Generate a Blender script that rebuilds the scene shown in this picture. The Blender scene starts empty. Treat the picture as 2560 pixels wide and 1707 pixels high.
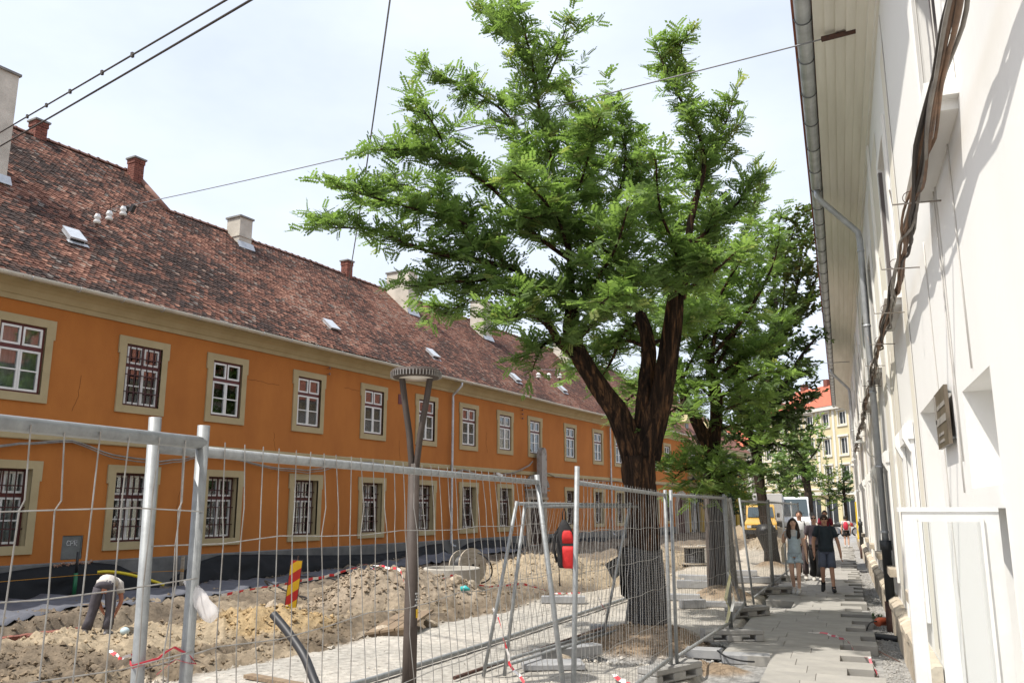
import bpy, math, random
import numpy as np
from mathutils import Vector, Matrix, Euler

# ------------------------------------------------------------------ camera, sky, sun, exposure
scene = bpy.context.scene
R = math.radians
cam_data = bpy.data.cameras.new('camera')
cam_data.sensor_width = 36.0
cam_data.lens = 36.0 * 2080 / 2560
cam_data.clip_start = 0.05
cam_data.clip_end = 3000
cam = bpy.data.objects.new('camera', cam_data)
scene.collection.objects.link(cam)
cam.location = (0, 0, 1.9)
cam.rotation_euler = (R(90) + math.atan(416 / 2080), 0, R(21.26))
scene.camera = cam

SUN_TRAVEL = Vector((0.40, 0.42, -1.0)).normalized()
SUN_EL = math.asin(-SUN_TRAVEL.z)
SUN_ROT = math.atan2(-SUN_TRAVEL.x, -SUN_TRAVEL.y)
world = bpy.data.worlds.new('World')
scene.world = world
world.use_nodes = True
wn, wl = world.node_tree.nodes, world.node_tree.links
bgn = wn['Background']
sky = wn.new('ShaderNodeTexSky')
sky.sky_type = 'NISHITA'
sky.sun_disc = False
sky.sun_elevation = SUN_EL
sky.sun_rotation = SUN_ROT
sky.air_density = 1.0
sky.dust_density = 3.5
sky.ozone_density = 1.0
# thin bright overcast veil with soft cloud patches, the same all round the dome
tcw = wn.new('ShaderNodeTexCoord')
mpw = wn.new('ShaderNodeMapping'); mpw.inputs['Scale'].default_value = (1, 1, 2.2)
nzw = wn.new('ShaderNodeTexNoise'); nzw.inputs['Scale'].default_value = 1.6; nzw.inputs['Detail'].default_value = 6; nzw.inputs['Roughness'].default_value = 0.55
rpw = wn.new('ShaderNodeValToRGB')
rpw.color_ramp.elements[0].position = 0.36; rpw.color_ramp.elements[0].color = (0.60, 0.60, 0.60, 1)
rpw.color_ramp.elements[1].position = 0.66; rpw.color_ramp.elements[1].color = (0.90, 0.90, 0.90, 1)
mxw = wn.new('ShaderNodeMix'); mxw.data_type = 'RGBA'
mxw.inputs['B'].default_value = (6.0, 6.5, 7.4, 1)
wl.new(tcw.outputs['Generated'], mpw.inputs['Vector'])
wl.new(mpw.outputs['Vector'], nzw.inputs['Vector'])
wl.new(nzw.outputs['Fac'], rpw.inputs['Fac'])
wl.new(rpw.outputs['Color'], mxw.inputs['Factor'])
wl.new(sky.outputs['Color'], mxw.inputs['A'])
wl.new(mxw.outputs['Result'], bgn.inputs['Color'])
bgn.inputs['Strength'].default_value = 0.112

sun_data = bpy.data.lights.new('sun', 'SUN')
sun_data.energy = 3.7
sun_data.angle = R(0.7)
sun_data.color = (1.0, 0.95, 0.87)
sun = bpy.data.objects.new('sun', sun_data)
scene.collection.objects.link(sun)
sun.location = (-20, -20, 50)
sun.rotation_euler = SUN_TRAVEL.to_track_quat('-Z', 'Y').to_euler()

vs = scene.view_settings
vs.view_transform = 'Standard'
vs.look = 'None'
vs.gamma = 1.0
vs.exposure = 0.66
vs.use_curve_mapping = False
scene.cycles.max_bounces = 6
scene.cycles.diffuse_bounces = 3
scene.cycles.glossy_bounces = 3
scene.cycles.transmission_bounces = 4
scene.cycles.transparent_max_bounces = 16
scene.cycles.caustics_reflective = False
scene.cycles.caustics_refractive = False
scene.cycles.sample_clamp_indirect = 4
scene.cycles.use_denoising = True

random.seed(7)
RNG = np.random.default_rng(11)
COL = scene.collection

# ------------------------------------------------------------------ helpers
def tag(o, label=None, category=None, group=None, kind=None):
    if label: o['label'] = label
    if category: o['category'] = category
    if group: o['group'] = group
    if kind: o['kind'] = kind
    return o

def empty(name, loc=(0, 0, 0), rz=0.0, parent=None):
    o = bpy.data.objects.new(name, None)
    o.empty_display_size = 0.2
    o.location = loc
    o.rotation_euler = (0, 0, rz)
    o.parent = parent
    COL.objects.link(o)
    return o

def link(name, me, mat=None, parent=None, loc=None, rot=None):
    o = bpy.data.objects.new(name, me)
    if mat is not None and not me.materials:
        for m in (mat if isinstance(mat, (list, tuple)) else [mat]):
            me.materials.append(m)
    o.parent = parent
    if loc is not None: o.location = loc
    if rot is not None: o.rotation_euler = rot
    COL.objects.link(o)
    return o

def copy_tree(o, parent=None):
    c = o.copy()
    c.parent = parent
    COL.objects.link(c)
    for ch in list(o.children):
        copy_tree(ch, c)
    return c

class MB:
    """collects shapes and links them as one mesh"""
    def __init__(s):
        s.v = []; s.f = []; s.m = []; s.mi = 0; s.smooth = []
        s.sm = False
    def add(s, verts, faces):
        b = len(s.v)
        s.v.extend([tuple(q) for q in verts])
        for f in faces:
            s.f.append(tuple(i + b for i in f)); s.m.append(s.mi); s.smooth.append(s.sm)
        return s
    def box(s, c, d, rot=None, taper=1.0):
        x, y, z = d[0] / 2, d[1] / 2, d[2] / 2
        vs_ = [Vector((sx * x * (taper if sz > 0 else 1), sy * y * (taper if sz > 0 else 1), sz * z)) for sz in (-1, 1) for sy in (-1, 1) for sx in (-1, 1)]
        if rot is not None:
            M_ = rot if isinstance(rot, Matrix) else Euler(rot).to_matrix()
            vs_ = [M_ @ q for q in vs_]
        c = Vector(c)
        return s.add([q + c for q in vs_], [(0, 2, 3, 1), (4, 5, 7, 6), (0, 1, 5, 4), (2, 6, 7, 3), (0, 4, 6, 2), (1, 3, 7, 5)])
    def bb(s, x0, x1, y0, y1, z0, z1):
        return s.box(((x0 + x1) / 2, (y0 + y1) / 2, (z0 + z1) / 2), (x1 - x0, y1 - y0, z1 - z0))
    def tube(s, pts, r, n=8, cap=True, squash=None):
        pts = [Vector(p) for p in pts]
        N = len(pts)
        rs = r if isinstance(r, (list, tuple)) else [r] * N
        rings = []
        up = None
        for i in range(N):
            t = (pts[min(i + 1, N - 1)] - pts[max(i - 1, 0)])
            if t.length < 1e-9: t = Vector((0, 0, 1))
            t.normalize()
            if up is None:
                up = Vector((0, 0, 1)) if abs(t.z) < 0.9 else Vector((1, 0, 0))
            a = up - t * up.dot(t)
            if a.length < 1e-6:
                a = Vector((0, 1, 0)) - t * t.y
            a.normalize()
            up = a
            b = t.cross(a)
            ring = []
            for k in range(n):
                an = 2 * math.pi * k / n
                ca, sa = math.cos(an), math.sin(an)
                if squash: sa *= squash
                ring.append(pts[i] + (a * ca + b * sa) * rs[i])
            rings.append(ring)
        vv = [q for ring in rings for q in ring]
        ff = []
        for i in range(N - 1):
            for k in range(n):
                ff.append((i * n + k, i * n + (k + 1) % n, (i + 1) * n + (k + 1) % n, (i + 1) * n + k))
        if cap:
            ff.append(tuple(range(n - 1, -1, -1)))
            ff.append(tuple((N - 1) * n + k for k in range(n)))
        return s.add(vv, ff)
    def loft(s, rings, cap=True, closed=True):
        n = len(rings[0]); vv = [q for r_ in rings for q in r_]; ff = []
        for i in range(len(rings) - 1):
            for k in range(n if closed else n - 1):
                ff.append((i * n + k, i * n + (k + 1) % n, (i + 1) * n + (k + 1) % n, (i + 1) * n + k))
        if cap and closed:
            ff.append(tuple(range(n - 1, -1, -1)))
            ff.append(tuple((len(rings) - 1) * n + k for k in range(n)))
        return s.add(vv, ff)
    def lathe(s, prof, c=(0, 0, 0), n=24, cap=True):
        rings = [[(c[0] + r_ * math.cos(2 * math.pi * k / n), c[1] + r_ * math.sin(2 * math.pi * k / n), c[2] + z) for k in range(n)] for r_, z in prof]
        return s.loft(rings, cap)
    def prism(s, poly, axis, a, b):
        """polygon in the two other axes extruded along axis from a to b"""
        def P(u, w, q):
            return {'x': (q, u, w), 'y': (u, q, w), 'z': (u, w, q)}[axis]
        n = len(poly)
        vv = [P(u, w, a) for u, w in poly] + [P(u, w, b) for u, w in poly]
        ff = [tuple(range(n - 1, -1, -1)), tuple(range(n, 2 * n))] + [(k, (k + 1) % n, n + (k + 1) % n, n + k) for k in range(n)]
        return s.add(vv, ff)
    def ell(s, c, r, n=12, m=8, rot=None):
        vv = []; ff = []
        M_ = Euler(rot).to_matrix() if rot is not None else None
        for i in range(m + 1):
            th = math.pi * i / m
            for k in range(n):
                ph = 2 * math.pi * k / n
                q = Vector((r[0] * math.sin(th) * math.cos(ph), r[1] * math.sin(th) * math.sin(ph), r[2] * math.cos(th)))
                if M_: q = M_ @ q
                vv.append((c[0] + q.x, c[1] + q.y, c[2] + q.z))
        for i in range(m):
            for k in range(n):
                ff.append((i * n + k, (i + 1) * n + k, (i + 1) * n + (k + 1) % n, i * n + (k + 1) % n))
        return s.add(vv, ff)
    def mesh(s, name, smooth=None):
        me = bpy.data.meshes.new(name)
        me.from_pydata(s.v, [], s.f)
        if any(s.m): me.polygons.foreach_set('material_index', s.m)
        sm = s.smooth if smooth is None else [smooth] * len(s.f)
        me.polygons.foreach_set('use_smooth', sm)
        me.update()
        return me
    def build(s, name, mat=None, parent=None, smooth=None, loc=None, rot=None):
        return link(name, s.mesh(name, smooth), mat, parent, loc, rot)

def np_mesh(name, V, F, smooth=False):
    """V (n,3), F (m,k) with equal face size"""
    me = bpy.data.meshes.new(name)
    V = np.asarray(V, np.float32); F = np.asarray(F, np.int32)
    k = F.shape[1]
    me.vertices.add(len(V)); me.vertices.foreach_set('co', V.ravel())
    me.loops.add(F.size); me.loops.foreach_set('vertex_index', F.ravel())
    me.polygons.add(len(F)); me.polygons.foreach_set('loop_start', np.arange(0, F.size, k, dtype=np.int32))
    me.polygons.foreach_set('loop_total', np.full(len(F), k, np.int32))
    me.polygons.foreach_set('use_smooth', np.full(len(F), smooth, bool))
    me.update(calc_edges=True)
    return me

def set_attr(me, name, vals):
    """per-vertex float colour attribute from (n,3)"""
    a = me.color_attributes.new(name, 'FLOAT_COLOR', 'POINT')
    c = np.ones((len(vals), 4), np.float32); c[:, :3] = vals
    a.data.foreach_set('color', c.ravel())

def bevel(o, w=0.01, seg=2):
    m = o.modifiers.new('bevel', 'BEVEL'); m.width = w; m.segments = seg; m.limit_method = 'ANGLE'
    return o

# value noise for geometry
_perm = RNG.permutation(512)
_tab = RNG.random(512)
def vnoise(x, y):
    xi = np.floor(x).astype(int); yi = np.floor(y).astype(int)
    fx = x - xi; fy = y - yi
    fx = fx * fx * (3 - 2 * fx); fy = fy * fy * (3 - 2 * fy)
    def h(a, b): return _tab[(_perm[a & 511] + b * 37) & 511]
    return (h(xi, yi) * (1 - fx) + h(xi + 1, yi) * fx) * (1 - fy) + (h(xi, yi + 1) * (1 - fx) + h(xi + 1, yi + 1) * fx) * fy
def fbm(x, y, o=5, g=0.5):
    a = 1.0; t = 0; n = 0
    for i in range(o):
        t = t + a * vnoise(x * 2 ** i + 17.3 * i, y * 2 ** i - 9.1 * i); n += a; a *= g
    return t / n

# ------------------------------------------------------------------ materials
MATS = {}
def mat(name, color, rough=0.8, var=0.0, scale=5.0, metal=0.0, bump=0.0, bscale=None, spec=0.5, col2=None, detail=6.0, coat=0.0, stretch=(1, 1, 1), coords='Object', lo=0.35, hi=0.65):
    if name in MATS: return MATS[name]
    m = bpy.data.materials.new(name); m.use_nodes = True
    nt = m.node_tree; N = nt.nodes; L = nt.links
    b = N['Principled BSDF']
    b.inputs['Roughness'].default_value = rough
    b.inputs['Metallic'].default_value = metal
    b.inputs['Specular IOR Level'].default_value = spec
    b.inputs['Coat Weight'].default_value = coat
    c1 = (*color, 1)
    b.inputs['Base Color'].default_value = c1
    if var > 0 or col2 is not None or bump > 0:
        tc = N.new('ShaderNodeTexCoord'); mp = N.new('ShaderNodeMapping'); mp.inputs['Scale'].default_value = stretch
        L.new(tc.outputs[coords], mp.inputs['Vector'])
    if var > 0 or col2 is not None:
        c2 = (*col2, 1) if col2 is not None else (*[max(0, q * (1 - var)) for q in color], 1)
        nz = N.new('ShaderNodeTexNoise'); nz.inputs['Scale'].default_value = scale; nz.inputs['Detail'].default_value = detail; nz.inputs['Roughness'].default_value = 0.65
        rp = N.new('ShaderNodeValToRGB')
        rp.color_ramp.elements[0].position = lo; rp.color_ramp.elements[0].color = c2
        rp.color_ramp.elements[1].position = hi; rp.color_ramp.elements[1].color = c1
        L.new(mp.outputs['Vector'], nz.inputs['Vector']); L.new(nz.outputs['Fac'], rp.inputs['Fac']); L.new(rp.outputs['Color'], b.inputs['Base Color'])
    if bump > 0:
        n2 = N.new('ShaderNodeTexNoise'); n2.inputs['Scale'].default_value = bscale or scale * 4; n2.inputs['Detail'].default_value = 5
        bp = N.new('ShaderNodeBump'); bp.inputs['Strength'].default_value = bump; bp.inputs['Distance'].default_value = 0.02
        L.new(mp.outputs['Vector'], n2.inputs['Vector']); L.new(n2.outputs['Fac'], bp.inputs['Height']); L.new(bp.outputs['Normal'], b.inputs['Normal'])
    MATS[name] = m
    return m

def attr_mat(name, rough=0.9, bump=0.0, bscale=30, var=0.25, vscale=8, spec=0.3, attr='col', trans=0.0):
    """colour from a per-vertex attribute (each piece's own colour), broken up by fine noise"""
    m = bpy.data.materials.new(name); m.use_nodes = True
    nt = m.node_tree; N = nt.nodes; L = nt.links
    b = N['Principled BSDF']; b.inputs['Roughness'].default_value = rough; b.inputs['Specular IOR Level'].default_value = spec
    at = N.new('ShaderNodeAttribute'); at.attribute_name = attr
    tc = N.new('ShaderNodeTexCoord')
    nz = N.new('ShaderNodeTexNoise'); nz.inputs['Scale'].default_value = vscale; nz.inputs['Detail'].default_value = 6; nz.inputs['Roughness'].default_value = 0.7
    mr = N.new('ShaderNodeMapRange'); mr.inputs['From Min'].default_value = 0.3; mr.inputs['From Max'].default_value = 0.7
    mr.inputs['To Min'].default_value = 1 - var; mr.inputs['To Max'].default_value = 1 + var
    mx = N.new('ShaderNodeVectorMath'); mx.operation = 'SCALE'
    L.new(tc.outputs['Object'], nz.inputs['Vector']); L.new(nz.outputs['Fac'], mr.inputs['Value'])
    L.new(at.outputs['Color'], mx.inputs[0]); L.new(mr.outputs['Result'], mx.inputs['Scale'])
    L.new(mx.outputs['Vector'], b.inputs['Base Color'])
    if bump > 0:
        n2 = N.new('ShaderNodeTexNoise'); n2.inputs['Scale'].default_value = bscale; n2.inputs['Detail'].default_value = 6; n2.inputs['Roughness'].default_value = 0.7
        bp = N.new('ShaderNodeBump'); bp.inputs['Strength'].default_value = bump; bp.inputs['Distance'].default_value = 0.03
        L.new(tc.outputs['Object'], n2.inputs['Vector']); L.new(n2.outputs['Fac'], bp.inputs['Height']); L.new(bp.outputs['Normal'], b.inputs['Normal'])
    if trans > 0:
        tr = N.new('ShaderNodeBsdfTranslucent'); ms = N.new('ShaderNodeMixShader'); ms.inputs['Fac'].default_value = trans
        sc_ = N.new('ShaderNodeVectorMath'); sc_.operation = 'MULTIPLY'; sc_.inputs[1].default_value = (1.45, 1.5, 0.8)
        L.new(mx.outputs['Vector'], sc_.inputs[0]); L.new(sc_.outputs['Vector'], tr.inputs['Color'])
        out = N['Material Output']
        L.new(b.outputs['BSDF'], ms.inputs[1]); L.new(tr.outputs['BSDF'], ms.inputs[2]); L.new(ms.outputs['Shader'], out.inputs['Surface'])
    MATS[name] = m
    return m

def glass_mat(name, tint=(0.8, 0.85, 0.86), fac=0.12, rough=0.03):
    m = bpy.data.materials.new(name); m.use_nodes = True
    N = m.node_tree.nodes; L = m.node_tree.links
    for q in list(N):
        if q.type == 'BSDF_PRINCIPLED': N.remove(q)
    tr = N.new('ShaderNodeBsdfTransparent'); tr.inputs['Color'].default_value = (*tint, 1)
    gl = N.new('ShaderNodeBsdfGlossy'); gl.inputs['Roughness'].default_value = rough
    lw = N.new('ShaderNodeLayerWeight'); lw.inputs['Blend'].default_value = 0.35
    mr = N.new('ShaderNodeMapRange'); mr.inputs['To Min'].default_value = fac; mr.inputs['To Max'].default_value = 0.9
    ms = N.new('ShaderNodeMixShader')
    L.new(lw.outputs['Fresnel'], mr.inputs['Value']); L.new(mr.outputs['Result'], ms.inputs['Fac'])
    L.new(tr.outputs['BSDF'], ms.inputs[1]); L.new(gl.outputs['BSDF'], ms.inputs[2])
    L.new(ms.outputs['Shader'], N['Material Output'].inputs['Surface'])
    MATS[name] = m
    return m

def stripe_mat(name, c1, c2, period, axis='UV', rough=0.5, duty=0.5, angle=0.0):
    """hard two-colour stripes along U"""
    m = bpy.data.materials.new(name); m.use_nodes = True
    N = m.node_tree.nodes; L = m.node_tree.links
    b = N['Principled BSDF']; b.inputs['Roughness'].default_value = rough
    tc = N.new('ShaderNodeTexCoord'); sp = N.new('ShaderNodeSeparateXYZ')
    L.new(tc.outputs['UV'], sp.inputs[0])
    d = N.new('ShaderNodeMath'); d.operation = 'DIVIDE'; d.inputs[1].default_value = period
    fr = N.new('ShaderNodeMath'); fr.operation = 'FRACT'
    gt = N.new('ShaderNodeMath'); gt.operation = 'GREATER_THAN'; gt.inputs[1].default_value = duty
    mx = N.new('ShaderNodeMix'); mx.data_type = 'RGBA'; mx.inputs['A'].default_value = (*c1, 1); mx.inputs['B'].default_value = (*c2, 1)
    L.new(sp.outputs['X'], d.inputs[0]); L.new(d.outputs[0], fr.inputs[0]); L.new(fr.outputs[0], gt.inputs[0]); L.new(gt.outputs[0], mx.inputs['Factor'])
    L.new(mx.outputs['Result'], b.inputs['Base Color'])
    MATS[name] = m
    return m

M_orange = mat('orange_stucco', (0.44, 0.158, 0.031), 0.92, col2=(0.36, 0.122, 0.023), scale=0.55, bump=0.3, bscale=45, detail=12, stretch=(1.6, 1.6, 0.7), lo=0.3, hi=0.62)
M_trim = mat('ochre_trim', (0.42, 0.345, 0.20), 0.9, col2=(0.36, 0.29, 0.16), scale=1.5, bump=0.15, bscale=50)
M_plinth = mat('grey_plinth_render', (0.18, 0.18, 0.175), 0.95, col2=(0.10, 0.10, 0.098), scale=1.3, detail=11, bump=0.3, bscale=40)
M_whitepaint = mat('white_window_paint', (0.74, 0.74, 0.72), 0.5, var=0.12, scale=6)
M_redpaint = mat('oxblood_frame_paint', (0.11, 0.022, 0.02), 0.5, var=0.3, scale=8)
M_iron = mat('oxblood_iron', (0.055, 0.016, 0.016), 0.6)
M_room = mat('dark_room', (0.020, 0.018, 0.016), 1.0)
M_curtain = mat('net_curtain', (0.62, 0.62, 0.60), 1.0, var=0.3, scale=3, stretch=(6, 6, 0.3))
M_curtain_red = mat('dark_red_curtain', (0.12, 0.035, 0.025), 1.0, var=0.4, scale=3, stretch=(6, 6, 0.3))
M_glass = glass_mat('window_glass')
M_zinc = mat('weathered_zinc', (0.58, 0.60, 0.62), 0.45, metal=0.3, col2=(0.40, 0.42, 0.44), scale=3)
M_gutterpaint = mat('painted_gutter', (0.60, 0.58, 0.50), 0.5, metal=0.1, var=0.2, scale=3)
M_galv = mat('galvanised_steel', (0.31, 0.325, 0.33), 0.55, metal=0.35, col2=(0.23, 0.24, 0.245), scale=22, spec=0.5, detail=8)
M_wire = mat('fence_wire', (0.33, 0.33, 0.32), 0.55, metal=0.3, col2=(0.22, 0.20, 0.18), scale=14)
M_white = mat('white_wall_paint', (0.80, 0.79, 0.76), 0.9, col2=(0.765, 0.755, 0.72), scale=0.9, bump=0.1, bscale=35, stretch=(1, 1, 0.3), detail=9, lo=0.25, hi=0.55)
M_cream = mat('cream_wall_paint', (0.75, 0.71, 0.61), 0.9, col2=(0.71, 0.665, 0.565), scale=0.9, bump=0.1, bscale=35, stretch=(1, 1, 0.3), detail=9, lo=0.28, hi=0.55)
M_soffit = mat('cream_soffit_boards', (0.80, 0.78, 0.71), 0.8, col2=(0.70, 0.68, 0.61), scale=2.0, stretch=(3, 0.2, 3))
M_concrete = mat('concrete', (0.36, 0.35, 0.33), 0.95, col2=(0.25, 0.245, 0.235), scale=4, bump=0.3, bscale=40)
M_conclight = mat('pale_concrete', (0.43, 0.40, 0.35), 0.95, col2=(0.33, 0.31, 0.27), scale=3, bump=0.25, bscale=30)
M_plaster = mat('chimney_plaster', (0.60, 0.56, 0.48), 0.95, col2=(0.42, 0.39, 0.33), scale=1.6, bump=0.3, bscale=20)
M_slab = mat('granite_slab', (0.335, 0.32, 0.29), 0.85, col2=(0.27, 0.26, 0.24), scale=3, bump=0.12, bscale=90)
M_kerb = mat('grey_kerb_concrete', (0.33, 0.33, 0.33), 0.9, col2=(0.24, 0.245, 0.255), scale=3, bump=0.2, bscale=60)
M_stone = mat('beige_sandstone', (0.54, 0.47, 0.37), 0.95, col2=(0.40, 0.34, 0.26), scale=4, bump=0.5, bscale=18)
M_blackplastic = mat('black_plastic', (0.018, 0.018, 0.02), 0.5)
M_blacksheet = mat('black_membrane', (0.011, 0.012, 0.014), 0.7, spec=0.25, var=0.3, scale=3, bump=0.35, bscale=5)
M_geotex = mat('grey_geotextile', (0.115, 0.12, 0.14), 1.0, col2=(0.08, 0.084, 0.10), scale=3, bump=0.6, bscale=8)
M_lampmetal = mat('brown_grey_lamp_metal', (0.075, 0.058, 0.049), 0.65, spec=0.3, metal=0.0, var=0.25, scale=6)
M_lampglass = mat('frosted_lamp_glass', (0.62, 0.58, 0.52), 0.25)
M_wood = mat('weathered_board', (0.26, 0.19, 0.12), 0.9, col2=(0.15, 0.105, 0.07), scale=3, stretch=(1, 8, 8))
M_paleWood = mat('pale_plywood', (0.46, 0.40, 0.32), 0.9, col2=(0.30, 0.25, 0.19), scale=4, stretch=(1, 5, 5))
M_brick = mat('red_brick', (0.25, 0.088, 0.06), 0.95, col2=(0.15, 0.06, 0.045), scale=5, bump=0.4, bscale=25)
M_cable = mat('dark_cable', (0.05, 0.042, 0.037), 0.7)
M_cablebrown = mat('brown_cable', (0.27, 0.165, 0.105), 0.75, col2=(0.12, 0.085, 0.065), scale=4)
M_cablegrey = mat('grey_cable', (0.30, 0.28, 0.25), 0.75, col2=(0.17, 0.155, 0.14), scale=4)
M_rust = mat('rusty_iron', (0.10, 0.045, 0.03), 0.85, col2=(0.05, 0.03, 0.025), scale=18)
M_shutter = mat('grey_brown_shutter', (0.17, 0.15, 0.145), 0.7)
M_porcelain = mat('white_porcelain', (0.68, 0.68, 0.66), 0.2)
M_tape = stripe_mat('red_white_tape', (0.75, 0.72, 0.70), (0.62, 0.035, 0.05), 0.24)

# ------------------------------------------------------------------ the orange building's frame of reference
AO = R(8.24)
LO = 19.2
FN = Vector((math.cos(AO), -math.sin(AO), 0))          # out of the facade, towards the street
FT = Vector((math.sin(AO), math.cos(AO), 0))           # along the facade, away from the camera
F_ORG = -LO * FN
def fw(s, out=0.0, z=0.0):                             # facade coordinates to world
    return F_ORG + FT * s + FN * out + Vector((0, 0, z))
def sstep(a, b, x):
    t = np.clip((x - a) / (b - a), 0, 1)
    return t * t * (3 - 2 * t)

# ------------------------------------------------------------------ terrain
EDGE_Y = [0, 4, 8.78, 10.5, 12, 15.6, 17.9, 21.5, 30, 40, 60, 120, 900]
EDGE_X = [-8, -7.6, -6.97, -6.68, -6.64, -5.95, -6.1, -5.23, -4.6, -4.4, -4.6, -4.6, -4.6]
MOUNDS = [(-8.95, 15.8, 1.15, 1.05, 0.60, 'grey'), (-8.3, 16.9, 1.1, 0.9, 0.45, 'grey'), (-9.6, 15.2, 0.7, 0.6, 0.2, 'grey'),
          (-9.35, 12.3, 1.2, 0.9, 0.24, 'sand'), (-7.0, 23.2, 2.4, 2.0, 0.42, 'tan'), (-8.9, 24.5, 1.8, 1.6, 0.36, 'tan'), (-3.35, 41.5, 0.95, 1.8, 0.75, 'tan'),
          (-6.4, 30.5, 1.5, 2.0, 0.5, 'tan'), (-2.87, 12.75, 0.85, 1.05, 0.34, 'root'), (-2.53, 19.1, 0.6, 0.8, 0.28, 'root'), (-1.75, 11.3, 0.5, 0.3, 0.12, 'root'),
          (-2.3, 29.6, 0.5, 0.6, 0.2, 'root'), (-10.6, 10.4, 1.9, 1.2, 0.05, 'tan'), (-5.6, 62, 2.5, 4, 0.9, 'tan')]
def edge_x(y):
    return np.interp(y, EDGE_Y, EDGE_X) + 0.28 * (fbm(y * 1.3, y * 0 + 3.3, 4) - 0.5)
def terrain(x, y):
    """height and colour of the ground"""
    x = np.asarray(x, float); y = np.asarray(y, float)
    lat = -(FN.x * x + FN.y * y)
    s = FT.x * x + FT.y * y
    ex = edge_x(y)
    d = ex - x                                            # metres into the dirt
    k = sstep(-0.05, 0.35, d)
    big = fbm(x * 0.55, y * 0.55, 4); mid = fbm(x * 2.6 + 5, y * 2.6, 5, 0.6); fine = fbm(x * 9, y * 9 + 7, 4, 0.65)
    rid = 1 - np.abs(2 * fbm(x * 3.4 + 30, y * 3.4, 4, 0.55) - 1)
    zd = -0.05 + 0.26 * (big - 0.5) + 0.24 * (mid - 0.5) + 0.16 * (fine - 0.5) + 0.10 * (rid - 0.75)
    zd = zd + 0.05 * np.sin(d * 7 + 4 * big) * sstep(0.1, 0.5, d) * (1 - sstep(1.8, 2.6, d))
    zg = 0.022 * (fbm(x * 3, y * 3, 4) - 0.5) + 0.012 * (fine - 0.5) - 0.01
    z = zd * k + zg * (1 - k)
    # pavement bed and the gravel strip along the white wall lie a slab lower
    pv = sstep(-1.78, -1.68, x)
    z = z * (1 - pv) + (-0.128 + 0.02 * (fine - 0.5)) * pv
    # tree pit by the big tree
    pit = sstep(-3.75, -3.6, x) * (1 - sstep(-1.75, -1.68, x)) * sstep(10.75, 10.95, y) * (1 - sstep(13.5, 13.7, y))
    z = z - 0.11 * pit
    # trench with exposed brick in front of the facade, heaps against the wall
    tr = sstep(13.0, 13.5, lat) * (1 - sstep(14.6, 14.8, lat)) * (1 - sstep(11.0, 12.4, s))
    z = z - 0.34 * tr
    z = z + 0.20 * sstep(15.6, 18.3, lat) * sstep(18, 28, s) - 0.08 * sstep(15.8, 17.6, lat) * (1 - sstep(18, 28, s))
    brown = np.array([0.165, 0.130, 0.092]); sandy = np.array([0.29, 0.235, 0.165]); dark = np.array([0.075, 0.060, 0.046])
    grav = np.array([0.43, 0.40, 0.355]); grav2 = np.array([0.355, 0.335, 0.30]); bed = np.array([0.30, 0.295, 0.285])
    sandc = np.array([0.33, 0.24, 0.13]); greyc = np.array([0.27, 0.22, 0.165]); tanc = np.array([0.31, 0.25, 0.172]); rootc = np.array([0.26, 0.19, 0.125])
    m1 = (sstep(0.42, 0.66, fbm(x * 0.8 + 50, y * 0.8, 5)) * (0.45 + 0.55 * sstep(9.3, 10.6, y)))[..., None]
    c = brown * (1 - m1) + sandy * m1
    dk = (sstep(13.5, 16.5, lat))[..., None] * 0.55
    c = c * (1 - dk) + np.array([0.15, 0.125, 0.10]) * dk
    rut = (sstep(0.15, 0.5, d) * (1 - sstep(1.6, 2.3, d)) * sstep(0.42, 0.62, fbm(x * 1.6 + 9, y * 1.6, 4)))[..., None] * 0.6
    c = c * (1 - rut) + np.array([0.15, 0.115, 0.078]) * rut
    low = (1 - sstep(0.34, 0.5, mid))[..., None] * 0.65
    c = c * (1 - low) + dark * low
    g = sstep(0.35, 0.7, fbm(x * 1.1, y * 1.1 + 20, 4))[..., None]
    cg = grav * g + grav2 * (1 - g)
    warm = (sstep(14, 20, y) * 0.6)[..., None]
    cg = cg * (1 - warm) + cg * np.array([1.06, 0.98, 0.86]) * warm
    kk = k[..., None]
    c = c * kk + cg * (1 - kk)
    pvv = np.maximum(pv, pit)[..., None]
    c = c * (1 - pvv) + bed * (0.75 + 0.5 * fine[..., None]) * pvv
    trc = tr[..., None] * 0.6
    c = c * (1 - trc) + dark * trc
    for (mx, my, rx, ry, h, kind) in MOUNDS:
        q = ((x - mx) / rx) ** 2 + ((y - my) / ry) ** 2
        w = np.clip(1 - q / 1.6, 0, 1) ** 1.3
        z = z + h * w * (0.72 + 0.55 * mid)
        cc = {'grey': greyc, 'sand': sandc, 'tan': tanc, 'root': rootc}[kind]
        ww = sstep(0.02, 0.3, w * (0.5 + mid))[..., None] * 0.9
        c = c * (1 - ww) + cc * (0.8 + 0.4 * fine[..., None]) * ww
    return z, c
def gz(x, y):
    z, _ = terrain(np.array([float(x)]), np.array([float(y)]))
    return float(z[0])

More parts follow.
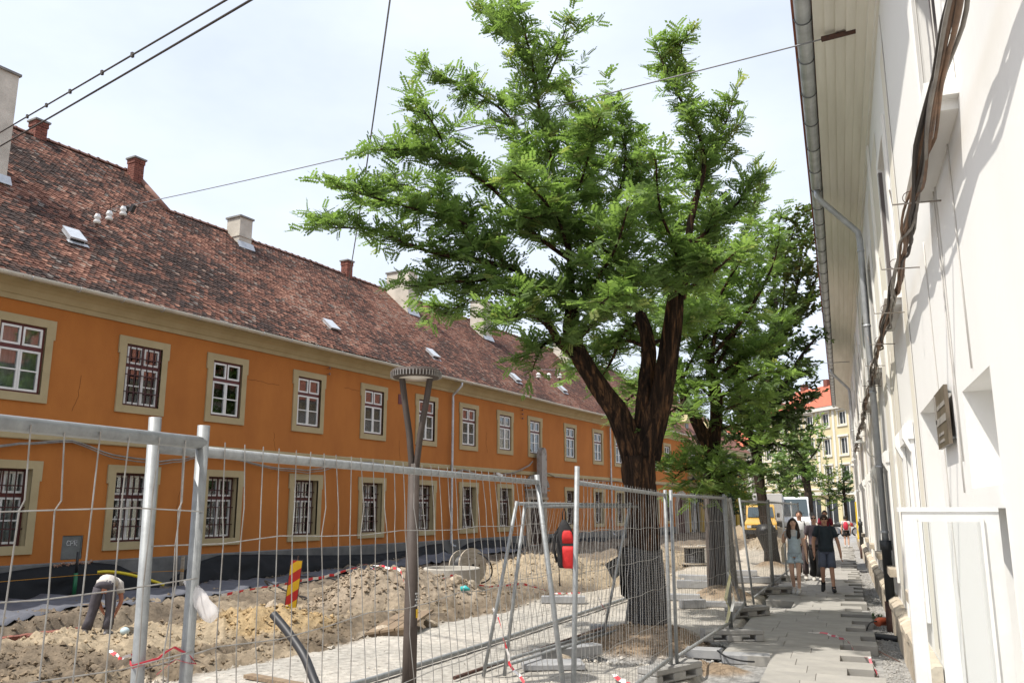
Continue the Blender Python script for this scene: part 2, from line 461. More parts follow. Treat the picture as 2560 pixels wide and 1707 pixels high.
def build_ground():
    na, nr = 520, 400
    ang = np.linspace(R(-68), R(16), na)
    rr = 4.6 * (900 / 4.6) ** (np.linspace(0, 1, nr) ** 1.55)
    A, RR = np.meshgrid(ang, rr)
    X = RR * np.sin(A); Y = RR * np.cos(A)
    z, c = terrain(X, Y)
    far = sstep(110, 160, RR)
    z = z * (1 - far) - 0.1 * far
    V = np.stack([X, Y, z], -1).reshape(-1, 3)
    i = np.arange(nr - 1)[:, None] * na + np.arange(na - 1)[None, :]
    Fq = np.stack([i, i + 1, i + na + 1, i + na], -1).reshape(-1, 4)
    me = np_mesh('ground', V, Fq, True)
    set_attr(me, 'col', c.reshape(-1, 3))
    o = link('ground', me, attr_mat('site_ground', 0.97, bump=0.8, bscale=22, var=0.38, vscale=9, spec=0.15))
    tag(o, kind='structure')
    # the street round and behind the camera
    mb = MB(); mb.add([(-900, -900, -0.9), (900, -900, -0.9), (900, 900, -0.9), (-900, 900, -0.9)], [(0, 1, 2, 3)])
    tag(mb.build('street_base', mat('street_base', (0.30, 0.27, 0.23), 0.95, var=0.3, scale=0.2)), kind='structure')
    mb = MB(); mb.add([(-19, -25, -0.05), (1.2, -25, -0.05), (1.2, 4.4, -0.05), (-19, 4.4, -0.05)], [(0, 1, 2, 3)])
    tag(mb.build('road', mat('road_dust', (0.36, 0.33, 0.29), 0.95, var=0.3, scale=0.6)), kind='structure')
build_ground()

def rand_obj(m, amt=0.25):
    """small brightness change from one object to the next"""
    N = m.node_tree.nodes; L = m.node_tree.links
    b = N['Principled BSDF']
    oi = N.new('ShaderNodeObjectInfo'); mr = N.new('ShaderNodeMapRange'); mr.inputs['To Min'].default_value = 1 - amt; mr.inputs['To Max'].default_value = 1 + amt
    vm = N.new('ShaderNodeVectorMath'); vm.operation = 'SCALE'
    L.new(oi.outputs['Random'], mr.inputs['Value']); L.new(mr.outputs['Result'], vm.inputs['Scale'])
    if b.inputs['Base Color'].links:
        L.new(b.inputs['Base Color'].links[0].from_socket, vm.inputs[0])
    else:
        vm.inputs[0].default_value = b.inputs['Base Color'].default_value[:3]
    L.new(vm.outputs['Vector'], b.inputs['Base Color'])
rand_obj(M_slab, 0.07)
rand_obj(M_kerb, 0.12)
rand_obj(M_stone, 0.25)

# ------------------------------------------------------------------ granite pavement, slab by slab
def slab_mesh(l, w, t, bv=0.004):
    mb = MB(); a, b = l / 2, w / 2
    mb.add([(-a, -b, -t), (a, -b, -t), (a, b, -t), (-a, b, -t), (-a, -b, -bv), (a, -b, -bv), (a, b, -bv), (-a, b, -bv),
            (-a + bv, -b + bv, 0), (a - bv, -b + bv, 0), (a - bv, b - bv, 0), (-a + bv, b - bv, 0)],
           [(0, 1, 5, 4), (1, 2, 6, 5), (2, 3, 7, 6), (3, 0, 4, 7), (4, 5, 9, 8), (5, 6, 10, 9), (6, 7, 11, 10), (7, 4, 8, 11), (8, 9, 10, 11)])
    me = mb.mesh('paving_slab', False); me.materials.append(M_slab)
    return me
def build_pavement():
    root = empty('pavement', (-0.7, 9, -0.12)); tag(root, kind='structure')
    lens = [0.45, 0.6, 0.75, 0.9, 1.05]
    rowd = 0.47
    cache = {}
    rnd = random.Random(5)
    y = 8.6; k = 0
    while y < 47:
        right = rnd.choice([0.36, 0.30, 0.22, 0.33]) if k % 2 == 0 else rnd.choice([-0.16, 0.02, -0.08, 0.12])
        left = -1.0 if y < 11.8 else (-1.06 if 17.5 < y < 18.5 else -1.64)
        x = right
        while x - left > 0.12:
            l = rnd.choice(lens)
            if x - l < left + 0.25: l = x - left
            l = round(l, 2)
            if l not in cache: cache[l] = slab_mesh(l - 0.004, rowd - 0.004, 0.125)
            o = link('slab', cache[l], None, root)
            o.location = (x - l / 2 + 0.7, y + rowd / 2 - 9, 0.12 + rnd.uniform(-0.0025, 0.0025))
            o.rotation_euler = (rnd.uniform(-0.004, 0.004), rnd.uniform(-0.004, 0.004), rnd.uniform(-0.004, 0.004))
            x -= l
        y += rowd; k += 1
build_pavement()

# ------------------------------------------------------------------ orange building
def wall_with_holes(mb, s0, s1, z0, z1, holes, y=0.0):
    """front sheet in (s,z) at depth y with rectangular holes (a,b,c,d)=(s0,s1,z0,z1)"""
    ss = sorted({s0, s1, *[h[0] for h in holes], *[h[1] for h in holes]})
    zz = sorted({z0, z1, *[h[2] for h in holes], *[h[3] for h in holes]})
    for i in range(len(ss) - 1):
        for j in range(len(zz) - 1):
            a, b, c, d = ss[i], ss[i + 1], zz[j], zz[j + 1]
            ms, mz = (a + b) / 2, (c + d) / 2
            if any(h[0] < ms < h[1] and h[2] < mz < h[3] for h in holes): continue
            mb.add([(a, y, c), (b, y, c), (b, y, d), (a, y, d)], [(0, 1, 2, 3)])

UP_S = [10.86, 14.1, 16.92, 20.36, 23.72, 27.02, 30.15, 33.27, 36.2, 40.2, 43.83, 46.95, 50.2, 53.0, 55.7]
LOW_S = [10.9, 14.12, 17.03, 20.42, 23.78, 27.03, 30.2, 33.3, 40.2, 43.84, 46.95, 50.2, 53.0, 55.7]
S0, S1 = 3.0, 60.0
WW = 1.08

def window_meshes(h, reveal, mats):
    """meshes of one window: origin at the centre of the opening's foot, x along, y inward"""
    a = WW / 2
    out = {}
    # rendered surround with shoulders, returning into the reveal
    mb = MB(); p = 0.045; sw = 0.185; sb = 0.19; st = 0.19; ear = 0.045; eh = 0.46
    def fr(x0, x1, z0, z1): mb.bb(x0, x1, -p, 0.02, z0, z1)
    fr(-a - sw, -a, 0, h); fr(a, a + sw, 0, h)
    fr(-a - sw, a + sw, -sb, -0.0005); fr(-a - sw - ear, a + sw + ear, h + 0.0005, h + st)
    fr(-a - sw - ear, -a - sw - 0.0005, h - eh + st, h); fr(a + sw + 0.0005, a + sw + ear, h - eh + st, h)
    mb.add([(-a, -p, 0), (-a, reveal, 0), (-a, reveal, h), (-a, -p, h)], [(0, 1, 2, 3)])
    mb.add([(a, -p, 0), (a, -p, h), (a, reveal, h), (a, reveal, 0)], [(0, 1, 2, 3)])
    mb.add([(-a, -p, 0), (a, -p, 0), (a, reveal, 0), (-a, reveal, 0)], [(0, 1, 2, 3)])
    mb.add([(-a, -p, h), (-a, reveal, h), (a, reveal, h), (a, -p, h)], [(0, 1, 2, 3)])
    out['window'] = mb.mesh('window', False)
    y0, y1 = reveal - 0.06, reveal
    tz = h * 0.655
    mb = MB(); f = 0.055
    for (x0, x1, z0, z1) in ((-a + .002, -a + f, 0.002, h - .002), (a - f, a - .002, 0.002, h - .002), (-a + f, a - f, 0.002, f * 0.8), (-a + f, a - f, h - f, h - .002), (-a + f, a - f, tz - 0.045, tz + 0.045), (-0.02, 0.02, tz + 0.045, h - f)):
        mb.bb(x0, x1, y0 + 0.012, y1, z0, z1)
    out['frame'] = mb.mesh('frame', False)
    def sash(x0, x1, z0, z1, bar):
        mb = MB(); w = 0.048
        mb.bb(x0, x0 + w, y0, y1 - 0.01, z0, z1); mb.bb(x1 - w, x1, y0, y1 - 0.01, z0, z1)
        mb.bb(x0 + w, x1 - w, y0, y1 - 0.01, z0, z0 + w); mb.bb(x0 + w, x1 - w, y0, y1 - 0.01, z1 - w, z1)
        if bar: mb.bb(x0 + w, x1 - w, y0 + 0.005, y1 - 0.012, (z0 + z1) / 2 - 0.016, (z0 + z1) / 2 + 0.016)
        return mb.mesh('sash', False)
    L_, R_ = (-a + f + 0.004, -0.024), (0.024, a - f - 0.004)
    lo = (f * 0.8 + 0.004, tz - 0.049); up = (tz + 0.049, h - f - 0.004)
    out['sash'] = [sash(*L_, *up, False), sash(*R_, *up, False), sash(L_[0], -0.003, *lo, True), sash(0.003, R_[1], *lo, True)]
    pn = []
    w = 0.047; yg = y1 - 0.025
    def pane(x0, x1, z0, z1):
        mb = MB(); mb.bb(x0, x1, yg, yg + 0.004, z0, z1); return mb.mesh('pane', False)
    pn.append(pane(L_[0] + w, L_[1] - w, up[0] + w, up[1] - w)); pn.append(pane(R_[0] + w, R_[1] - w, up[0] + w, up[1] - w))
    zm = (lo[0] + lo[1]) / 2
    for (x0, x1) in ((L_[0] + w, -0.003 - w), (0.003 + w, R_[1] - w)):
        pn.append(pane(x0, x1, lo[0] + w, zm - 0.015)); pn.append(pane(x0, x1, zm + 0.015, lo[1] - w))
    out['pane'] = pn
    mb = MB(); b = a - 0.003; yb = y1 + 0.75  # near-black box added behind the window to block leaking light
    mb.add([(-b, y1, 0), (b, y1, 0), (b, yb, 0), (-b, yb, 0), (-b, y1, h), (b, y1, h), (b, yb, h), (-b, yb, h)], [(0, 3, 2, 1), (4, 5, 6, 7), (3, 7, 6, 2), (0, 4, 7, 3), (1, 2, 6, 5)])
    out['room_light_block'] = mb.mesh('room_light_block', False)
    def curtain(x0, x1, z0, z1, yy=0.16, amp=0.02):
        n = 22; mb = MB(); vv = []
        for i in range(n):
            x = x0 + (x1 - x0) * i / (n - 1); yq = y1 + yy + amp * math.sin(i * 1.7) + 0.4 * amp * math.sin(i * 0.6)
            vv += [(x, yq, z0), (x, yq, z1)]
        mb.add(vv, [(2 * i, 2 * i + 2, 2 * i + 3, 2 * i + 1) for i in range(n - 1)])
        return mb.mesh('curtain', True)
    out['curtain_full'] = curtain(-b + .01, b - .01, 0.04, h - .04)
    out['curtain_side'] = [curtain(-b + .01, -0.22, 0.04, h - .04), curtain(0.22, b - .01, 0.04, h - .04)]
    mb = MB()
    for i in range(6):
        x = -a + 0.10 + (2 * a - 0.2) * i / 5
        mb.bb(x - 0.011, x + 0.011, 0.012, 0.034, 0.01, h - 0.01)
    out['bar'] = None
    mbv = MB(); mbv.bb(-0.011, 0.011, -0.011, 0.011, 0.012, h - 0.012); out['bar_v'] = mbv.mesh('bar', False)
    mbh = MB(); mbh.bb(-a + 0.004, a - 0.004, -0.006, 0.006, -0.014, 0.014); out['bar_h'] = mbh.mesh('bar', False)
    for k, q in out.items():
        if q is None: continue
        mm = {'window': M_trim, 'frame': M_redpaint, 'sash': M_whitepaint, 'pane': M_glass, 'room_light_block': M_room, 'curtain_full': M_curtain, 'curtain_side': M_curtain, 'bar_v': M_iron, 'bar_h': M_iron}[k]
        for me in (q if isinstance(q, list) else [q]): me.materials.append(mm)
    return out

def place_window(W, root, s, z, curtain, bars, reveal, h):
    w = link('window', W['window'], None, root, (s, 0, z))
    link('frame', W['frame'], None, w)
    for me in W['sash']: link('sash', me, None, w)
    for me in W['pane']: link('pane', me, None, w)
    link('room_light_block', W['room_light_block'], None, w)
    if curtain == 'full': link('curtain', W['curtain_full'], None, w)
    elif curtain == 'side':
        for me in W['curtain_side']: link('curtain', me, None, w)
    elif curtain == 'red':
        for me in W['curtain_side']:
            m2 = me.copy(); m2.materials.clear(); m2.materials.append(M_curtain_red); link('curtain', m2, None, w)
    if bars:
        for i in range(6): link('bar', W['bar_v'], None, w, (-WW / 2 + 0.10 + (WW - 0.2) * i / 5, reveal - 0.12, 0))
        for q in (0.22, 0.5, 0.78): link('bar', W['bar_h'], None, w, (0, reveal - 0.12, h * q))
    return w

def build_orange():
    root = empty('orange_building', F_ORG, R(90) - AO)
    tag(root, 'long two storey orange stucco building with red tile roof and ochre window surrounds', 'building')
    UH, LH, UZ, LZ = 1.6, 1.72, 4.5, 1.06
    holes = [(s - WW / 2, s + WW / 2, UZ, UZ + UH) for s in UP_S] + [(s - WW / 2, s + WW / 2, LZ, LZ + LH) for s in LOW_S]
    holes += [(35.55, 36.95, 0.2, 2.3), (57.2, 59.4, 0.0, 2.9), (12.35, 12.88, 0.70, 1.26)]
    mb = MB()
    wall_with_holes(mb, S0, S1, 0.62, 6.85, holes)
    mb.add([(S1, 0, -0.5), (S1, 9, -0.5), (S1, 9, 8), (S1, 5, 12), (S1, 0, 7.4)], [(0, 1, 2, 3, 4)])
    mb.add([(S0, 0, -0.5), (S0, 0, 7.4), (S0, 7, 13.8), (S0, 14, 8), (S0, 14, -0.5)], [(0, 1, 2, 3, 4)])
    mb.add([(S0, 14, -0.5), (S0, 14, 7.4), (S1, 14, 7.4), (S1, 14, -0.5)], [(0, 1, 2, 3)])
    mb.build('wall', M_orange, root, False)
    # grey plinth, a hand proud of the wall
    mb = MB()
    wall_with_holes(mb, S0, S1, -0.6, 0.62, [(35.2, 37.2, -0.6, 0.62), (57.2, 59.4, 0.0, 0.62)], -0.05)
    mb.add([(S0, -0.05, 0.62), (35.2, -0.05, 0.62), (35.2, 0.0, 0.65), (S0, 0.0, 0.65)], [(0, 1, 2, 3)])
    mb.add([(37.2, -0.05, 0.62), (57.2, -0.05, 0.62), (57.2, 0.0, 0.65), (37.2, 0.0, 0.65)], [(0, 1, 2, 3)])
    mb.build('plinth', M_plinth, root, False)
    mb = MB(); mb.prism([(-0.045, 3.45), (-0.06, 3.47), (-0.06, 3.6), (-0.03, 3.63), (0.01, 3.63), (0.01, 3.45)], 'x', S0, S1)
    mb.build('string_course', M_trim, root, False)
    prof = [(0.02, 6.62), (-0.05, 6.62), (-0.06, 6.74), (-0.09, 6.75), (-0.12, 6.80), (-0.17, 6.88), (-0.25, 6.95), (-0.36, 7.0), (-0.42, 7.01), (-0.43, 7.07), (0.02, 7.07)]
    mb = MB(); mb.prism(prof, 'x', S0, S1); mb.build('cornice', M_trim, root, False)
    # windows
    Wu = window_meshes(UH, 0.07, None); Wl = window_meshes(LH, 0.24, None)
    cu = ['full', 'red', 'red', 'red', 'side', 'side', 'none', 'side', 'full', 'side', 'full', 'side', 'none', 'side', 'full']
    for i, s in enumerate(UP_S): place_window(Wu, root, s, UZ, cu[i], i == 1, 0.07, UH)
    for i, s in enumerate(LOW_S): place_window(Wl, root, s, LZ, 'full' if i in (0, 3, 6) else ('side' if i % 2 else 'none'), True, 0.24, LH)
    # straw ornaments hanging behind two upper windows
    for s in (UP_S[2], UP_S[3]):
        for dx in (-0.24, 0.24):
            mb = MB(); mb.prism([(-0.07, 0.0), (-0.04, -0.08), (0.04, -0.08), (0.07, 0.0), (0, 0.09)], 'y', -0.004, 0.004); mb.bb(-0.02, 0.02, -0.003, 0.003, -0.2, -0.08)
            mb.build('straw_ornament', mat('straw', (0.55, 0.42, 0.24), 0.9), root, False, (s + dx, 0.10, UZ + 0.68))
    # gutter with brackets, downpipes
    mb = MB(); gr = 0.085; n = 10
    rings = []
    for x in np.linspace(S0, S1, 40):
        zz = 7.085 - 0.02 * math.sin(x * 0.35)
        rings.append([(x, -0.56 - gr * math.cos(math.pi * k / n), zz - gr * math.sin(math.pi * k / n)) for k in range(n + 1)] + [(x, -0.56 + gr * 0.9, zz + 0.006), (x, -0.56 - gr * 0.9, zz + 0.006)])
    mb.loft(rings); mb.build('gutter', M_gutterpaint, root, False)
    mb = MB(); mb.tube([(0, -0.56 - 0.094 * math.cos(math.pi * k / 10), -0.094 * math.sin(math.pi * k / 10)) for k in range(11)], 0.009, 5)
    br = mb.mesh('gutter_bracket', True); br.materials.append(M_zinc)
    for k in range(48): link('gutter_bracket', br, None, root, (S0 + 0.5 + k * 1.18, 0, 7.085))
    for s in (28.73, 45.4):
        mb = MB(); mb.sm = True
        mb.tube([(s, -0.56, 7.0), (s, -0.56, 6.88), (s, -0.35, 6.68), (s, -0.13, 6.5), (s, -0.13, 6.3), (s, -0.13, 0.55), (s + 0.03, -0.2, 0.42), (s + 0.06, -0.32, 0.38)], 0.05, 10)
        for z in (6.2, 4.9, 3.3, 1.9, 0.9): mb.tube([(s, -0.13, z - 0.02), (s, -0.13, z + 0.02)], 0.058, 10)
        mb.build('downpipe', M_zinc, root)
    # meter box recessed in the plinth, with a chalked tag; broken plaster below
    mb = MB(); mb.bb(12.36, 12.87, 0.03, 0.06, 0.71, 1.25); mb.bb(12.36, 12.38, 0.012, 0.03, 0.71, 1.25); mb.bb(12.85, 12.87, 0.012, 0.03, 0.71, 1.25)
    bx = mb.build('meter_box', mat('grey_box_steel', (0.16, 0.17, 0.165), 0.6, var=0.25, scale=6), root, False)
    def stroke(pts, nm='chalk_tag'):
        m_ = MB(); m_.tube([(12.48 + p[0], 0.026, 1.02 + p[1]) for p in pts], 0.008, 5)
        m_.build(nm, mat('chalk_white', (0.55, 0.55, 0.55), 0.9), bx)
    stroke([(0.09, 0.1), (0.03, 0.12), (0, 0.06), (0.02, 0.01), (0.08, 0.02)])
    stroke([(0.1, 0.0), (0.11, 0.12), (0.17, 0.11), (0.16, 0.06), (0.11, 0.05)])
    stroke([(0.2, 0.0), (0.2, 0.12), (0.26, 0.12), (0.26, 0.07), (0.2, 0.06), (0.27, -0.01)])
    mb = MB()
    for k in range(14):
        mb.box((12.2 + 0.07 * k + random.uniform(-.02, .02), -0.06, 0.6 + random.uniform(-.04, .04)), (0.1, 0.06, 0.06), (random.random(), random.random(), random.random()))
    mb.build('broken_plaster', mat('broken_plaster', (0.32, 0.26, 0.2), 1, col2=(0.25, 0.10, 0.06), scale=9), root, False)
    mb = MB(); mb.bb(25.17, 25.6, -0.02, 0.0, 5.77, 6.14); mb.build('plaque', mat('oxblood_plaque', (0.13, 0.02, 0.025), 0.5, var=0.2), root, False)
    # hairline cracks in the stucco
    rc = random.Random(8)
    for (a, z, l, up) in ((17.72, 5.72, 1.3, 0), (12.4, 5.1, 0.9, 1), (22.1, 6.0, 0.8, 0), (25.3, 4.4, 0.9, 1), (18.9, 4.2, 0.7, 1), (31.6, 5.2, 0.9, 1), (15.6, 2.4, 0.9, 1), (21.9, 1.4, 0.8, 1)):
        pts = [(a, -0.002, z)]
        for k in range(9):
            p = pts[-1]; d = l / 9
            pts.append((p[0] + (d if not up else rc.uniform(-.05, .05)), -0.002, p[2] + (rc.uniform(-.03, .03) if not up else -d)))
        mb = MB(); mb.tube(pts, 0.0045, 4); mb.build('crack', mat('dark_crack', (0.10, 0.035, 0.012), 1.0), root, False)
    # draped cable along the string course
    hang = [(6, 3.5), (9.9, 3.5), (10.2, 3.2), (11, 3.33), (12.27, 3.5), (13.4, 3.2), (14.76, 3.11), (15.6, 3.22), (16.31, 3.42), (17.4, 3.3), (18.8, 3.12), (20.34, 3.09), (21.2, 3.2), (22.0, 3.45), (23.5, 3.5), (25, 3.42), (27, 3.3), (28.66, 3.25), (29.64, 3.48), (31, 3.3), (32.5, 3.34), (34, 3.52), (35.4, 3.9), (35.9, 4.2)]
    hang2 = [(36.5, 4.2), (36.8, 3.7), (38.2, 3.45), (40, 3.42), (43, 3.36), (46, 3.45), (50, 3.38), (54, 3.44), (57, 3.36), (59.8, 3.4)]
    for pts, r_, off in ((hang, 0.022, -0.1), (hang2, 0.02, -0.1), ([(a, b - 0.05 - 0.03 * math.sin(a)) for a, b in hang], 0.014, -0.12)):
        mb = MB(); mb.sm = True
        fine = []
        for i in range(len(pts) - 1):
            for q in range(4):
                u = q / 4; fine.append((pts[i][0] + (pts[i + 1][0] - pts[i][0]) * u, off, pts[i][1] + (pts[i + 1][1] - pts[i][1]) * u + 0.008 * math.sin(9 * (i + u))))
        mb.tube(fine, r_, 6); mb.build('wall_cable', M_cablegrey, root)
    mb = MB(); mb.box((32.4, -0.22, 3.36), (0.34, 0.11, 0.11), (0, 0.25, -0.3)); mb.bb(32.5, 32.54, -0.16, -0.01, 3.36, 3.4)
    mb.build('security_camera', M_whitepaint, root, False)
    for s, z in ((21.2, 6.55), (21.2, 6.35), (34.8, 6.5), (34.8, 6.3), (34.8, 6.1)):
        mb = MB(); mb.tube([(s, 0, z), (s, -0.09, z)], 0.012, 6); mb.ell((s, -0.11, z), (0.035, 0.035, 0.05), 8, 6)
        mb.build('wall_insulator', mat('brown_porcelain', (0.22, 0.12, 0.09), 0.4), root, True)
    # stone portal with broken pediment, and the weathered post standing in it
    pt = empty('portal', (36.25, 0, 0), 0, root)
    mb = MB(); mb.bb(-1.0, -0.7, -0.12, 0.15, 0.0, 2.3); mb.bb(0.7, 1.0, -0.12, 0.15, 0.0, 2.3); mb.bb(-1.06, 1.06, -0.16, 0.1, 2.3, 2.42)
    mb.build('door_case', M_stone, pt, False)
    mb = MB(); mb.bb(-1.05, 1.05, -0.1, 0.05, 2.42, 2.72); mb.bb(-1.15, 1.15, -0.2, 0.05, 2.72, 2.8)
    M_greystone = mat('grey_weathered_stone', (0.30, 0.27, 0.23), 0.95, col2=(0.18, 0.165, 0.15), scale=6, bump=0.5, bscale=20)
    mb.build('entablature', M_greystone, pt, False)
    for sg in (-1, 1):
        mb = MB(); out = []; inn = []
        for k in range(8):
            a_ = R(8 + 62 * k / 7)
            out.append((sg * 1.15 * math.cos(a_), 2.8 + 0.72 * math.sin(a_))); inn.append((sg * 0.93 * math.cos(a_), 2.8 + 0.55 * math.sin(a_)))
        poly = out + inn[::-1]
        if sg < 0: poly = poly[::-1]
        mb.prism(poly, 'y', -0.2, 0.04); mb.build('broken_pediment', M_greystone, pt, False)
    mb = MB(); mb.bb(-0.7, 0.7, 0.1, 0.16, 0.2, 2.3)
    for x in np.linspace(-0.62, 0.62, 7): mb.bb(x - 0.07, x + 0.07, 0.07, 0.1, 0.25, 2.25)
    mb.build('door', mat('dark_brown_door', (0.055, 0.028, 0.02), 0.6, var=0.4, scale=4, stretch=(6, 6, 0.5)), pt, False)
    mb = MB(); mb.bb(-0.95, 0.95, -0.7, 0.1, -0.3, 0.0); mb.bb(-0.85, 0.85, -0.4, 0.1, 0.0, 0.19); mb.build('step', M_conclight, pt, False)
    mb = MB(); poly = [(-0.26, 2.6), (0.26, 2.6), (0.26, 4.45), (0.2, 4.68), (0.08, 4.78), (-0.08, 4.78), (-0.2, 4.68), (-0.26, 4.45)]
    mb.prism(poly, 'y', -0.5, -0.22); mb.build('weathered_post', mat('weathered_post', (0.34, 0.32, 0.30), 0.95, col2=(0.13, 0.10, 0.08), scale=2.5, lo=0.3, hi=0.5), pt, False)
    # gateway arch at the far end
    mb = MB(); out = [(1.35 * math.cos(R(a_)), 1.75 + 1.35 * math.sin(R(a_))) for a_ in range(0, 181, 15)]; inn = [(1.08 * math.cos(R(a_)), 1.75 + 1.08 * math.sin(R(a_))) for a_ in range(180, -1, -15)]
    mb.prism([(1.35, -0.3)] + out + [(-1.35, -0.3), (-1.08, -0.3)] + inn + [(1.08, -0.3)], 'y', -0.14, 0.2)
    gt_ = mb.build('gateway', M_conclight, root, False, (58.3, 0, 0))
    mb = MB(); mb.prism([(1.07, -0.3)] + [(1.07 * math.cos(R(a_)), 1.75 + 1.07 * math.sin(R(a_))) for a_ in range(0, 181, 15)] + [(-1.07, -0.3)], 'y', 0.1, 0.15)
    for x in (-0.8, -0.4, 0.0, 0.4, 0.8): mb.bb(x - 0.03, x + 0.03, 0.06, 0.1, -0.2, 2.4)
    mb.build('gate_leaf', mat('maroon_gate', (0.10, 0.035, 0.032), 0.6, var=0.4, scale=3, stretch=(5, 5, 0.4)), gt_, False)
    return root
ORANGE = build_orange()

def build_roof(root):
    SL = 0.9; k45 = math.sqrt(1 + SL * SL)
    def surf(s, y):
        z = 7.15 + SL * (y + 0.5)
        return z + 0.05 * (fbm(s * 0.35, y * 0.5, 3) - 0.5) * 2 - 0.03 * np.sin(s * 0.22)
    SB = 18.1
    # boarding under the tiles, back slopes, verge
    mb = MB()
    sl = lambda a, b, y: [(a, y, 7.08 + SL * (y + 0.5)), (b, y, 7.08 + SL * (y + 0.5))]
    mb.add(sl(S0, SB, -0.55) + sl(S0, SB, 7.0)[::-1], [(0, 1, 2, 3)])
    mb.add(sl(SB, S1, -0.55) + sl(SB, S1, 5.0)[::-1], [(0, 1, 2, 3)])
    mb.add([(S0, 7, 13.8), (SB, 7, 13.8), (SB, 14.4, 7.1), (S0, 14.4, 7.1)], [(0, 1, 2, 3)])
    mb.add([(SB, 5, 12.0), (S1, 5, 12.0), (S1, 10.5, 7.1), (SB, 10.5, 7.1)], [(0, 1, 2, 3)])
    mb.add([(SB, 5, 12.0), (SB, 7, 13.8), (SB, 14.4, 7.1), (SB, 10.5, 7.1)], [(0, 1, 2, 3)])
    mb.add([(S0, -0.55, 7.08), (S1, -0.55, 7.08), (S1, 0.1, 7.08), (S0, 0.1, 7.08)], [(0, 1, 2, 3)])
    roof = mb.build('roof', mat('roof_boarding', (0.10, 0.06, 0.045), 0.95), root, False)
    # beaver-tail tiles
    tw, ex, tl = 0.155, 0.125, 0.28
    rnd = np.random.default_rng(3)
    P = []
    nrow = int(7.5 * k45 / ex)
    for r_ in range(nrow):
        d = r_ * ex                                   # along the slope from the eave
        y = -0.6 + d / k45
        s1 = SB if y > 4.92 else S1
        if y > 6.95: break
        ss = np.arange(S0 + (tw / 2 if r_ % 2 else 0), s1 - tw / 2, tw)
        P.append(np.stack([ss + tw / 2, np.full(len(ss), y)], -1))
    P = np.concatenate(P)
    n = len(P); s, y = P[:, 0] + rnd.normal(0, 0.006, n), P[:, 1] + rnd.normal(0, 0.006, n)
    # leave the chimneys' footprints and hatches clear
    base = surf(s, y)
    # colour: each tile its own firing, patches of weathering
    pal = np.array([[0.050, 0.036, 0.032], [0.085, 0.052, 0.042], [0.15, 0.072, 0.052], [0.205, 0.10, 0.072], [0.285, 0.148, 0.104], [0.27, 0.19, 0.15], [0.16, 0.14, 0.125]])
    f1 = fbm(s * 0.35 + 3, y * 0.6, 4); f2 = fbm(s * 1.3 + 20, y * 2.2, 4)
    t = 0.5 * (f1 - 0.5) * 2.4 + 0.55 * (f2 - 0.5) * 2 - 0.13 + 0.22 * np.clip((s - 18) / 20, 0, 1) - 0.20 * np.exp(-np.clip(y + 0.6, 0, 9) / 0.9) + rnd.normal(0, 0.25, n) + 0.08
    idx = np.digitize(t, [-0.36, -0.08, 0.13, 0.33, 0.60])
    sp = rnd.random(n); idx = np.where(sp < 0.02, 5, np.where(sp > 0.975, 6, idx))
    colr = pal[idx] * (0.85 + 0.3 * rnd.random(n))[:, None]
    far = np.clip((s - 16) / 24, 0, 1)[:, None] * 0.55   # moss-free far end fired more evenly
    colr = colr * (1 - far) + (pal[idx] * 0.45 + np.array([0.185, 0.098, 0.076]) * 0.55) * far
    # tile template: u across, w up the slope, h off the slope
    lift = 0.034
    tmpl = np.array([[-tw / 2 + .004, tl, 0.0], [0, tl, 0.0], [tw / 2 - .004, tl, 0.0], [-tw / 2 + .004, 0.035, lift], [0, 0, lift], [tw / 2 - .004, 0.035, lift],
                     [-tw / 2 + .004, 0.035, lift - .02], [0, 0, lift - .02], [tw / 2 - .004, 0.035, lift - .02]])
    quads = np.array([[3, 4, 1, 0], [4, 5, 2, 1], [6, 7, 4, 3], [7, 8, 5, 4]])
    ct, st = 1 / k45, SL / k45
    M_tile = attr_mat('clay_roof_tile', 0.92, bump=0.3, bscale=40, var=0.3, vscale=14, spec=0.2)
    # the 300 tiles that show largest become objects of their own
    cl = np.array([0.0, -LO, 1.9]); dist = np.sqrt((s - cl[0]) ** 2 + (y - cl[1]) ** 2 + (base - cl[2]) ** 2)
    vis = (s > 11.2 + 0.5 * y) & (s < 20) & (y < 6.8)
    big = np.zeros(n, bool); big[np.argsort(np.where(vis, dist, 1e9))[:300]] = True
    h_j = rnd.normal(0, 0.004, n); yaw = rnd.normal(0, 0.03, n)
    def world_verts(sel):
        m = sel.sum(); u, w, h = tmpl[:, 0], tmpl[:, 1], tmpl[:, 2]
        cy, sy = np.cos(yaw[sel])[:, None], np.sin(yaw[sel])[:, None]
        uu = u * cy - w * sy; ww = u * sy + w * cy
        V = np.empty((m, 9, 3))
        V[:, :, 0] = s[sel][:, None] + uu
        V[:, :, 1] = y[sel][:, None] + ww * ct - (h + h_j[sel][:, None]) * st
        V[:, :, 2] = base[sel][:, None] + ww * st + (h + h_j[sel][:, None]) * ct
        return V
    V = world_verts(~big); m = len(V)
    Fq = (quads[None] + (np.arange(m) * 9)[:, None, None]).reshape(-1, 4)
    me = np_mesh('roof_tiles', V.reshape(-1, 3), Fq); set_attr(me, 'col', np.repeat(colr[~big], 9, 0))
    tag(link('roof_tiles', me, M_tile, roof), kind='stuff')
    metab = {}
    rotm = Matrix(((1, 0, 0), (0, ct, -st), (0, st, ct)))
    for i in np.where(big)[0]:
        key = (int(idx[i]), int(i) % 3)
        if key not in metab:
            mm = np_mesh('tile', tmpl, quads); set_attr(mm, 'col', np.repeat(colr[i][None], 9, 0)); mm.materials.append(M_tile); metab[key] = mm
        o = link('tile', metab[key], None, roof)
        o.location = (s[i], y[i] - h_j[i] * st, base[i] + h_j[i] * ct)
        o.rotation_euler = (rotm @ Matrix.Rotation(yaw[i], 3, 'Z')).to_euler()
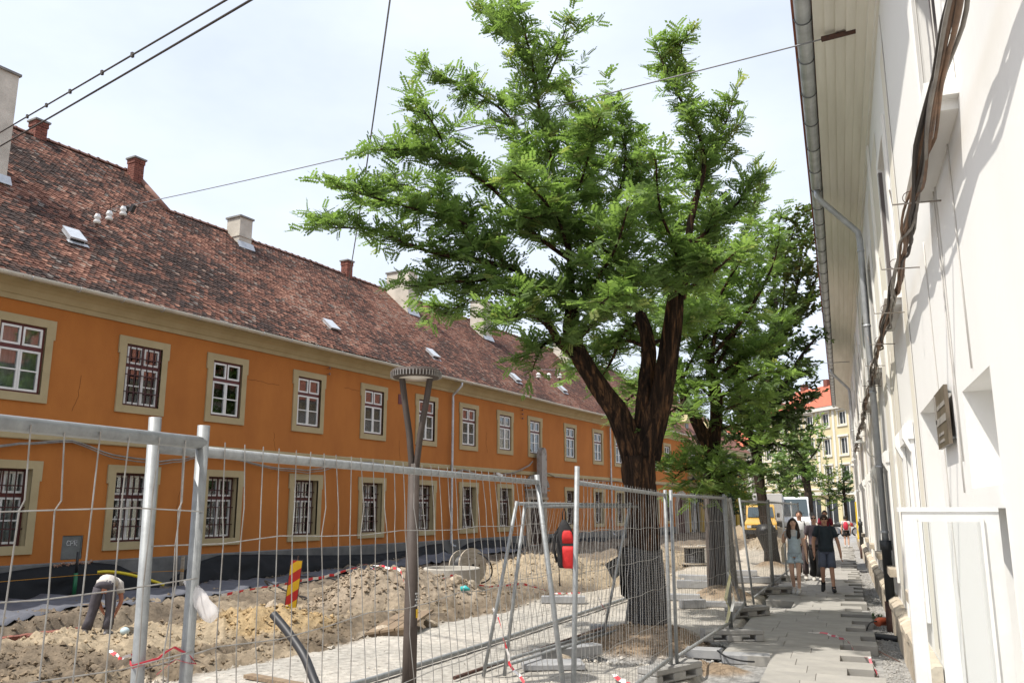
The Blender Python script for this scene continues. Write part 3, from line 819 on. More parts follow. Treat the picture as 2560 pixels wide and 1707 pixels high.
    # ridge caps
    mb = MB(); mb.sm = True
    rings = [[(x, q * math.cos(math.pi * k / 8) * 1.0, 0.11 * q / 0.13 * math.sin(math.pi * k / 8)) for k in range(9)] for x, q in ((0, 0.15), (0.03, 0.15), (0.05, 0.13), (0.37, 0.12))]
    mb.loft(rings, False, False); cap = mb.mesh('ridge_tile', True); cap.materials.append(mat('ridge_clay', (0.24, 0.125, 0.09), 0.95, col2=(0.16, 0.09, 0.07), scale=4))
    for (a, b, yy, z) in ((S0, SB, 7.0, 13.87), (SB, S1, 5.0, 12.07)):
        x = a
        while x < b - 0.3:
            zz = z + 0.05 * (float(fbm(np.array([x * 0.35]), np.array([yy * 0.5]), 3)[0]) - 0.5) * 2 - 0.03 * math.sin(x * 0.22)
            if not (a == S0 and x < 9): link('ridge_tile', cap, None, roof, (x, yy, zz), (0, random.uniform(-.03, .03), random.uniform(-.03, .03)))
            x += 0.36
    # verge of the taller part
    mb = MB(); mb.sm = True; mb.tube([(SB + 0.02, 4.9, 12.1), (SB + 0.02, 7.0, 13.98)], 0.1, 8); mb.build('verge', mat('ridge_clay', (0, 0, 0)), roof)
    # chimneys
    M_cap = mat('chimney_cap_concrete', (0.24, 0.235, 0.22), 0.95, var=0.3, scale=5)
    def plaster_chimney(s0, s1, y0, y1, top, band=False):
        c = empty('chimney', (0, 0, 0), 0, roof)
        zb = 7.1 + SL * (y0 + 0.5) - 0.35
        mb = MB(); mb.bb(s0, s1, y0, y1, zb, top)
        if band: mb.bb(s0 - 0.03, s1 + 0.03, y0 - 0.03, y1 + 0.03, top - 0.75, top - 0.68)
        mb.build('chimney_stack', M_plaster, c, False)
        mb = MB(); mb.bb(s0 - 0.05, s1 + 0.05, y0 - 0.05, y1 + 0.05, top, top + 0.07); mb.build('chimney_cap', M_cap, c, False)
        mb = MB(); za = 7.2 + SL * (y0 + 0.5)
        mb.add([(s0 - 0.1, y0 - 0.14, za - 0.08), (s1 + 0.1, y0 - 0.14, za - 0.08), (s1 + 0.1, y0 - 0.005, za + 0.2), (s0 - 0.1, y0 - 0.005, za + 0.2)], [(0, 1, 2, 3)])
        mb.build('flashing', M_zinc, c, False)
    def brick_chimney(sc, yc, w, zb, top):
        c = empty('chimney', (sc, yc, zb), 0, roof)
        H = top - zb; nb = max(3, int(H / 0.085)); bl = mats_brick
        mb = MB(); mb.bb(-w / 2 + .012, w / 2 - .012, -w / 2 + .012, w / 2 - .012, -0.3, H); mb.build('mortar_core', mat('old_mortar', (0.36, 0.30, 0.25), 1, var=0.3), c, False)
        for k in range(nb):
            z = k * H / nb; hh = H / nb - 0.012
            wid = w * (1.12 if k > nb - 3 else 1.0)
            for q in range(4):
                off = (0.25 if k % 2 else -0.25)
                for e in (-0.25, 0.25):
                    me = bl
                    o = link('brick', me, None, c, None, (0, 0, q * math.pi / 2))
                    v = Matrix.Rotation(q * math.pi / 2, 3, 'Z') @ Vector((wid * e + off * 0.06, -wid / 2 + 0.05, 0))
                    o.location = (v.x, v.y, z + hh / 2 + 0.006); o.scale = (wid * 0.5 - 0.012, 0.11, hh)
        mb = MB(); mb.bb(-w / 2 - .07, w / 2 + .07, -w / 2 - .07, w / 2 + .07, H, H + 0.06); mb.build('chimney_cap', M_cap, c, False)
    mbk = MB(); mbk.box((0, 0, 0), (1, 1, 1)); mats_brick = mbk.mesh('brick', False); mats_brick.materials.append(M_brick)
    rand_obj(M_brick, 0.25)
    plaster_chimney(10.7, 11.75, 3.2, 4.2, 13.65)
    plaster_chimney(20.8, 21.4, 4.25, 4.95, 12.6, True)
    plaster_chimney(30.25, 30.95, 3.45, 4.75, 12.78)
    plaster_chimney(36.95, 37.8, 3.45, 4.3, 12.8)
    plaster_chimney(47.5, 48.4, 3.6, 4.6, 12.7)
    brick_chimney(14.55, 7.0, 0.38, 13.75, 14.36)
    brick_chimney(17.9, 6.55, 0.38, 13.2, 14.22)
    brick_chimney(27.7, 5.0, 0.35, 11.9, 12.74)
    # roof hatches
    def hatch(sc, yc):
        h = empty('roof_hatch', (sc, yc, 7.15 + SL * (yc + 0.5) + 0.02), 0, roof)
        h.rotation_euler = (math.atan(SL), 0, 0); h.scale = (0.72, 0.72, 0.72)
        mb = MB(); mb.bb(-0.3, 0.3, -0.3, 0.42, 0.0, 0.16); mb.build('hatch_frame', M_zinc, h, False)
        mb = MB(); mb.prism([(-0.34, 0.13), (-0.34, 0.20), (0.46, 0.19), (0.46, 0.16)], 'x', -0.33, 0.33); mb.build('hatch_lid', mat('bright_zinc_sheet', (0.62, 0.65, 0.68), 0.35, metal=0.4, var=0.15), h, False)
        mb = MB(); mb.bb(-0.26, 0.26, -0.315, -0.301, 0.03, 0.12); mb.build('hatch_opening', M_room, h, False)
        mb = MB(); mb.bb(-0.42, 0.42, -0.52, -0.316, 0.02, 0.035); mb.build('flashing', M_zinc, h, False)
    for sc, yc in ((12.75, 1.5), (21.95, 0.62), (28.2, 0.6), (35.1, 0.5), (40.65, 0.68), (47, 0.6)): hatch(sc, yc)
build_roof(ORANGE)

# ------------------------------------------------------------------ white building on the right
WX = 0.77
def build_white():
    root = empty('white_building', (WX, 10, 0))
    tag(root, 'tall white and cream plastered building along the pavement with zinc gutter and deep eaves', 'building')
    def L(x, y, z): return (x - WX, y - 10, z)
    upY = [5.72, 10.62, 15.6, 20.5, 25.4, 30.3, 35.2, 40.1, 45.0, 50]
    lowY = [10.62, 15.6, 20.5, 25.4, 30.3, 35.2, 40.1, 45.0, 50]
    holes = [(y - 0.55, y + 0.55, 4.35, 6.2) for y in upY] + [(y - 0.55, y + 0.55, 0.95, 2.62) for y in lowY] + [(4.9, 5.98, -0.12, 2.63), (7.55, 8.93, -0.12, 2.8)]
    ss = sorted({-9, 56, *[h[0] for h in holes], *[h[1] for h in holes]}); zz = sorted({-0.5, 8.3, *[h[2] for h in holes], *[h[3] for h in holes]})
    mb = MB()
    for i in range(len(ss) - 1):
        for j in range(len(zz) - 1):
            a, b, c, d = ss[i], ss[i + 1], zz[j], zz[j + 1]
            if any(h[0] < (a + b) / 2 < h[1] and h[2] < (c + d) / 2 < h[3] for h in holes): continue
            mb.add([L(WX, a, c), L(WX, a, d), L(WX, b, d), L(WX, b, c)], [(0, 1, 2, 3)])
    for (a, b, c, d) in holes:
        dp = 0.45 if c < 0 else 0.2
        x1 = WX + dp
        mb.add([L(WX, b, c), L(WX, b, d), L(x1, b, d), L(x1, b, c)], [(0, 1, 2, 3)])
        mb.add([L(WX, a, c), L(x1, a, c), L(x1, a, d), L(WX, a, d)], [(0, 1, 2, 3)])
        mb.add([L(WX, a, d), L(x1, a, d), L(x1, b, d), L(WX, b, d)], [(0, 1, 2, 3)])
        mb.add([L(WX, a, c), L(WX, b, c), L(x1, b, c), L(x1, a, c)], [(0, 1, 2, 3)])
    mb.add([L(WX, 56, -0.5), L(WX, 56, 8.3), L(9, 56, 8.3), L(9, 56, -0.5)], [(0, 1, 2, 3)])
    mb.add([L(WX, -9, -0.5), L(9, -9, -0.5), L(9, -9, 8.3), L(WX, -9, 8.3)], [(0, 1, 2, 3)])
    mb.build('wall', M_white, root, False)
    # cream panels between the bays, a few millimetres proud
    mb = MB()
    for y in np.arange(6.9, 52, 4.9):
        for (a, b) in ((y + 0.3 + 2.05, y + 2.9 + 0.0),):
            pass
    edges = [8.95 + 0.2] + [v for y in lowY for v in (y - 0.95, y + 0.95)] + [55.8]
    for a, b in zip(edges[0::2], edges[1::2]):
        if b - a > 0.2:
            x = WX - 0.004
            mb.add([L(x, a, 0.5), L(x, a, 6.9), L(x, b, 6.9), L(x, b, 0.5)], [(0, 1, 2, 3)])
    mb.build('cream_panel', M_cream, root, False)
    # pilaster strips
    for y in (13.1, 18.05, 22.95, 27.85, 37.6, 47.4):
        mb = MB(); mb.bb(*[v for v in (WX - 0.035 - WX, -0.004)], y - 0.12 - 10, y + 0.12 - 10, 0.3, 7.3); mb.build('pilaster', M_white, root, False)
    # eaves: stepped boards, gutter
    prof = [(0.0, 7.30), (-0.03, 7.30), (-0.03, 7.42), (-0.09, 7.45), (-0.09, 7.56), (-0.20, 7.60), (-0.20, 7.64), (-0.31, 7.65), (-0.31, 7.69), (-0.43, 7.70), (-0.43, 7.74), (-0.55, 7.745), (-0.55, 7.78), (-0.68, 7.785), (-0.68, 7.9), (0.0, 7.9)]
    mb = MB(); mb.prism(prof, 'y', -19, 43); mb.build('soffit', M_soffit, root, False)
    mb = MB(); n = 10; gr = 0.10
    rings = [[(-0.79 - gr * math.cos(math.pi * k / n), y, 7.86 - gr * math.sin(math.pi * k / n)) for k in range(n + 1)] + [(-0.79 + gr * .92, y, 7.87), (-0.79 - gr * .92, y, 7.87)] for y in np.linspace(-19, 43, 30)]
    mb.sm = False; mb.loft(rings); mb.build('gutter', M_zinc, root, False)
    mb = MB(); mb.tube([(-0.79 - 0.108 * math.cos(math.pi * k / 10), 0, -0.108 * math.sin(math.pi * k / 10)) for k in range(11)], 0.007, 5)
    br = mb.mesh('gutter_bracket', True); br.materials.append(mat('dark_zinc', (0.16, 0.17, 0.18), 0.6, metal=0.4))
    for k in range(50): link('gutter_bracket', br, None, root, (0, -8 + k * 1.0, 7.86))
    mb = MB(); mb.add([(-0.92, -19, 7.9), (8.3, -19, 12.5), (8.3, 43, 12.5), (-0.92, 43, 7.9)], [(0, 1, 2, 3)]); mb.add([(-0.92, -19, 7.88), (-0.92, 43, 7.88), (0.2, 43, 7.91), (0.2, -19, 7.91)], [(0, 1, 2, 3)])
    mb.build('roof', mat('unseen_red_roof', (0.30, 0.10, 0.06), 0.9, var=0.4, scale=3), root, False)  # unseen roof slab, added to cast shadow
    # upper windows
    M_sill = M_white  # alias of the plain white wall paint
    for i, y in enumerate(upY):
        w = empty('window', (0, y - 10, 4.35), 0, root)
        mb = MB(); mb.bb(0.14, 0.19, -0.55, 0.55, 0, 1.85); mb.build('pane', mat('dark_window_glass', (0.03, 0.035, 0.04), 0.06), w, False)
        mb = MB()
        for (a, b, c, d) in ((-0.55, -0.48, 0, 1.85), (0.48, 0.55, 0, 1.85), (-0.48, 0.48, 0, 0.07), (-0.48, 0.48, 1.78, 1.85), (-0.03, 0.03, 0.07, 1.78)): mb.bb(0.09, 0.138, a, b, c, d)
        mb.build('frame', M_shutter, w, False)
        mb = MB(); mb.bb(-0.17, 0.0, -0.85, 0.85, -0.19, -0.10); mb.bb(-0.10, 0.0, -0.78, 0.78, -0.25, -0.19); mb.build('sill', M_white, w, False)
        mb = MB(); mb.bb(-0.03, -0.003, -0.8, -0.552, -0.099, 2.0); mb.bb(-0.03, -0.003, 0.552, 0.8, -0.099, 2.0); mb.bb(-0.03, -0.003, -0.552, 0.552, 1.852, 2.0); mb.build('surround', M_white, w, False)
        if i in (0, 1, 2, 4):
            s_ = empty('shutter', (-0.03, 0.56, 0.05), R(-78), w)
            mb = MB(); mb.bb(-0.02, 0.02, 0, 0.05, 0, 1.75); mb.bb(-0.02, 0.02, 0.43, 0.48, 0, 1.75); mb.bb(-0.02, 0.02, 0.05, 0.43, 0, 0.06); mb.bb(-0.02, 0.02, 0.05, 0.43, 1.69, 1.75)
            mb.build('shutter_frame', M_white if i != 1 else M_shutter, s_, False)
            mb = MB()
            for k in range(22): mb.box((0, 0.24, 0.1 + k * 0.073), (0.012, 0.38, 0.06), (0, 0.6, 0))
            mb.build('louvres', M_white if i != 1 else M_shutter, s_, False)
    # lower windows with consoles
    for y in lowY:
        w = empty('window', (0, y - 10, 0.95), 0, root)
        mb = MB(); mb.bb(0.13, 0.19, -0.55, 0.55, 0, 1.67); mb.build('pane', mat('dark_window_glass', (0, 0, 0)), w, False)
        mb = MB()
        for (a, b, c, d) in ((-0.55, -0.45, 0, 1.67), (0.45, 0.55, 0, 1.67), (-0.45, 0.45, 0, 0.1), (-0.45, 0.45, 1.57, 1.67), (-0.05, 0.05, 0.1, 1.57), (-0.45, -0.05, 1.0, 1.07), (0.05, 0.45, 1.0, 1.07)): mb.bb(0.06, 0.128, a, b, c, d)
        mb.build('frame', M_whitepaint, w, False)
        mb = MB(); mb.bb(-0.04, -0.006, -0.8, -0.552, -0.2, 1.67); mb.bb(-0.04, -0.006, 0.552, 0.8, -0.2, 1.67); mb.bb(-0.06, -0.006, -0.82, 0.82, 1.672, 1.86); mb.build('surround', M_white, w, False)
        mb = MB(); mb.bb(-0.14, 0.0, -0.7, 0.7, -0.12, -0.001); mb.build('sill', M_stone, w, False)
        for q in (-0.68, 0.68):
            mb = MB(); mb.prism([(0.0, 1.5), (-0.05, 1.55), (-0.11, 1.68), (-0.11, 1.8), (-0.06, 1.86), (0.0, 1.86)][::-1], 'y', q - 0.06, q + 0.06); mb.build('console', M_white, w, False)
    # stone base course, block by block
    mb = MB(); mb.prism([(0.0, -0.25), (-0.12, -0.25), (-0.12, 0.30), (-0.15, 0.32), (-0.15, 0.40), (-0.06, 0.46), (0.0, 0.46)][::-1], 'y', -0.44, 0.44)
    st = mb.mesh('base_stone', False); st.materials.append(M_stone)
    y = 9.4
    while y < 54:
        link('base_stone', st, None, root, (random.uniform(-0.01, 0.012), y - 10, random.uniform(-0.015, 0.015)), (0, 0, random.uniform(-0.01, 0.01))); y += 0.89
    # the two door recesses
    mb = MB(); mb.bb(0.38, 0.45, 4.9 - 10, 5.98 - 10, 2.0, 2.62); mb.bb(0.0, 0.45, 4.905 - 10, 5.975 - 10, 1.9, 2.02)
    mb.build('transom', M_white, root, False)
    mb = MB(); mb.bb(0.40, 0.449, 4.905 - 10, 5.975 - 10, -0.1, 1.899); mb.build('door', mat('pale_door', (0.70, 0.70, 0.68), 0.5), root, False)
    d2 = empty('door', (0.42, 8.24 - 10, -0.1), 0, root)
    mb = MB(); mb.bb(-0.02, 0.029, -0.69, 0.69, 0, 2.89)
    for a, b in ((-0.66, -0.04), (0.04, 0.66)):
        for c, d in ((0.15, 0.95), (1.1, 2.0), (2.15, 2.8)): mb.bb(-0.045, -0.021, a, b, c, d)
    mb.build('door_leaf', M_white, d2, False)
    # open glazed leaf standing square to the wall
    lf = empty('glazed_door_leaf', (-0.03, 4.96 - 10, 0.0), R(2), root)
    mb = MB()
    for (a, b, c, d) in ((-0.45, -0.395, 0.02, 1.88), (-0.075, 0.0, 0.02, 1.88), (-0.395, -0.075, 1.83, 1.88), (-0.395, -0.075, 0.02, 0.35)): mb.bb(a, b, -0.028, 0.028, c, d)
    mb.bb(-0.397, -0.382, -0.04, -0.029, 0.35, 1.85); mb.bb(-0.09, -0.073, -0.04, -0.029, 0.35, 1.85); mb.bb(-0.47, 0.0, -0.034, 0.034, 1.881, 1.905)
    mb.build('leaf_frame', M_whitepaint, lf, False)
    mb = MB(); mb.bb(-0.395, -0.075, -0.004, 0.004, 0.35, 1.83); mb.build('pane', glass_mat('leaf_glass', (0.97, 0.985, 0.985), 0.03), lf, False)
    # downpipes
    def pipe(y):
        d = empty('downpipe', (0, y - 10, 0), 0, root)
        mb = MB(); mb.sm = True; mb.tube([(-0.79, 0, 7.77), (-0.79, 0, 7.66), (-0.74, 0, 7.56), (-0.24, 0, 6.98), (-0.14, 0, 6.86), (-0.12, 0, 6.7), (-0.12, 0, 1.32)], 0.055, 12)
        for z in (6.5, 5.1, 3.9, 2.6, 1.5): mb.tube([(-0.12, 0, z - 0.02), (-0.12, 0, z + 0.02)], 0.064, 12)
        mb.build('zinc_pipe', M_zinc, d)
        mb = MB(); mb.sm = True; mb.tube([(-0.12, 0, 0.34), (-0.12, 0, 1.2), (-0.12, 0, 1.2), (-0.12, 0, 1.36)], [0.075, 0.075, 0.095, 0.095], 12); mb.build('cast_iron_pipe', mat('dark_grey_iron', (0.045, 0.05, 0.055), 0.55), d)
        mb = MB(); mb.sm = True; mb.tube([(-0.12, 0, -0.2), (-0.12, 0, 0.36)], 0.095, 12); mb.build('pipe_foot', M_rust, d)
    pipe(15.9); pipe(38.0)
    # sign plate standing off the wall, its print too small to read
    sg = empty('sign_plate', (-0.04, 6.78 - 10, 2.54), 0, root)
    mb = MB(); mb.bb(-0.012, 0.012, -0.335, 0.335, -0.205, 0.205); mb.build('plate', mat('olive_brown_sign', (0.155, 0.125, 0.09), 0.4, var=0.2, scale=5), sg, False)
    mb = MB(); mb.bb(-0.016, -0.0125, -0.30, 0.18, 0.07, 0.10); mb.bb(-0.016, -0.0125, -0.30, 0.30, -0.04, 0.01); mb.bb(-0.016, -0.0125, -0.1, 0.2, -0.12, -0.10); mb.bb(-0.016, -0.0125, 0.24, 0.33, -0.02, 0.19); mb.bb(-0.016, -0.0125, -0.1, 0.2, -0.17, -0.15)
    mb.build('print', mat('sign_print', (0.30, 0.28, 0.25), 0.5), sg, False)
    mb = MB()
    for a in (-0.28, 0.28):
        for c in (-0.16, 0.16): mb.tube([(0.012, a, c), (0.04, a, c)], 0.01, 6)
    mb.build('stand_off', M_galv, sg)
    mb = MB(); mb.sm = True; mb.tube([L(WX, 19.4, 2.95), L(0.62, 19.4, 3.0), L(0.52, 19.3, 3.25), L(0.46, 19.2, 3.3)], 0.015, 6); mb.lathe([(0.02, 0), (0.11, -0.05), (0.12, -0.07)], L(0.44, 19.2, 3.32), 12); mb.build('wall_lamp', M_whitepaint, root)
    for y, z0, z1 in ((5.45, 2.7, 7.3), (6.2, 2.2, 7.3), (6.3, 2.0, 4.1), (7.2, 0.6, 4.0), (9.15, 0.6, 7.2), (12.3, 1.0, 4.0)):  # thin cables added to stand for the wall's vertical shadow lines
        mb = MB(); mb.sm = True; mb.tube([L(WX - 0.008, y + 0.012 * math.sin(q * 2.1 + y), z0 + (z1 - z0) * q / 8) for q in range(9)], 0.005, 5); mb.build('wall_cable', mat('shadow_line_cable', (0.60, 0.58, 0.54), 0.7), root)
    mb = MB(); mb.bb(-0.16, -0.10, 45.0 - 10, 46.2 - 10, 0.3, 2.2); mb.build('yellow_panel', mat('yellow_panel', (0.80, 0.55, 0.02), 0.5), root, False)
    return root
build_white()

# sagging bundle of service cables on brackets along the white wall
def build_bundle():
    root = empty('cable_bundle', (0.6, 10, 4.0))
    tag(root, 'thick sagging bundle of old brown and black cables bracketed along the white wall', 'cables')
    rnd = random.Random(21)
    brY = [3.2, 4.4, 6.0, 7.7, 9.5, 11.35, 13.1, 15.3, 17.6, 20, 23, 26, 29, 33]
    ys = np.arange(1.5, 34, 0.16)
    mts = [M_cable, M_cablebrown, M_cablegrey, M_cablebrown, M_cable, M_cablegrey, M_cablebrown, M_cable, M_cable, M_cablebrown, M_cablegrey]
    for k in range(11):
        ph = rnd.uniform(0, 6.28); fr = rnd.uniform(0.8, 2.2); rad = rnd.uniform(0.010, 0.036); sg = rnd.uniform(-0.01, 0.06)
        loop = rnd.choice([None, rnd.uniform(5, 9), rnd.uniform(5, 15)])
        pts = []
        for y in ys:
            near = min(abs(y - b) for b in brY)
            sp = rad * (0.75 + 0.9 * min(1, near / 0.8))
            a = ph + fr * y + 0.7 * math.sin(y * 1.3 + ph)
            x = 0.625 + sp * math.cos(a) + 0.012 * math.sin(y * 0.9); z = 4.03 + sp * math.sin(a) - sg * min(1, near / 0.9) + 0.02 * math.sin(y * 0.5)
            if loop: z -= 0.10 * math.exp(-((y - loop) / 0.4) ** 2)
            pts.append((x - 0.6, y - 10, z - 4.0))
        mb = MB(); mb.sm = True; mb.tube(pts, rnd.uniform(0.008, 0.0125), 6); mb.build('cable', mts[k], root)
    for b in brY:
        if b < 5: continue
        mb = MB(); mb.sm = True; mb.tube([(WX + 0.02 - 0.6, b - 10, -0.07), (0.47 - 0.6, b - 10, -0.06), (0.46 - 0.6, b - 10, 0.05)], 0.006, 5); mb.build('bracket', mat('grey_bracket', (0.28, 0.25, 0.22), 0.7), root)
        mb = MB(); mb.sm = True; mb.tube([(0.585 - 0.6 + 0.045 * math.cos(q), b - 10 + 0.04, 0.045 * math.sin(q) - 0.01) for q in np.linspace(0, 6.28, 14)], 0.003, 5, False); mb.build('binding_wire', M_rust, root)
build_bundle()

# ------------------------------------------------------------------ sheets along the orange plinth
def cloth(name, sv, top, bot, mat_, label, cat, nrows=10, wob=0.05, group=None):
    """sheet between two rails given as functions of s -> (out, z)"""
    ns = len(sv); V = []; 
    for j in range(nrows):
        u = j / (nrows - 1)
        for i, s in enumerate(sv):
            a = top(s); b = bot(s)
            w = wob * math.sin(math.pi * u)
            nz = (float(fbm(np.array([s * 1.7]), np.array([u * 3.0 + 5]), 4)[0]) - 0.5) * 2
            fold = abs(math.sin(s * 2.1 + 1.5 * u + nz * 2)) ** 3
            out = a[0] + (b[0] - a[0]) * u + w * nz + 0.5 * w * fold; z = a[1] + (b[1] - a[1]) * u + 0.4 * w * nz + 0.3 * w * fold
            p = fw(s, out, z); V.append((p.x, p.y, p.z))
    F = [(j * ns + i, j * ns + i + 1, (j + 1) * ns + i + 1, (j + 1) * ns + i) for j in range(nrows - 1) for i in range(ns - 1)]
    mb = MB(); c = V[len(V) // 2]; mb.add([(v[0] - c[0], v[1] - c[1], v[2] - c[2]) for v in V], F)
    o = mb.build(name, mat_, None, True, c); tag(o, label, cat, group)
    m = o.modifiers.new('thickness', 'SOLIDIFY'); m.thickness = 0.006
    return o
def fgz(s, out):
    p = fw(s, out); return gz(p.x, p.y)
tpA = lambda s: (0.075, float(np.interp(s, [8, 10.2, 11.6, 12.4, 13.2, 13.8, 14.4, 15.0], [0.30, 0.42, 0.56, 0.60, 0.60, 0.52, 0.25, 0.02])))
tpB = lambda s: (0.075, float(np.interp(s, [15.4, 16.3, 17.0, 18.5, 20, 22, 24, 26, 27.3, 28.2], [0.05, 0.45, 0.60, 0.55, 0.46, 0.36, 0.30, 0.36, 0.50, 0.53])))
tpC = lambda s: (0.075, float(np.interp(s, [28.9, 30, 31, 33, 34, 34.9], [0.1, 0.45, 0.55, 0.5, 0.35, 0.25])))
tpD = lambda s: (0.075, float(np.interp(s, [37.6, 38.5, 40, 43, 45, 48, 52, 56], [0.45, 0.5, 0.3, 0.35, 0.2, 0.4, 0.3, 0.35])))
for nm, sv, tp, lb in (('A', np.arange(8, 15.01, 0.12), tpA, 'black plastic membrane against the plinth behind the bending worker'), ('B', np.arange(15.4, 28.21, 0.14), tpB, 'longest black membrane sagging along the plinth behind the striped beacon'),
                       ('C', np.arange(28.9, 34.91, 0.14), tpC, 'black membrane against the plinth between downpipe and stone portal'), ('D', np.arange(37.6, 56, 0.25), tpD, 'black membrane along the plinth beyond the stone portal')):
    cloth('membrane_sheet', sv, tp, lambda s: (0.42, fgz(s, 0.42) - 0.03), M_blacksheet, lb, 'plastic sheet', 9, 0.10, 'black membranes along the orange building')
def gtop(s): return (1.3 + 0.25 * math.sin(s), fgz(s, 1.3) + 0.16)
def gbot(s): o = 4.0 - 0.10 * (s - 9) + 0.2 * math.sin(2.3 * s); return (max(o, 1.9), fgz(s, max(o, 1.9)) + 0.03)
cloth('geotextile', np.arange(8.5, 16.6, 0.14), gtop, gbot, M_geotex, 'grey geotextile strip spread on the soil behind the bending worker', 'fabric', 10, 0.16)
cloth('geotextile', np.arange(16.9, 32, 0.18), lambda s: (1.1 + 0.2 * math.sin(1.7 * s), fgz(s, 1.1) + 0.12), lambda s: (1.9 + 0.25 * math.sin(1.1 * s), fgz(s, 1.9) + 0.03), M_geotex, 'narrow grey geotextile strip running from the beacon to the portal', 'fabric', 8, 0.16)

# ------------------------------------------------------------------ mesh fence panels
def wire_tube(pts, r, n=4):
    mb = MB(); mb.tube(pts, r, n, False); return mb
def fence_panel(p0, p1, label, z0=0.12, h0=2.07, h1=None, lean0=(0, 0), lean1=(0, 0), zw=(1.80, 1.45, 1.08, 0.7, 0.3), single=True, sp=0.112, seed=1, rail_r=0.020, tall0=0.06, tall1=0.06, group='mesh fence panels along the pavement', rail_drop=0.0, over=0.02, wr=0.0023):
    rnd = random.Random(seed)
    h1 = h1 or h0
    a = Vector((p0[0], p0[1], 0)); b = Vector((p1[0], p1[1], 0))
    root = empty('fence_panel', (a.x, a.y, z0)); tag(root, label, 'fence', group)
    A0 = Vector((0, 0, 0)); A1 = Vector((lean0[0], lean0[1], h0 - z0)); B0 = b - a; B1 = b - a + Vector((lean1[0], lean1[1], h1 - z0))
    def P(u, v): return (A0.lerp(A1, v)).lerp(B0.lerp(B1, v), u)
    e0 = 1 + tall0 / (h0 - z0); e1 = 1 + tall1 / (h1 - z0)
    for u, e in ((0, e0), (1, e1)):
        mb = MB(); mb.sm = True; mb.tube([P(u, 0), P(u, 0.5), P(u, e)], 0.021, 12); mb.build('post', M_galv, root)
    for v in (1.0 - rail_drop, 0.06):
        mb = MB(); mb.sm = True; mb.tube([P(0, v), P(0.5, v), P(1, v)], rail_r, 10); mb.build('rail', M_galv, root)
    Lh = (B0 - A0).length; n = int(Lh / sp)
    side = Vector((B0.y, -B0.x, 0)).normalized()
    parts = []
    for i in range(1, n):
        u = i / n
        pts = []
        bend = rnd.uniform(-0.012, 0.012)
        zv = [z / (h0) for z in zw]
        vs_ = sorted(set([0.05, 1.0 + over] + [min(0.98, q) for q in zv] + [0.9, 0.58, 0.2]))
        for v in vs_:
            uu = u + rnd.uniform(-0.011, 0.011) / Lh * (0 if v > 0.99 else 1) + bend * math.sin(v * 4) / Lh
            pts.append(P(uu, v) + side * (0.022 + rnd.uniform(-0.006, 0.006)))
        parts.append(pts)
    hz_ = []
    for z in zw:
        v = z / h0; pts = []
        for q in range(13):
            u = q / 12; pts.append(P(u, v) + side * 0.022 + Vector((0, 0, 0.012 * math.sin(u * 25 + z * 9) * (0.3 + rnd.random()))))
        hz_.append(pts)
    if single:
        for pts in parts + hz_:
            mb = wire_tube(pts, wr, 5); mb.sm = True; mb.build('wire', M_wire, root)
    else:
        mb = MB()
        for pts in parts + hz_: mb.tube(pts, 0.0019, 3, False)
        tag(mb.build('wire_mesh', M_wire, root), kind='stuff')
    return root
fence_panel((-2.06, -1.25), (-2.04, 2.3), 'nearest mesh fence panel at the left edge of the frame', h0=2.12, zw=(1.88, 1.635, 1.40, 1.1, 0.75, 0.4), seed=2, rail_r=0.022, over=0.0, group='near mesh fence panels')
fence_panel((-2.10, 2.18), (-2.02, 6.42), 'long mesh fence panel in front of the street lamp', h0=2.10, lean0=(-0.04, 0), lean1=(-0.22, -0.1), zw=(1.76, 1.36, 0.98, 0.6, 0.3), seed=3, tall0=0.1, group='near mesh fence panels')
fence_panel((-2.02, 6.45), (-1.93, 9.93), 'mesh fence panel between the hanging backpack and the big trunk', h0=2.10, h1=2.05, lean0=(0.05, 0.05), zw=(1.7, 1.35, 1.0, 0.62, 0.3), seed=4, tall0=0.13, group='near mesh fence panels')
fence_panel((-1.88, 10.02), (-1.68, 13.27), 'mesh fence panel right of the big trunk above the first concrete feet', h0=2.05, zw=(1.7, 1.3, 0.9, 0.5), seed=5)
fence_panel((-1.66, 13.3), (-1.75, 16.2), 'mesh fence panel with yellow ribbon on its post', h0=2.03, lean1=(-0.18, 0), zw=(1.7, 1.3, 0.9, 0.5), seed=6, single=False, sp=0.1)
fence_panel((-1.68, 16.9), (-1.60, 20.3), 'mesh fence panel in front of the second trunk', h0=2.03, lean0=(-0.16, 0), zw=(1.7, 1.3, 0.9, 0.5), seed=7, single=False, sp=0.1)
fence_panel((-1.58, 20.5), (-1.50, 23.9), 'mesh fence panel just left of the woman in dungarees', h0=2.03, zw=(1.7, 1.3, 0.9, 0.5), seed=8, single=False, sp=0.1)
fence_panel((-1.50, 24.1), (-1.46, 27.4), 'mesh fence panel beside the third leaning trunk', h0=2.03, zw=(1.7, 1.3, 0.9, 0.5), seed=9, single=False, sp=0.12)
fence_panel((-1.46, 27.6), (-1.42, 31.0), 'farthest mesh fence panel on the pavement edge', h0=2.03, zw=(1.7, 1.3, 0.9, 0.5), seed=10, single=False, sp=0.12)
# two spare panels leaned together against the big tree
for (p0, p1, l0, l1, h, sd, lb) in (((-3.97, 9.3), (-3.42, 12.45), (0.42, -0.03), (0.40, 0.3), 1.95, 12, 'outer spare fence panel leaning against the big tree'), ((-3.76, 9.42), (-3.2, 12.9), (0.24, 0.05), (0.30, 0.1), 1.92, 13, 'inner spare fence panel leaning against the big tree')):
    fence_panel(p0, p1, lb, z0=0.01, h0=h, lean0=l0, lean1=l1, zw=(1.6, 1.1, 0.6), seed=sd, sp=0.12, wr=0.0018, group='spare panels leaned on the tree', tall0=0.03, tall1=0.03)

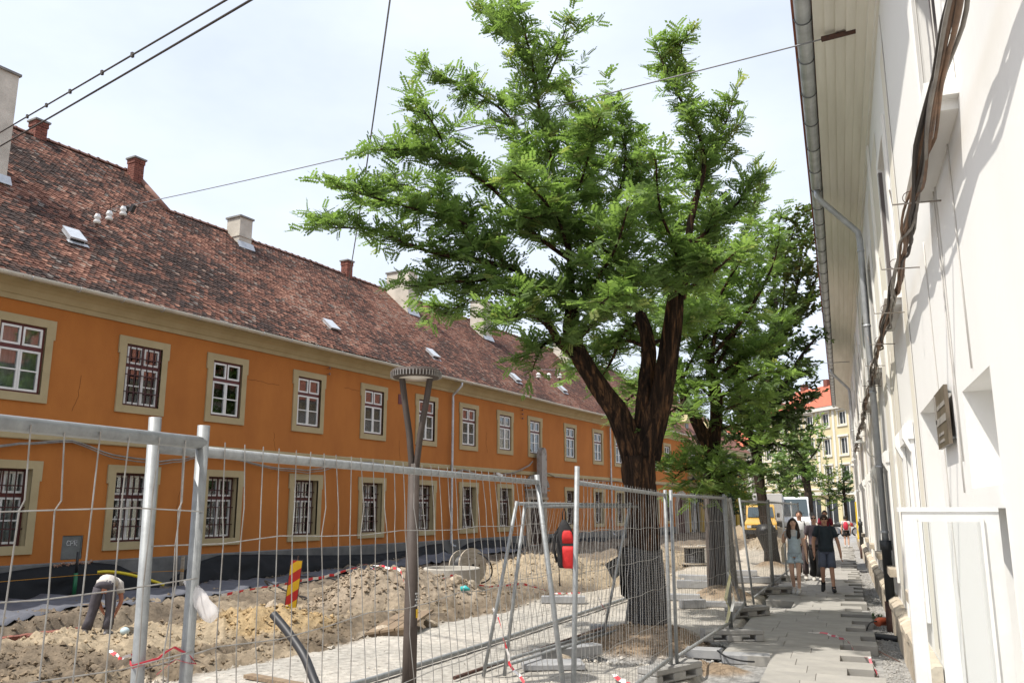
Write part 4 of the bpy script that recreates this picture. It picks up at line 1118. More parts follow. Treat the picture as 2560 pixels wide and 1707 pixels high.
def foot_block(loc, rz, label):
    root = empty('concrete_block', loc, rz); root.scale = (1.15, 1.2, 1.1); tag(root, label, 'concrete block', 'fence feet')
    mb = MB(); L_, W_, H_ = 0.76, 0.23, 0.15
    mb.bb(-L_ / 2, L_ / 2, -W_ / 2, W_ / 2, 0.085, H_)
    for a, b in ((-0.38, -0.27), (-0.10, 0.10), (0.27, 0.38)): mb.bb(a, b, -W_ / 2, W_ / 2, 0.0, 0.085)
    for a, b in ((-0.27, -0.10), (0.10, 0.27)): mb.bb(a, b, -W_ / 2, W_ / 2, 0.0, 0.025)
    o = mb.build('block', M_concrete, root, False); bevel(o, 0.012, 1)
    mb = MB()
    for x in (-0.12, 0.0, 0.12): mb.lathe([(0.026, 0.0), (0.026, 0.004)], (x, 0, H_), 12)
    mb.build('post_socket', M_room, root, False)
for loc, rz, lb in (((-1.95, 9.98, 0.0), R(64), 'nearest concrete fence foot beside the big tree mound'), ((-1.64, 13.1, 0.0), R(24), 'second concrete fence foot, with a loose black cable below it'), ((-1.72, 16.1, 0.0), R(52), 'third concrete fence foot in front of the second trunk'),
                    ((-1.6, 20.4, 0.0), R(40), 'concrete fence foot left of the woman in dungarees'), ((-1.5, 24.0, 0.0), R(35), 'concrete fence foot beside the leaning trunk'), ((-2.0, 6.44, -0.02), R(80), 'concrete fence foot under the gap in the fence'),
                    ((-2.0, 2.2, -0.05), R(80), 'concrete fence foot below the near fence posts')):
    foot_block(loc, rz, lb)

# ------------------------------------------------------------------ street lamps
def street_lamp(loc, label, height=3.42, marks=True, yaw=0.0):
    root = empty('street_lamp', loc, yaw); tag(root, label, 'street lamp', 'brown street lamps')
    zf = height - 0.95
    mb = MB(); mb.sm = True; mb.tube([(0, 0, -0.1), (0, 0, 0.55), (0, 0, 0.56), (0, 0, zf - 0.12)], [0.078, 0.074, 0.072, 0.062], 16); mb.build('pole', M_lampmetal, root)
    for sg in (-1, 1):
        pts = [(sg * 0.02, 0, zf - 0.3), (sg * 0.03, 0, zf - 0.1), (sg * 0.06, 0, zf + 0.2), (sg * 0.125, 0, zf + 0.6), (sg * 0.155, 0, zf + 0.82), (sg * 0.16, 0, zf + 0.96)]
        mb = MB(); mb.sm = True
        rings = []
        for i, p in enumerate(pts):
            w, d = 0.036, 0.05 if i > 1 else 0.055
            rings.append([(p[0] + w * math.cos(a), p[1] + d * math.sin(a), p[2]) for a in np.linspace(0, 2 * math.pi, 13)[:-1]])
        mb.loft(rings); mb.build('fork_arm', M_lampmetal, root)
    mb = MB(); Rr = 0.285; zt = height - 0.03
    mb.lathe([(0.19, -0.085), (Rr - 0.03, -0.085), (Rr, -0.03), (Rr, -0.02), (Rr - 0.01, 0.0), (Rr - 0.03, 0.012), (0.0, 0.02)], (0, 0, zt), 48, False)
    hd = mb.build('lamp_head', M_lampmetal, root, False)
    mb = MB(); mb.lathe([(0.0, -0.084), (0.19, -0.084), (0.19, -0.09), (0.0, -0.10)], (0, 0, zt), 32, False); mb.build('diffuser', M_lampglass, hd, True)
    mb = MB()
    for k in range(48):
        a = 2 * math.pi * k / 48
        mb.box((Rr * 0.955 * math.cos(a), Rr * 0.955 * math.sin(a), zt - 0.048), (0.035, 0.011, 0.06), (0, 0, a))
    mb.build('cooling_fins', mat('pale_lamp_fins', (0.30, 0.28, 0.26), 0.4, metal=0.5), hd, False)
    if marks:
        ca = math.atan2(-loc[1], -loc[0]) + 0.55
        mb = MB()
        def plate(m, a, z, w, h, r=0.0745):
            m.box((r * math.cos(a), r * math.sin(a), z), (0.004, w, h), (0, 0, a))
        for k, (z, w) in enumerate(((1.005, 0.05), (0.975, 0.02), (0.945, 0.05), (0.915, 0.02), (0.885, 0.055))): plate(mb, ca, z, w, 0.017)
        mb.build('stencilled_number', mat('stencil_grey', (0.42, 0.42, 0.42), 0.6), root, False)
        mb = MB(); plate(mb, ca + 0.15, 0.80, 0.035, 0.09); mb.build('yellow_sticker', mat('yellow_sticker', (0.72, 0.45, 0.02), 0.5), root, False)
        mb = MB(); mb.box((0.0735 * math.cos(ca - 0.4), 0.0735 * math.sin(ca - 0.4), 0.42), (0.006, 0.085, 0.5), (0, 0, ca - 0.4)); mb.build('service_door', M_lampmetal, root, False)
    mb = MB(); mb.lathe([(0.13, 0.0), (0.13, 0.012), (0.085, 0.02)], (0, 0, 0.0), 20); mb.build('base_plate', M_lampmetal, root)
street_lamp((-4.38, 8.27, 0.0), 'brown street lamp with forked arms and round flat head in the foreground', 3.45, True, R(21))
street_lamp((-2.9, 19.9, 0.0), 'brown street lamp pole beside the second trunk, head lost in leaves', 3.6, False, R(21))

# ------------------------------------------------------------------ tape, ribbons, ropes
def ribbon(name, pts, width, mat_, label, cat, twist=0.0, wob=0.02, vert=True, group=None, seed=1, parent=None, turns=None):
    rnd = random.Random(seed)
    pts = [Vector(p) for p in pts]
    fine = []
    for i in range(len(pts) - 1):
        n = max(2, int((pts[i + 1] - pts[i]).length / 0.09))
        for q in range(n): fine.append(pts[i].lerp(pts[i + 1], q / n))
    fine.append(pts[-1])
    c = fine[0].copy(); vv = []; uu = []; d = 0
    for i, p in enumerate(fine):
        if i: d += (p - fine[i - 1]).length
        t = (fine[min(i + 1, len(fine) - 1)] - fine[max(i - 1, 0)]).normalized()
        up = Vector((0, 0, 1)) if vert else t.cross(Vector((0, 0, 1)))
        up = (up - t * up.dot(t))
        if up.length < 1e-4: up = Vector((1, 0, 0))
        up.normalize(); up = Matrix.Rotation(twist * d + 0.6 * math.sin(d * 2.2), 3, t) @ up
        q = p + Vector((rnd.uniform(-wob, wob), rnd.uniform(-wob, wob), rnd.uniform(-wob, wob))) * 0.5 - c
        vv += [q - up * width / 2, q + up * width / 2]; uu += [(d, 0), (d, 1)]
    me = bpy.data.meshes.new(name); F = [(2 * i, 2 * i + 2, 2 * i + 3, 2 * i + 1) for i in range(len(fine) - 1)]
    me.from_pydata([tuple(q) for q in vv], [], F)
    uv = me.uv_layers.new(name='UVMap')
    for lp in me.loops: uv.data[lp.index].uv = uu[lp.vertex_index]
    o = link(name, me, mat_, parent, c)
    if label: tag(o, label, cat, group)
    m = o.modifiers.new('thickness', 'SOLIDIFY'); m.thickness = 0.001
    return o
def G(x, y, h=0.03): return (x, y, gz(x, y) + h)
TAPEG = 'red and white barrier tapes'
ribbon('barrier_tape', [(-11.0, 13.2, 0.30), (-10.9, 13.6, 0.33), (-10.45, 14.4, 0.42), (-9.9, 15.3, 0.55), (-9.4, 15.7, 0.75), G(-9.1, 15.9, 0.05)], 0.055, M_tape, 'red and white tape stretched past the striped beacon to the soil heap', 'tape', 0.4, 0.02, True, TAPEG, 3)
ribbon('barrier_tape', [G(-9.1, 15.5, 0.05), G(-8.6, 15.7, 0.05), G(-8.1, 15.2, 0.04), G(-7.8, 14.7, 0.03)], 0.055, M_tape, 'red and white tape lying down the soil heap left of the lamp', 'tape', 1.5, 0.04, False, TAPEG, 4)
ribbon('barrier_tape', [G(-8.6, 17.4, 0.1), (-8.3, 17.6, 0.42), (-7.9, 17.6, 0.25), (-7.5, 17.8, 0.18), (-7.0, 18.6, 0.2), G(-6.4, 19.2, 0.05), G(-6.0, 20.2, 0.04)], 0.055, M_tape, 'red and white tape sagging in front of the concrete ring', 'tape', 0.5, 0.02, True, TAPEG, 5)
ribbon('barrier_tape', [G(-9.6, 9.3), G(-9.2, 9.1), G(-8.9, 9.25), G(-8.5, 9.05), G(-8.2, 9.2), G(-7.9, 9.1)], 0.055, M_tape, 'scrap of red and white tape on the dirt at lower left', 'tape', 2.0, 0.03, False, TAPEG, 6)
ribbon('barrier_tape', [(-2.14, 2.16, 1.42), (-2.11, 2.14, 1.415), (-2.07, 2.2, 1.43), (-2.05, 2.25, 1.455), (-2.03, 2.29, 1.435), (-2.01, 2.31, 1.40), (-2.05, 2.26, 1.42), (-2.08, 2.21, 1.38)], 0.012, mat('red_tape', (0.55, 0.03, 0.06), 0.4), 'knotted red tape tied round the near fence post', 'tape', 4, 0.006, True, TAPEG, 7)
ribbon('barrier_tape', [(-0.62, 14.3, 0.02), (-0.35, 14.25, 0.015), (-0.2, 13.9, 0.02), (-0.05, 13.5, 0.02), (0.0, 13.1, -0.05), (0.12, 12.5, -0.02), (0.18, 12.1, 0.03), (0.27, 11.6, -0.1)], 0.03, stripe_mat('pale_tape', (0.72, 0.66, 0.63), (0.65, 0.14, 0.17), 0.3), 'limp red and white tape across the broken pavement edge', 'tape', 1.5, 0.03, False, TAPEG, 8)
ribbon('barrier_tape', [(-2.55, 9.75, 0.06), (-2.5, 9.62, 0.05), (-2.38, 9.5, 0.03), (-2.3, 9.42, 0.02)], 0.05, M_tape, 'short scrap of tape on the gravel before the tree mound', 'tape', 1, 0.02, False, TAPEG, 9)
ribbon('barrier_tape', [(-3.42, 12.3, 0.62), (-3.38, 12.25, 0.55), (-3.3, 12.2, 0.45), (-3.33, 12.22, 0.38)], 0.045, M_tape, 'tape knot on the leg of the panel leaning on the tree', 'tape', 3, 0.03, True, TAPEG, 10)
ribbon('barrier_tape', [(-3.86, 9.3, 0.75), (-3.78, 9.28, 0.68), (-3.70, 9.25, 0.45), (-3.6, 9.2, 0.2), (-3.4, 9.1, 0.02)], 0.03, M_tape, 'pink tape trailing between the legs of the leaning panels', 'tape', 2, 0.03, True, TAPEG, 11)
ribbon('barrier_tape', [G(-7.1, 24.6, .05), G(-6.3, 25.0, .05), G(-5.6, 25.6, .05), G(-5.2, 26.5, .05)], 0.06, M_tape, 'red tape over the tan heap left of the cable drum', 'tape', 1, 0.04, False, TAPEG, 12)
ribbon('ribbon', [(-1.64, 13.2, 0.98), (-1.62, 13.12, 0.9), (-1.70, 13.1, 0.6), (-1.66, 13.1, 0.42), (-1.72, 13.05, 0.2)], 0.05, mat('pale_yellow_ribbon', (0.66, 0.62, 0.36), 0.5), 'pale yellow ribbon hanging from a fence post', 'ribbon', 0.8, 0.015, True, None, 13)
ribbon('ribbon', [(-1.66, 13.18, 0.96), (-1.6, 13.1, 0.75), (-1.58, 13.06, 0.55), (-1.62, 13.0, 0.42)], 0.04, mat('white_ribbon', (0.7, 0.7, 0.66), 0.5), 'white ribbon beside the yellow one on the same post', 'ribbon', 0.8, 0.015, True, None, 14)

# crumpled plastic bag caught on the near fence post
def build_bag():
    M_bag = bpy.data.materials.new('thin_white_plastic'); M_bag.use_nodes = True
    N = M_bag.node_tree.nodes; L = M_bag.node_tree.links; b = N['Principled BSDF']; b.inputs['Base Color'].default_value = (0.80, 0.78, 0.78, 1); b.inputs['Roughness'].default_value = 0.25
    tr = N.new('ShaderNodeBsdfTransparent'); ms = N.new('ShaderNodeMixShader'); ms.inputs['Fac'].default_value = 0.42
    L.new(b.outputs['BSDF'], ms.inputs[1]); L.new(tr.outputs['BSDF'], ms.inputs[2]); L.new(ms.outputs['Shader'], N['Material Output'].inputs['Surface'])
    rnd = np.random.default_rng(5); mb = MB(); mb.sm = True; rings = []
    ax = Vector((0.12, 0.02, -0.13)).normalized(); sd = Vector((0.2, -0.9, 0.1)); sd = (sd - ax * sd.dot(ax)).normalized(); ot = ax.cross(sd)
    for i in range(12):
        u = i / 11; r = 0.009 + 0.019 * math.sin(min(1, u * 1.25) * math.pi * 0.62); r *= (1 if u < .93 else .6)
        rings.append([ax * (0.17 * u) + sd * (0.4 * r * math.cos(a) * (1 + 0.5 * rnd.normal(0, .25))) + ot * (r * math.sin(a) * (1 + rnd.normal(0, .12))) for a in np.linspace(0, 2 * math.pi, 15)[:-1]])
    mb.loft([[tuple(q) for q in r_] for r_ in rings]); o = mb.build('plastic_bag', M_bag, None, None, (-2.062, 2.29, 1.665))
    tag(o, 'crumpled white plastic bag tied to the near fence post', 'plastic bag')
build_bag()

# ------------------------------------------------------------------ backpack on the leaning panel
def build_backpack():
    root = empty('backpack', (-3.22, 10.09, 1.18), R(12)); tag(root, 'black and red backpack hanging by its loop from the leaning fence panel', 'backpack')
    M_bk = mat('black_nylon', (0.016, 0.015, 0.016), 0.8, var=0.3, scale=12, bump=0.3, bscale=30); M_rd = mat('red_nylon', (0.60, 0.018, 0.018), 0.7, var=0.25, scale=7, bump=0.3, bscale=18)
    def shell(mb, prof, y0, y1, n=16):
        rings = []
        for z, w, cx, d in prof:
            rings.append([(cx + w * math.copysign(abs(math.cos(a)) ** 0.6, math.cos(a)), (y0 + y1) / 2 + (y1 - y0) / 2 * d * math.copysign(abs(math.sin(a)) ** 0.6, math.sin(a)), z) for a in np.linspace(0, 2 * math.pi, n + 1)[:-1]])
        mb.loft(rings)
    mb = MB(); mb.sm = True; shell(mb, [(0.0, 0.09, 0.02, .8), (0.03, 0.115, 0.02, 1), (0.2, 0.12, 0.015, 1), (0.36, 0.11, 0.01, 1), (0.46, 0.085, 0.0, .9), (0.53, 0.055, -0.01, .7), (0.58, 0.022, -0.015, .4)], -0.09, 0.09); mb.build('main_bag', M_bk, root)
    mb = MB(); mb.sm = True; shell(mb, [(0.0, 0.05, 0.045, .7), (0.03, 0.07, 0.045, 1), (0.2, 0.074, 0.045, 1.05), (0.264, 0.072, 0.043, 1)], -0.12, -0.05); mb.build('lower_pocket', M_rd, root)
    mb = MB(); mb.sm = True; shell(mb, [(0.298, 0.07, 0.04, 1), (0.38, 0.068, 0.036, 1), (0.43, 0.055, 0.033, .8), (0.45, 0.035, 0.03, .5)], -0.115, -0.05); mb.build('upper_pocket', M_rd, root)
    mb = MB(); mb.bb(-0.03, 0.116, -0.112, -0.04, 0.265, 0.297); mb.build('pocket_strap', M_bk, root, False)
    mb = MB(); mb.sm = True; mb.tube([(-0.03, 0, 0.55), (-0.03, -0.01, 0.66), (-0.01, 0.0, 0.72), (0.01, 0.01, 0.66), (0.01, 0, 0.55)], 0.008, 6); mb.build('hanging_loop', M_bk, root)
    mb = MB(); mb.sm = True; mb.tube([(-0.06, 0.05, 0.5), (-0.13, 0.07, 0.4), (-0.15, 0.07, 0.22), (-0.11, 0.06, 0.06)], 0.018, 6, True, 0.4); mb.build('shoulder_strap', M_bk, root)
    for x, l in ((-0.08, 0.2), (0.09, 0.12)):
        mb = MB(); mb.tube([(x, -0.03, 0.02), (x + 0.01, -0.03, -l)], 0.006, 5); mb.box((x + 0.01, -0.03, -l), (0.02, 0.015, 0.03)); mb.build('loose_strap', M_bk, root)
build_backpack()

# ------------------------------------------------------------------ striped beacon board
def build_beacon():
    root = empty('beacon_board', (-10.2, 14.25, gz(-10.2, 14.25) + 0.05), R(32)); root.rotation_euler = (R(4), R(5), R(36))
    tag(root, 'red and yellow diagonally striped beacon board stuck in the rubble', 'warning sign')
    W, H = 0.21, 0.93
    mb = MB(); mb.bb(-W / 2 - .012, W / 2 + .012, -0.005, 0.02, -0.012, H + .012); mb.build('board', mat('dark_board_edge', (0.05, 0.03, 0.03), 0.6), root, False)
    per = 0.2
    def clip(poly, zc, keep_above):
        out = []
        for i in range(len(poly)):
            a, b = poly[i], poly[(i + 1) % len(poly)]
            ia, ib = (a[1] > zc) == keep_above, (b[1] > zc) == keep_above
            if ia: out.append(a)
            if ia != ib:
                t = (zc - a[1]) / (b[1] - a[1]); out.append((a[0] + (b[0] - a[0]) * t, zc))
        return out
    k = 0; z = -0.36
    cols = [mat('beacon_red', (0.55, 0.02, 0.015), 0.45, var=0.2, scale=9), mat('beacon_yellow', (0.78, 0.46, 0.012), 0.45, var=0.12, scale=9)]
    while z < H:
        poly = [(-W / 2, z), (W / 2, z + 0.16), (W / 2, z + 0.16 + per), (-W / 2, z + per)]
        poly = clip(poly, 0.0, True); poly = clip(poly, H, False) if len(poly) > 2 else poly
        if len(poly) > 2:
            mb = MB(); mb.prism(poly, 'y', -0.009, -0.0055); mb.build('stripe', cols[k % 2], root, False)
        z += per; k += 1
    mb = MB(); mb.box((0, 0.02, -0.06), (0.2, 0.14, 0.1), (0.1, 0, 0)); mb.build('green_foot', mat('green_plastic', (0.02, 0.16, 0.08), 0.5), root, False)
    mb = MB(); mb.tube([(0.02, 0.03, -0.1), (0.02, 0.03, H + 0.09)], 0.012, 6); mb.build('stake', M_rust, root)
build_beacon()

# ------------------------------------------------------------------ cable drums, concrete rings
def drum(loc, rot, Rf, width, Rc, label):
    root = empty('cable_drum', loc); root.rotation_euler = rot; tag(root, label, 'cable drum', 'wooden cable drums')
    for z in (0.0, width):
        mb = MB(); mb.lathe([(0.0, 0), (Rf, 0), (Rf, 0.045), (0.0, 0.045)], (0, 0, z), 36, False); f = mb.build('flange', M_paleWood, root, False)
        for k in range(6):
            mb2 = MB(); a = k * math.pi / 3; mb2.lathe([(0.018, 0), (0.018, 0.014)], (0.45 * Rf * math.cos(a), 0.45 * Rf * math.sin(a), z + 0.045), 8); mb2.build('bolt', M_rust, f)
        mb2 = MB(); mb2.lathe([(0.04, 0), (0.04, 0.004)], (0, 0, z + 0.045 if z > 0 else z - 0.004), 12); mb2.build('axle_hole', M_room, f)
    mb = MB(); mb.sm = True; n = int((width - 0.05) / 0.05)
    prof = []
    for k in range(n):
        for q in (0.0, 0.25, 0.5, 0.75): prof.append((Rc + 0.022 * math.sin(math.pi * q), 0.045 + (k + q) * (width - 0.05) / n))
    mb.lathe(prof, (0, 0, 0), 30); mb.build('wound_cable', M_blackplastic, root)
    return root
drum((-9.35, 20.45, gz(-9.3, 20.4) + 0.40), (R(82), 0, R(62)), 0.44, 0.42, 0.30, 'upright wooden cable drum with black cable behind the concrete ring')
drum((-4.8, 29.5, gz(-4.8, 29.5) + 0.02), (0, 0, 0.4), 0.46, 0.55, 0.33, 'flat lying wooden cable drum wound with black hose')
mb = MB(); mb.sm = True; mb.tube([(-8.9 + 0.45 * math.sin(q), 20.3 - 0.2 * math.cos(q), 0.4 + 0.4 * math.cos(q)) for q in np.linspace(0.3, 3.0, 18)], 0.02, 6)
tag(mb.build('loose_cable', M_blackplastic), 'loose loop of black cable at the upright drum', 'cable')
def ring(loc, Ro, h, label):
    mb = MB(); Ri = Ro - 0.09
    mb.lathe([(Ro, -0.3), (Ro, h - 0.02), (Ro - 0.02, h), (Ri + 0.01, h), (Ri, h - 0.015), (Ri, -0.3)], (0, 0, 0), 48, False)
    o = mb.build('concrete_ring', M_conclight, None, None, loc)
    for p in o.data.polygons: p.use_smooth = True
    tag(o, label, 'concrete ring', 'manhole rings')
    m = o.modifiers.new('edges', 'EDGE_SPLIT'); m.split_angle = R(40)
ring((-8.85, 18.75, 0.0), 0.68, 0.50, 'pale concrete manhole ring sunk in the dirt right of the lamp')
ring((-4.45, 32.3, 0.0), 0.70, 0.55, 'pale concrete manhole ring behind the flat cable drum')

# ------------------------------------------------------------------ pipes, hoses and poles on the ground
def tubething(name, pts, r, m, label, cat, n=10, hollow=False):
    c = Vector(pts[0]); mb = MB(); mb.sm = True; mb.tube([Vector(p) - c for p in pts], r, n, True)
    o = mb.build(name, m, None, None, c); tag(o, label, cat)
    mo = o.modifiers.new('edges', 'EDGE_SPLIT'); mo.split_angle = R(50)
    return o
def sm_curve(pts, n=6):
    out = []
    P = [Vector(p) for p in pts]
    for i in range(len(P) - 1):
        p0, p1, p2, p3 = P[max(i - 1, 0)], P[i], P[i + 1], P[min(i + 2, len(P) - 1)]
        for q in range(n):
            t = q / n
            out.append(0.5 * ((2 * p1) + (p2 - p0) * t + (2 * p0 - 5 * p1 + 4 * p2 - p3) * t * t + (3 * p1 - p0 - 3 * p2 + p3) * t ** 3))
    out.append(P[-1]); return out
bp = empty('black_pipe', (-4.25, 6.65, 0.0)); tag(bp, 'bent black plastic pipe end rising in front of the gravel strip', 'pipe')
mb = MB(); mb.sm = True; cur = sm_curve([(0.25, -0.25, -0.2), (0.0, 0.0, 0.08), (-0.31, 0.16, 0.34), (-0.59, 0.37, 0.53), (-0.85, 0.46, 0.72), (-1.07, 0.51, 0.87)], 5)
mb.tube(cur, 0.042, 16, False); mb.build('pipe_body', M_blackplastic, bp)
mb = MB(); mb.tube([cur[-2].lerp(cur[-1], 0.85), cur[-1] + (cur[-1] - cur[-2]) * 0.001], 0.037, 16); mb.build('pipe_mouth', mat('pipe_bore', (0.006, 0.006, 0.006), 0.9), bp)
tubething('scaffold_pole', [(-5.15, 7.6, 0.05), (-5.0, 8.54, 0.04), (-4.72, 11.91, 0.04), (-4.28, 18.75, 0.05)], 0.032, M_galv, 'long grey pole lying on the gravel behind the lamp', 'pole')
tubething('scaffold_pole', [(-4.2, 9.0, 0.03), (-3.64, 13.46, 0.05)], 0.022, M_rust, 'thin rusty pole lying under the leaning panels', 'pole')
tubething('black_stake', [(-2.05, 18.0, 0.0), (-2.55, 19.6, 1.15)], 0.024, M_blackplastic, 'black stake propped against the second trunk', 'stake')
tubething('hose', sm_curve([G(-12.9, 18.3, .05), G(-12.6, 18.9, .25), G(-12.0, 19.0, .06), G(-11.2, 18.0, .03), G(-10.9, 16.6, .03)]), 0.022, M_blackplastic, 'black hose looping over the soil left of the beacon', 'hose', 6)
tubething('hose', sm_curve([G(-13.2, 17.6, .05), G(-12.9, 17.0, .22), G(-12.0, 16.8, .05), G(-11.2, 16.2, .03), G(-10.6, 15.3, .04)]), 0.02, M_blackplastic, 'black hose lying across the soil behind the beacon', 'hose', 6)
tubething('hose', sm_curve([G(-13.6, 19, .2), G(-13.0, 20.6, .15), G(-12.2, 22, .12), G(-11.4, 24, .1), G(-10.6, 27, .1)]), 0.02, M_blackplastic, 'black hose running beside the grey geotextile', 'hose', 6)
pg = fw(13.55, 1.1)
tubething('yellow_hose', sm_curve([(fw(12.85, 0.7, 0.42)), (fw(13.1, 0.85, 0.42)), (fw(13.5, 1.05, 0.33)), (fw(13.95, 1.3, 0.16)), (fw(14.15, 1.45, 0.06))]), 0.035, mat('yellow_hose', (0.62, 0.48, 0.02), 0.5), 'yellow hose bent over the black membrane behind the worker', 'hose')
gp = empty('green_post', fw(12.45, 0.5, 0)); tag(gp, 'thin green and black marker post at the grey meter box', 'post')
mb = MB(); mb.sm = True; mb.tube([(0, 0, -0.1), (0, 0, 0.42)], 0.045, 10); mb.build('green_sleeve', mat('green_sleeve', (0.015, 0.14, 0.06), 0.5), gp)
mb = MB(); mb.sm = True; mb.tube([(0, 0, 0.42), (0, 0, 0.9)], 0.03, 8); mb.build('black_rod', M_blackplastic, gp)
wp = empty('wooden_stake', fw(15.35, 0.6, 0)); tag(wp, 'pale wooden stake wound with orange string before the plinth', 'stake')
mb = MB(); mb.bb(-0.045, 0.045, -0.02, 0.02, -0.1, 0.66); mb.build('stake_board', M_paleWood, wp, False)
mb = MB(); mb.sm = True
for z in (0.28, 0.30, 0.33): mb.tube([(0.055 * math.cos(a), 0.03 * math.sin(a), z) for a in np.linspace(0, 6.28, 10)], 0.007, 5, False)
mb.build('string', mat('orange_string', (0.55, 0.25, 0.02), 0.8), wp)
tubething('string_line', [fw(15.35, 0.6, 0.3), fw(12.5, 0.55, 0.37), fw(9.0, 0.6, 0.34)], 0.006, mat('orange_string', (0, 0, 0)), 'thin orange string line stretched along the plinth', 'string', 5)

# ------------------------------------------------------------------ boards on stones, kerbs, loose stones
bd = empty('board_ramp', (-6.75, 12.5, 0.10)); bd.rotation_euler = (R(3), R(-9), R(12)); tag(bd, 'brown wooden boards laid over stones at the gravel edge', 'boards')
for k in range(3):
    mb = MB(); mb.bb(-0.36 + k * 0.24, -0.14 + k * 0.24, -0.85, 0.8 - 0.06 * k, 0.0, 0.035); mb.build('board', M_wood, bd, False)
mb = MB(); mb.bb(-0.33, 0.33, -0.8, -0.68, -0.13, -0.002); mb.build('bearer', M_wood, bd, False)
mb = MB(); mb.bb(-0.06, 0.06, -0.45, 0.45, -0.02, 0.02)
o = mb.build('plank', M_wood, None, False, (-6.05, 8.2, 0.02), (0, 0, R(75))); tag(o, 'short brown plank on the gravel at the bottom edge', 'plank')
def kerb(x, y, rz, l, label, h=0.13, w=0.2, z=0.0, tilt=0.0):
    mb = MB(); mb.bb(-l / 2, l / 2, -w / 2, w / 2, 0, h); o = mb.build('kerb_stone', M_kerb, None, False, (x, y, z), (tilt, 0, rz)); bevel(o, 0.01, 1); tag(o, label, 'kerb stone', 'loose kerb stones')
kerb(-5.45, 16.9, R(18), 0.9, 'pale kerb stone on the gravel left of the big trunk', 0.14)
kerb(-3.5, 11.05, R(55), 1.0, 'kerb stone edging the tree pit on its near left side', 0.13, 0.22, -0.02)
kerb(-3.25, 13.55, R(12), 1.3, 'long kerb stone at the back of the big tree pit', 0.13, 0.2, -0.05)
kerb(-3.42, 10.15, R(25), 0.75, 'flat concrete slab by the legs of the leaning panels', 0.07, 0.4)
kerb(-3.3, 18.3, R(10), 0.8, 'kerb stone on the ground between the two trunks', 0.13)
kerb(-2.85, 17.0, R(35), 0.5, 'short grey kerb stone end left of the second mound', 0.16, 0.18)
kerb(-2.35, 17.4, R(8), 0.9, 'low grey kerb behind the fence before the second tree', 0.1)
kerb(-3.5, 21.2, R(5), 0.8, 'pale kerb stone on the gravel left of the brown lamp pole', 0.18, 0.3)
kerb(-2.2, 23.2, R(10), 1.2, 'dark kerb stone by the third trunk', 0.15, 0.25)
kerb(-1.33, 12.02, R(4), 0.62, 'grey paving block ending the pavement beside the mound', 0.12, 0.26, -0.12)
kerb(-1.9, 12.15, R(2), 0.5, 'grey paving block tucked behind the mound', 0.12, 0.26, -0.1)
kerb(-2.9, 25.5, R(8), 1.0, 'kerb stone lying in the light left of the leaning trunk', 0.15, 0.25)
kerb(-3.8, 23.4, R(-4), 0.9, 'kerb stone beside the light gravel near the flat drum', 0.14, 0.25)
def stone_mesh(sd, n=1):
    rnd = np.random.default_rng(sd)
    me = bpy.data.meshes.new('stone')
    import bmesh
    bm = bmesh.new(); bmesh.ops.create_icosphere(bm, subdivisions=n, radius=1.0)
    for v in bm.verts: v.co *= 0.78 + 0.42 * rnd.random(); v.co.z *= 0.75
    bm.to_mesh(me); bm.free(); return me
M_rock = mat('limestone_rubble', (0.44, 0.37, 0.28), 0.95, col2=(0.27, 0.22, 0.165), scale=5, bump=0.5, bscale=16); rand_obj(M_rock, 0.3)
SM = [stone_mesh(k, 2) for k in range(6)]
for m_ in SM: m_.materials.append(M_rock)
rr_ = random.Random(4)
STONES = [(-7.05, 11.75, 0.13, 'pale stone under the near end of the boards'), (-6.75, 11.9, 0.15, 'big rounded stone under the board ramp'), (-6.45, 12.9, 0.12, 'pale stone right of the board ramp'), (-10.9, 14.6, 0.16, 'pale stone just left of the beacon foot'), (-10.7, 14.9, 0.14, 'pale stone behind the beacon foot'),
          (-11.2, 15.0, 0.12, 'small pale stone left of the beacon'), (-9.9, 14.0, 0.12, 'stone right of the beacon foot'), (-8.85, 20.0, 0.17, 'flat pale stone at the foot of the upright drum'), (-7.6, 17.2, 0.12, 'pale stone below the sagging tape'), (-7.9, 17.0, 0.14, 'stone in front of the concrete ring'),
          (-8.0, 14.4, 0.10, 'yellowish stone at the foot of the soil heap'), (-3.35, 10.55, 0.08, 'reddish stone by the tree pit kerb')]
for (x, y, r_, lb) in STONES:
    o = link('stone', rr_.choice(SM), None, None, (x, y, gz(x, y) + 0.25 * r_), (rr_.random(), rr_.random(), rr_.random() * 6)); o.scale = (r_ * 1.25, r_, r_ * 0.85); tag(o, lb, 'stone', 'loose stones on the site')
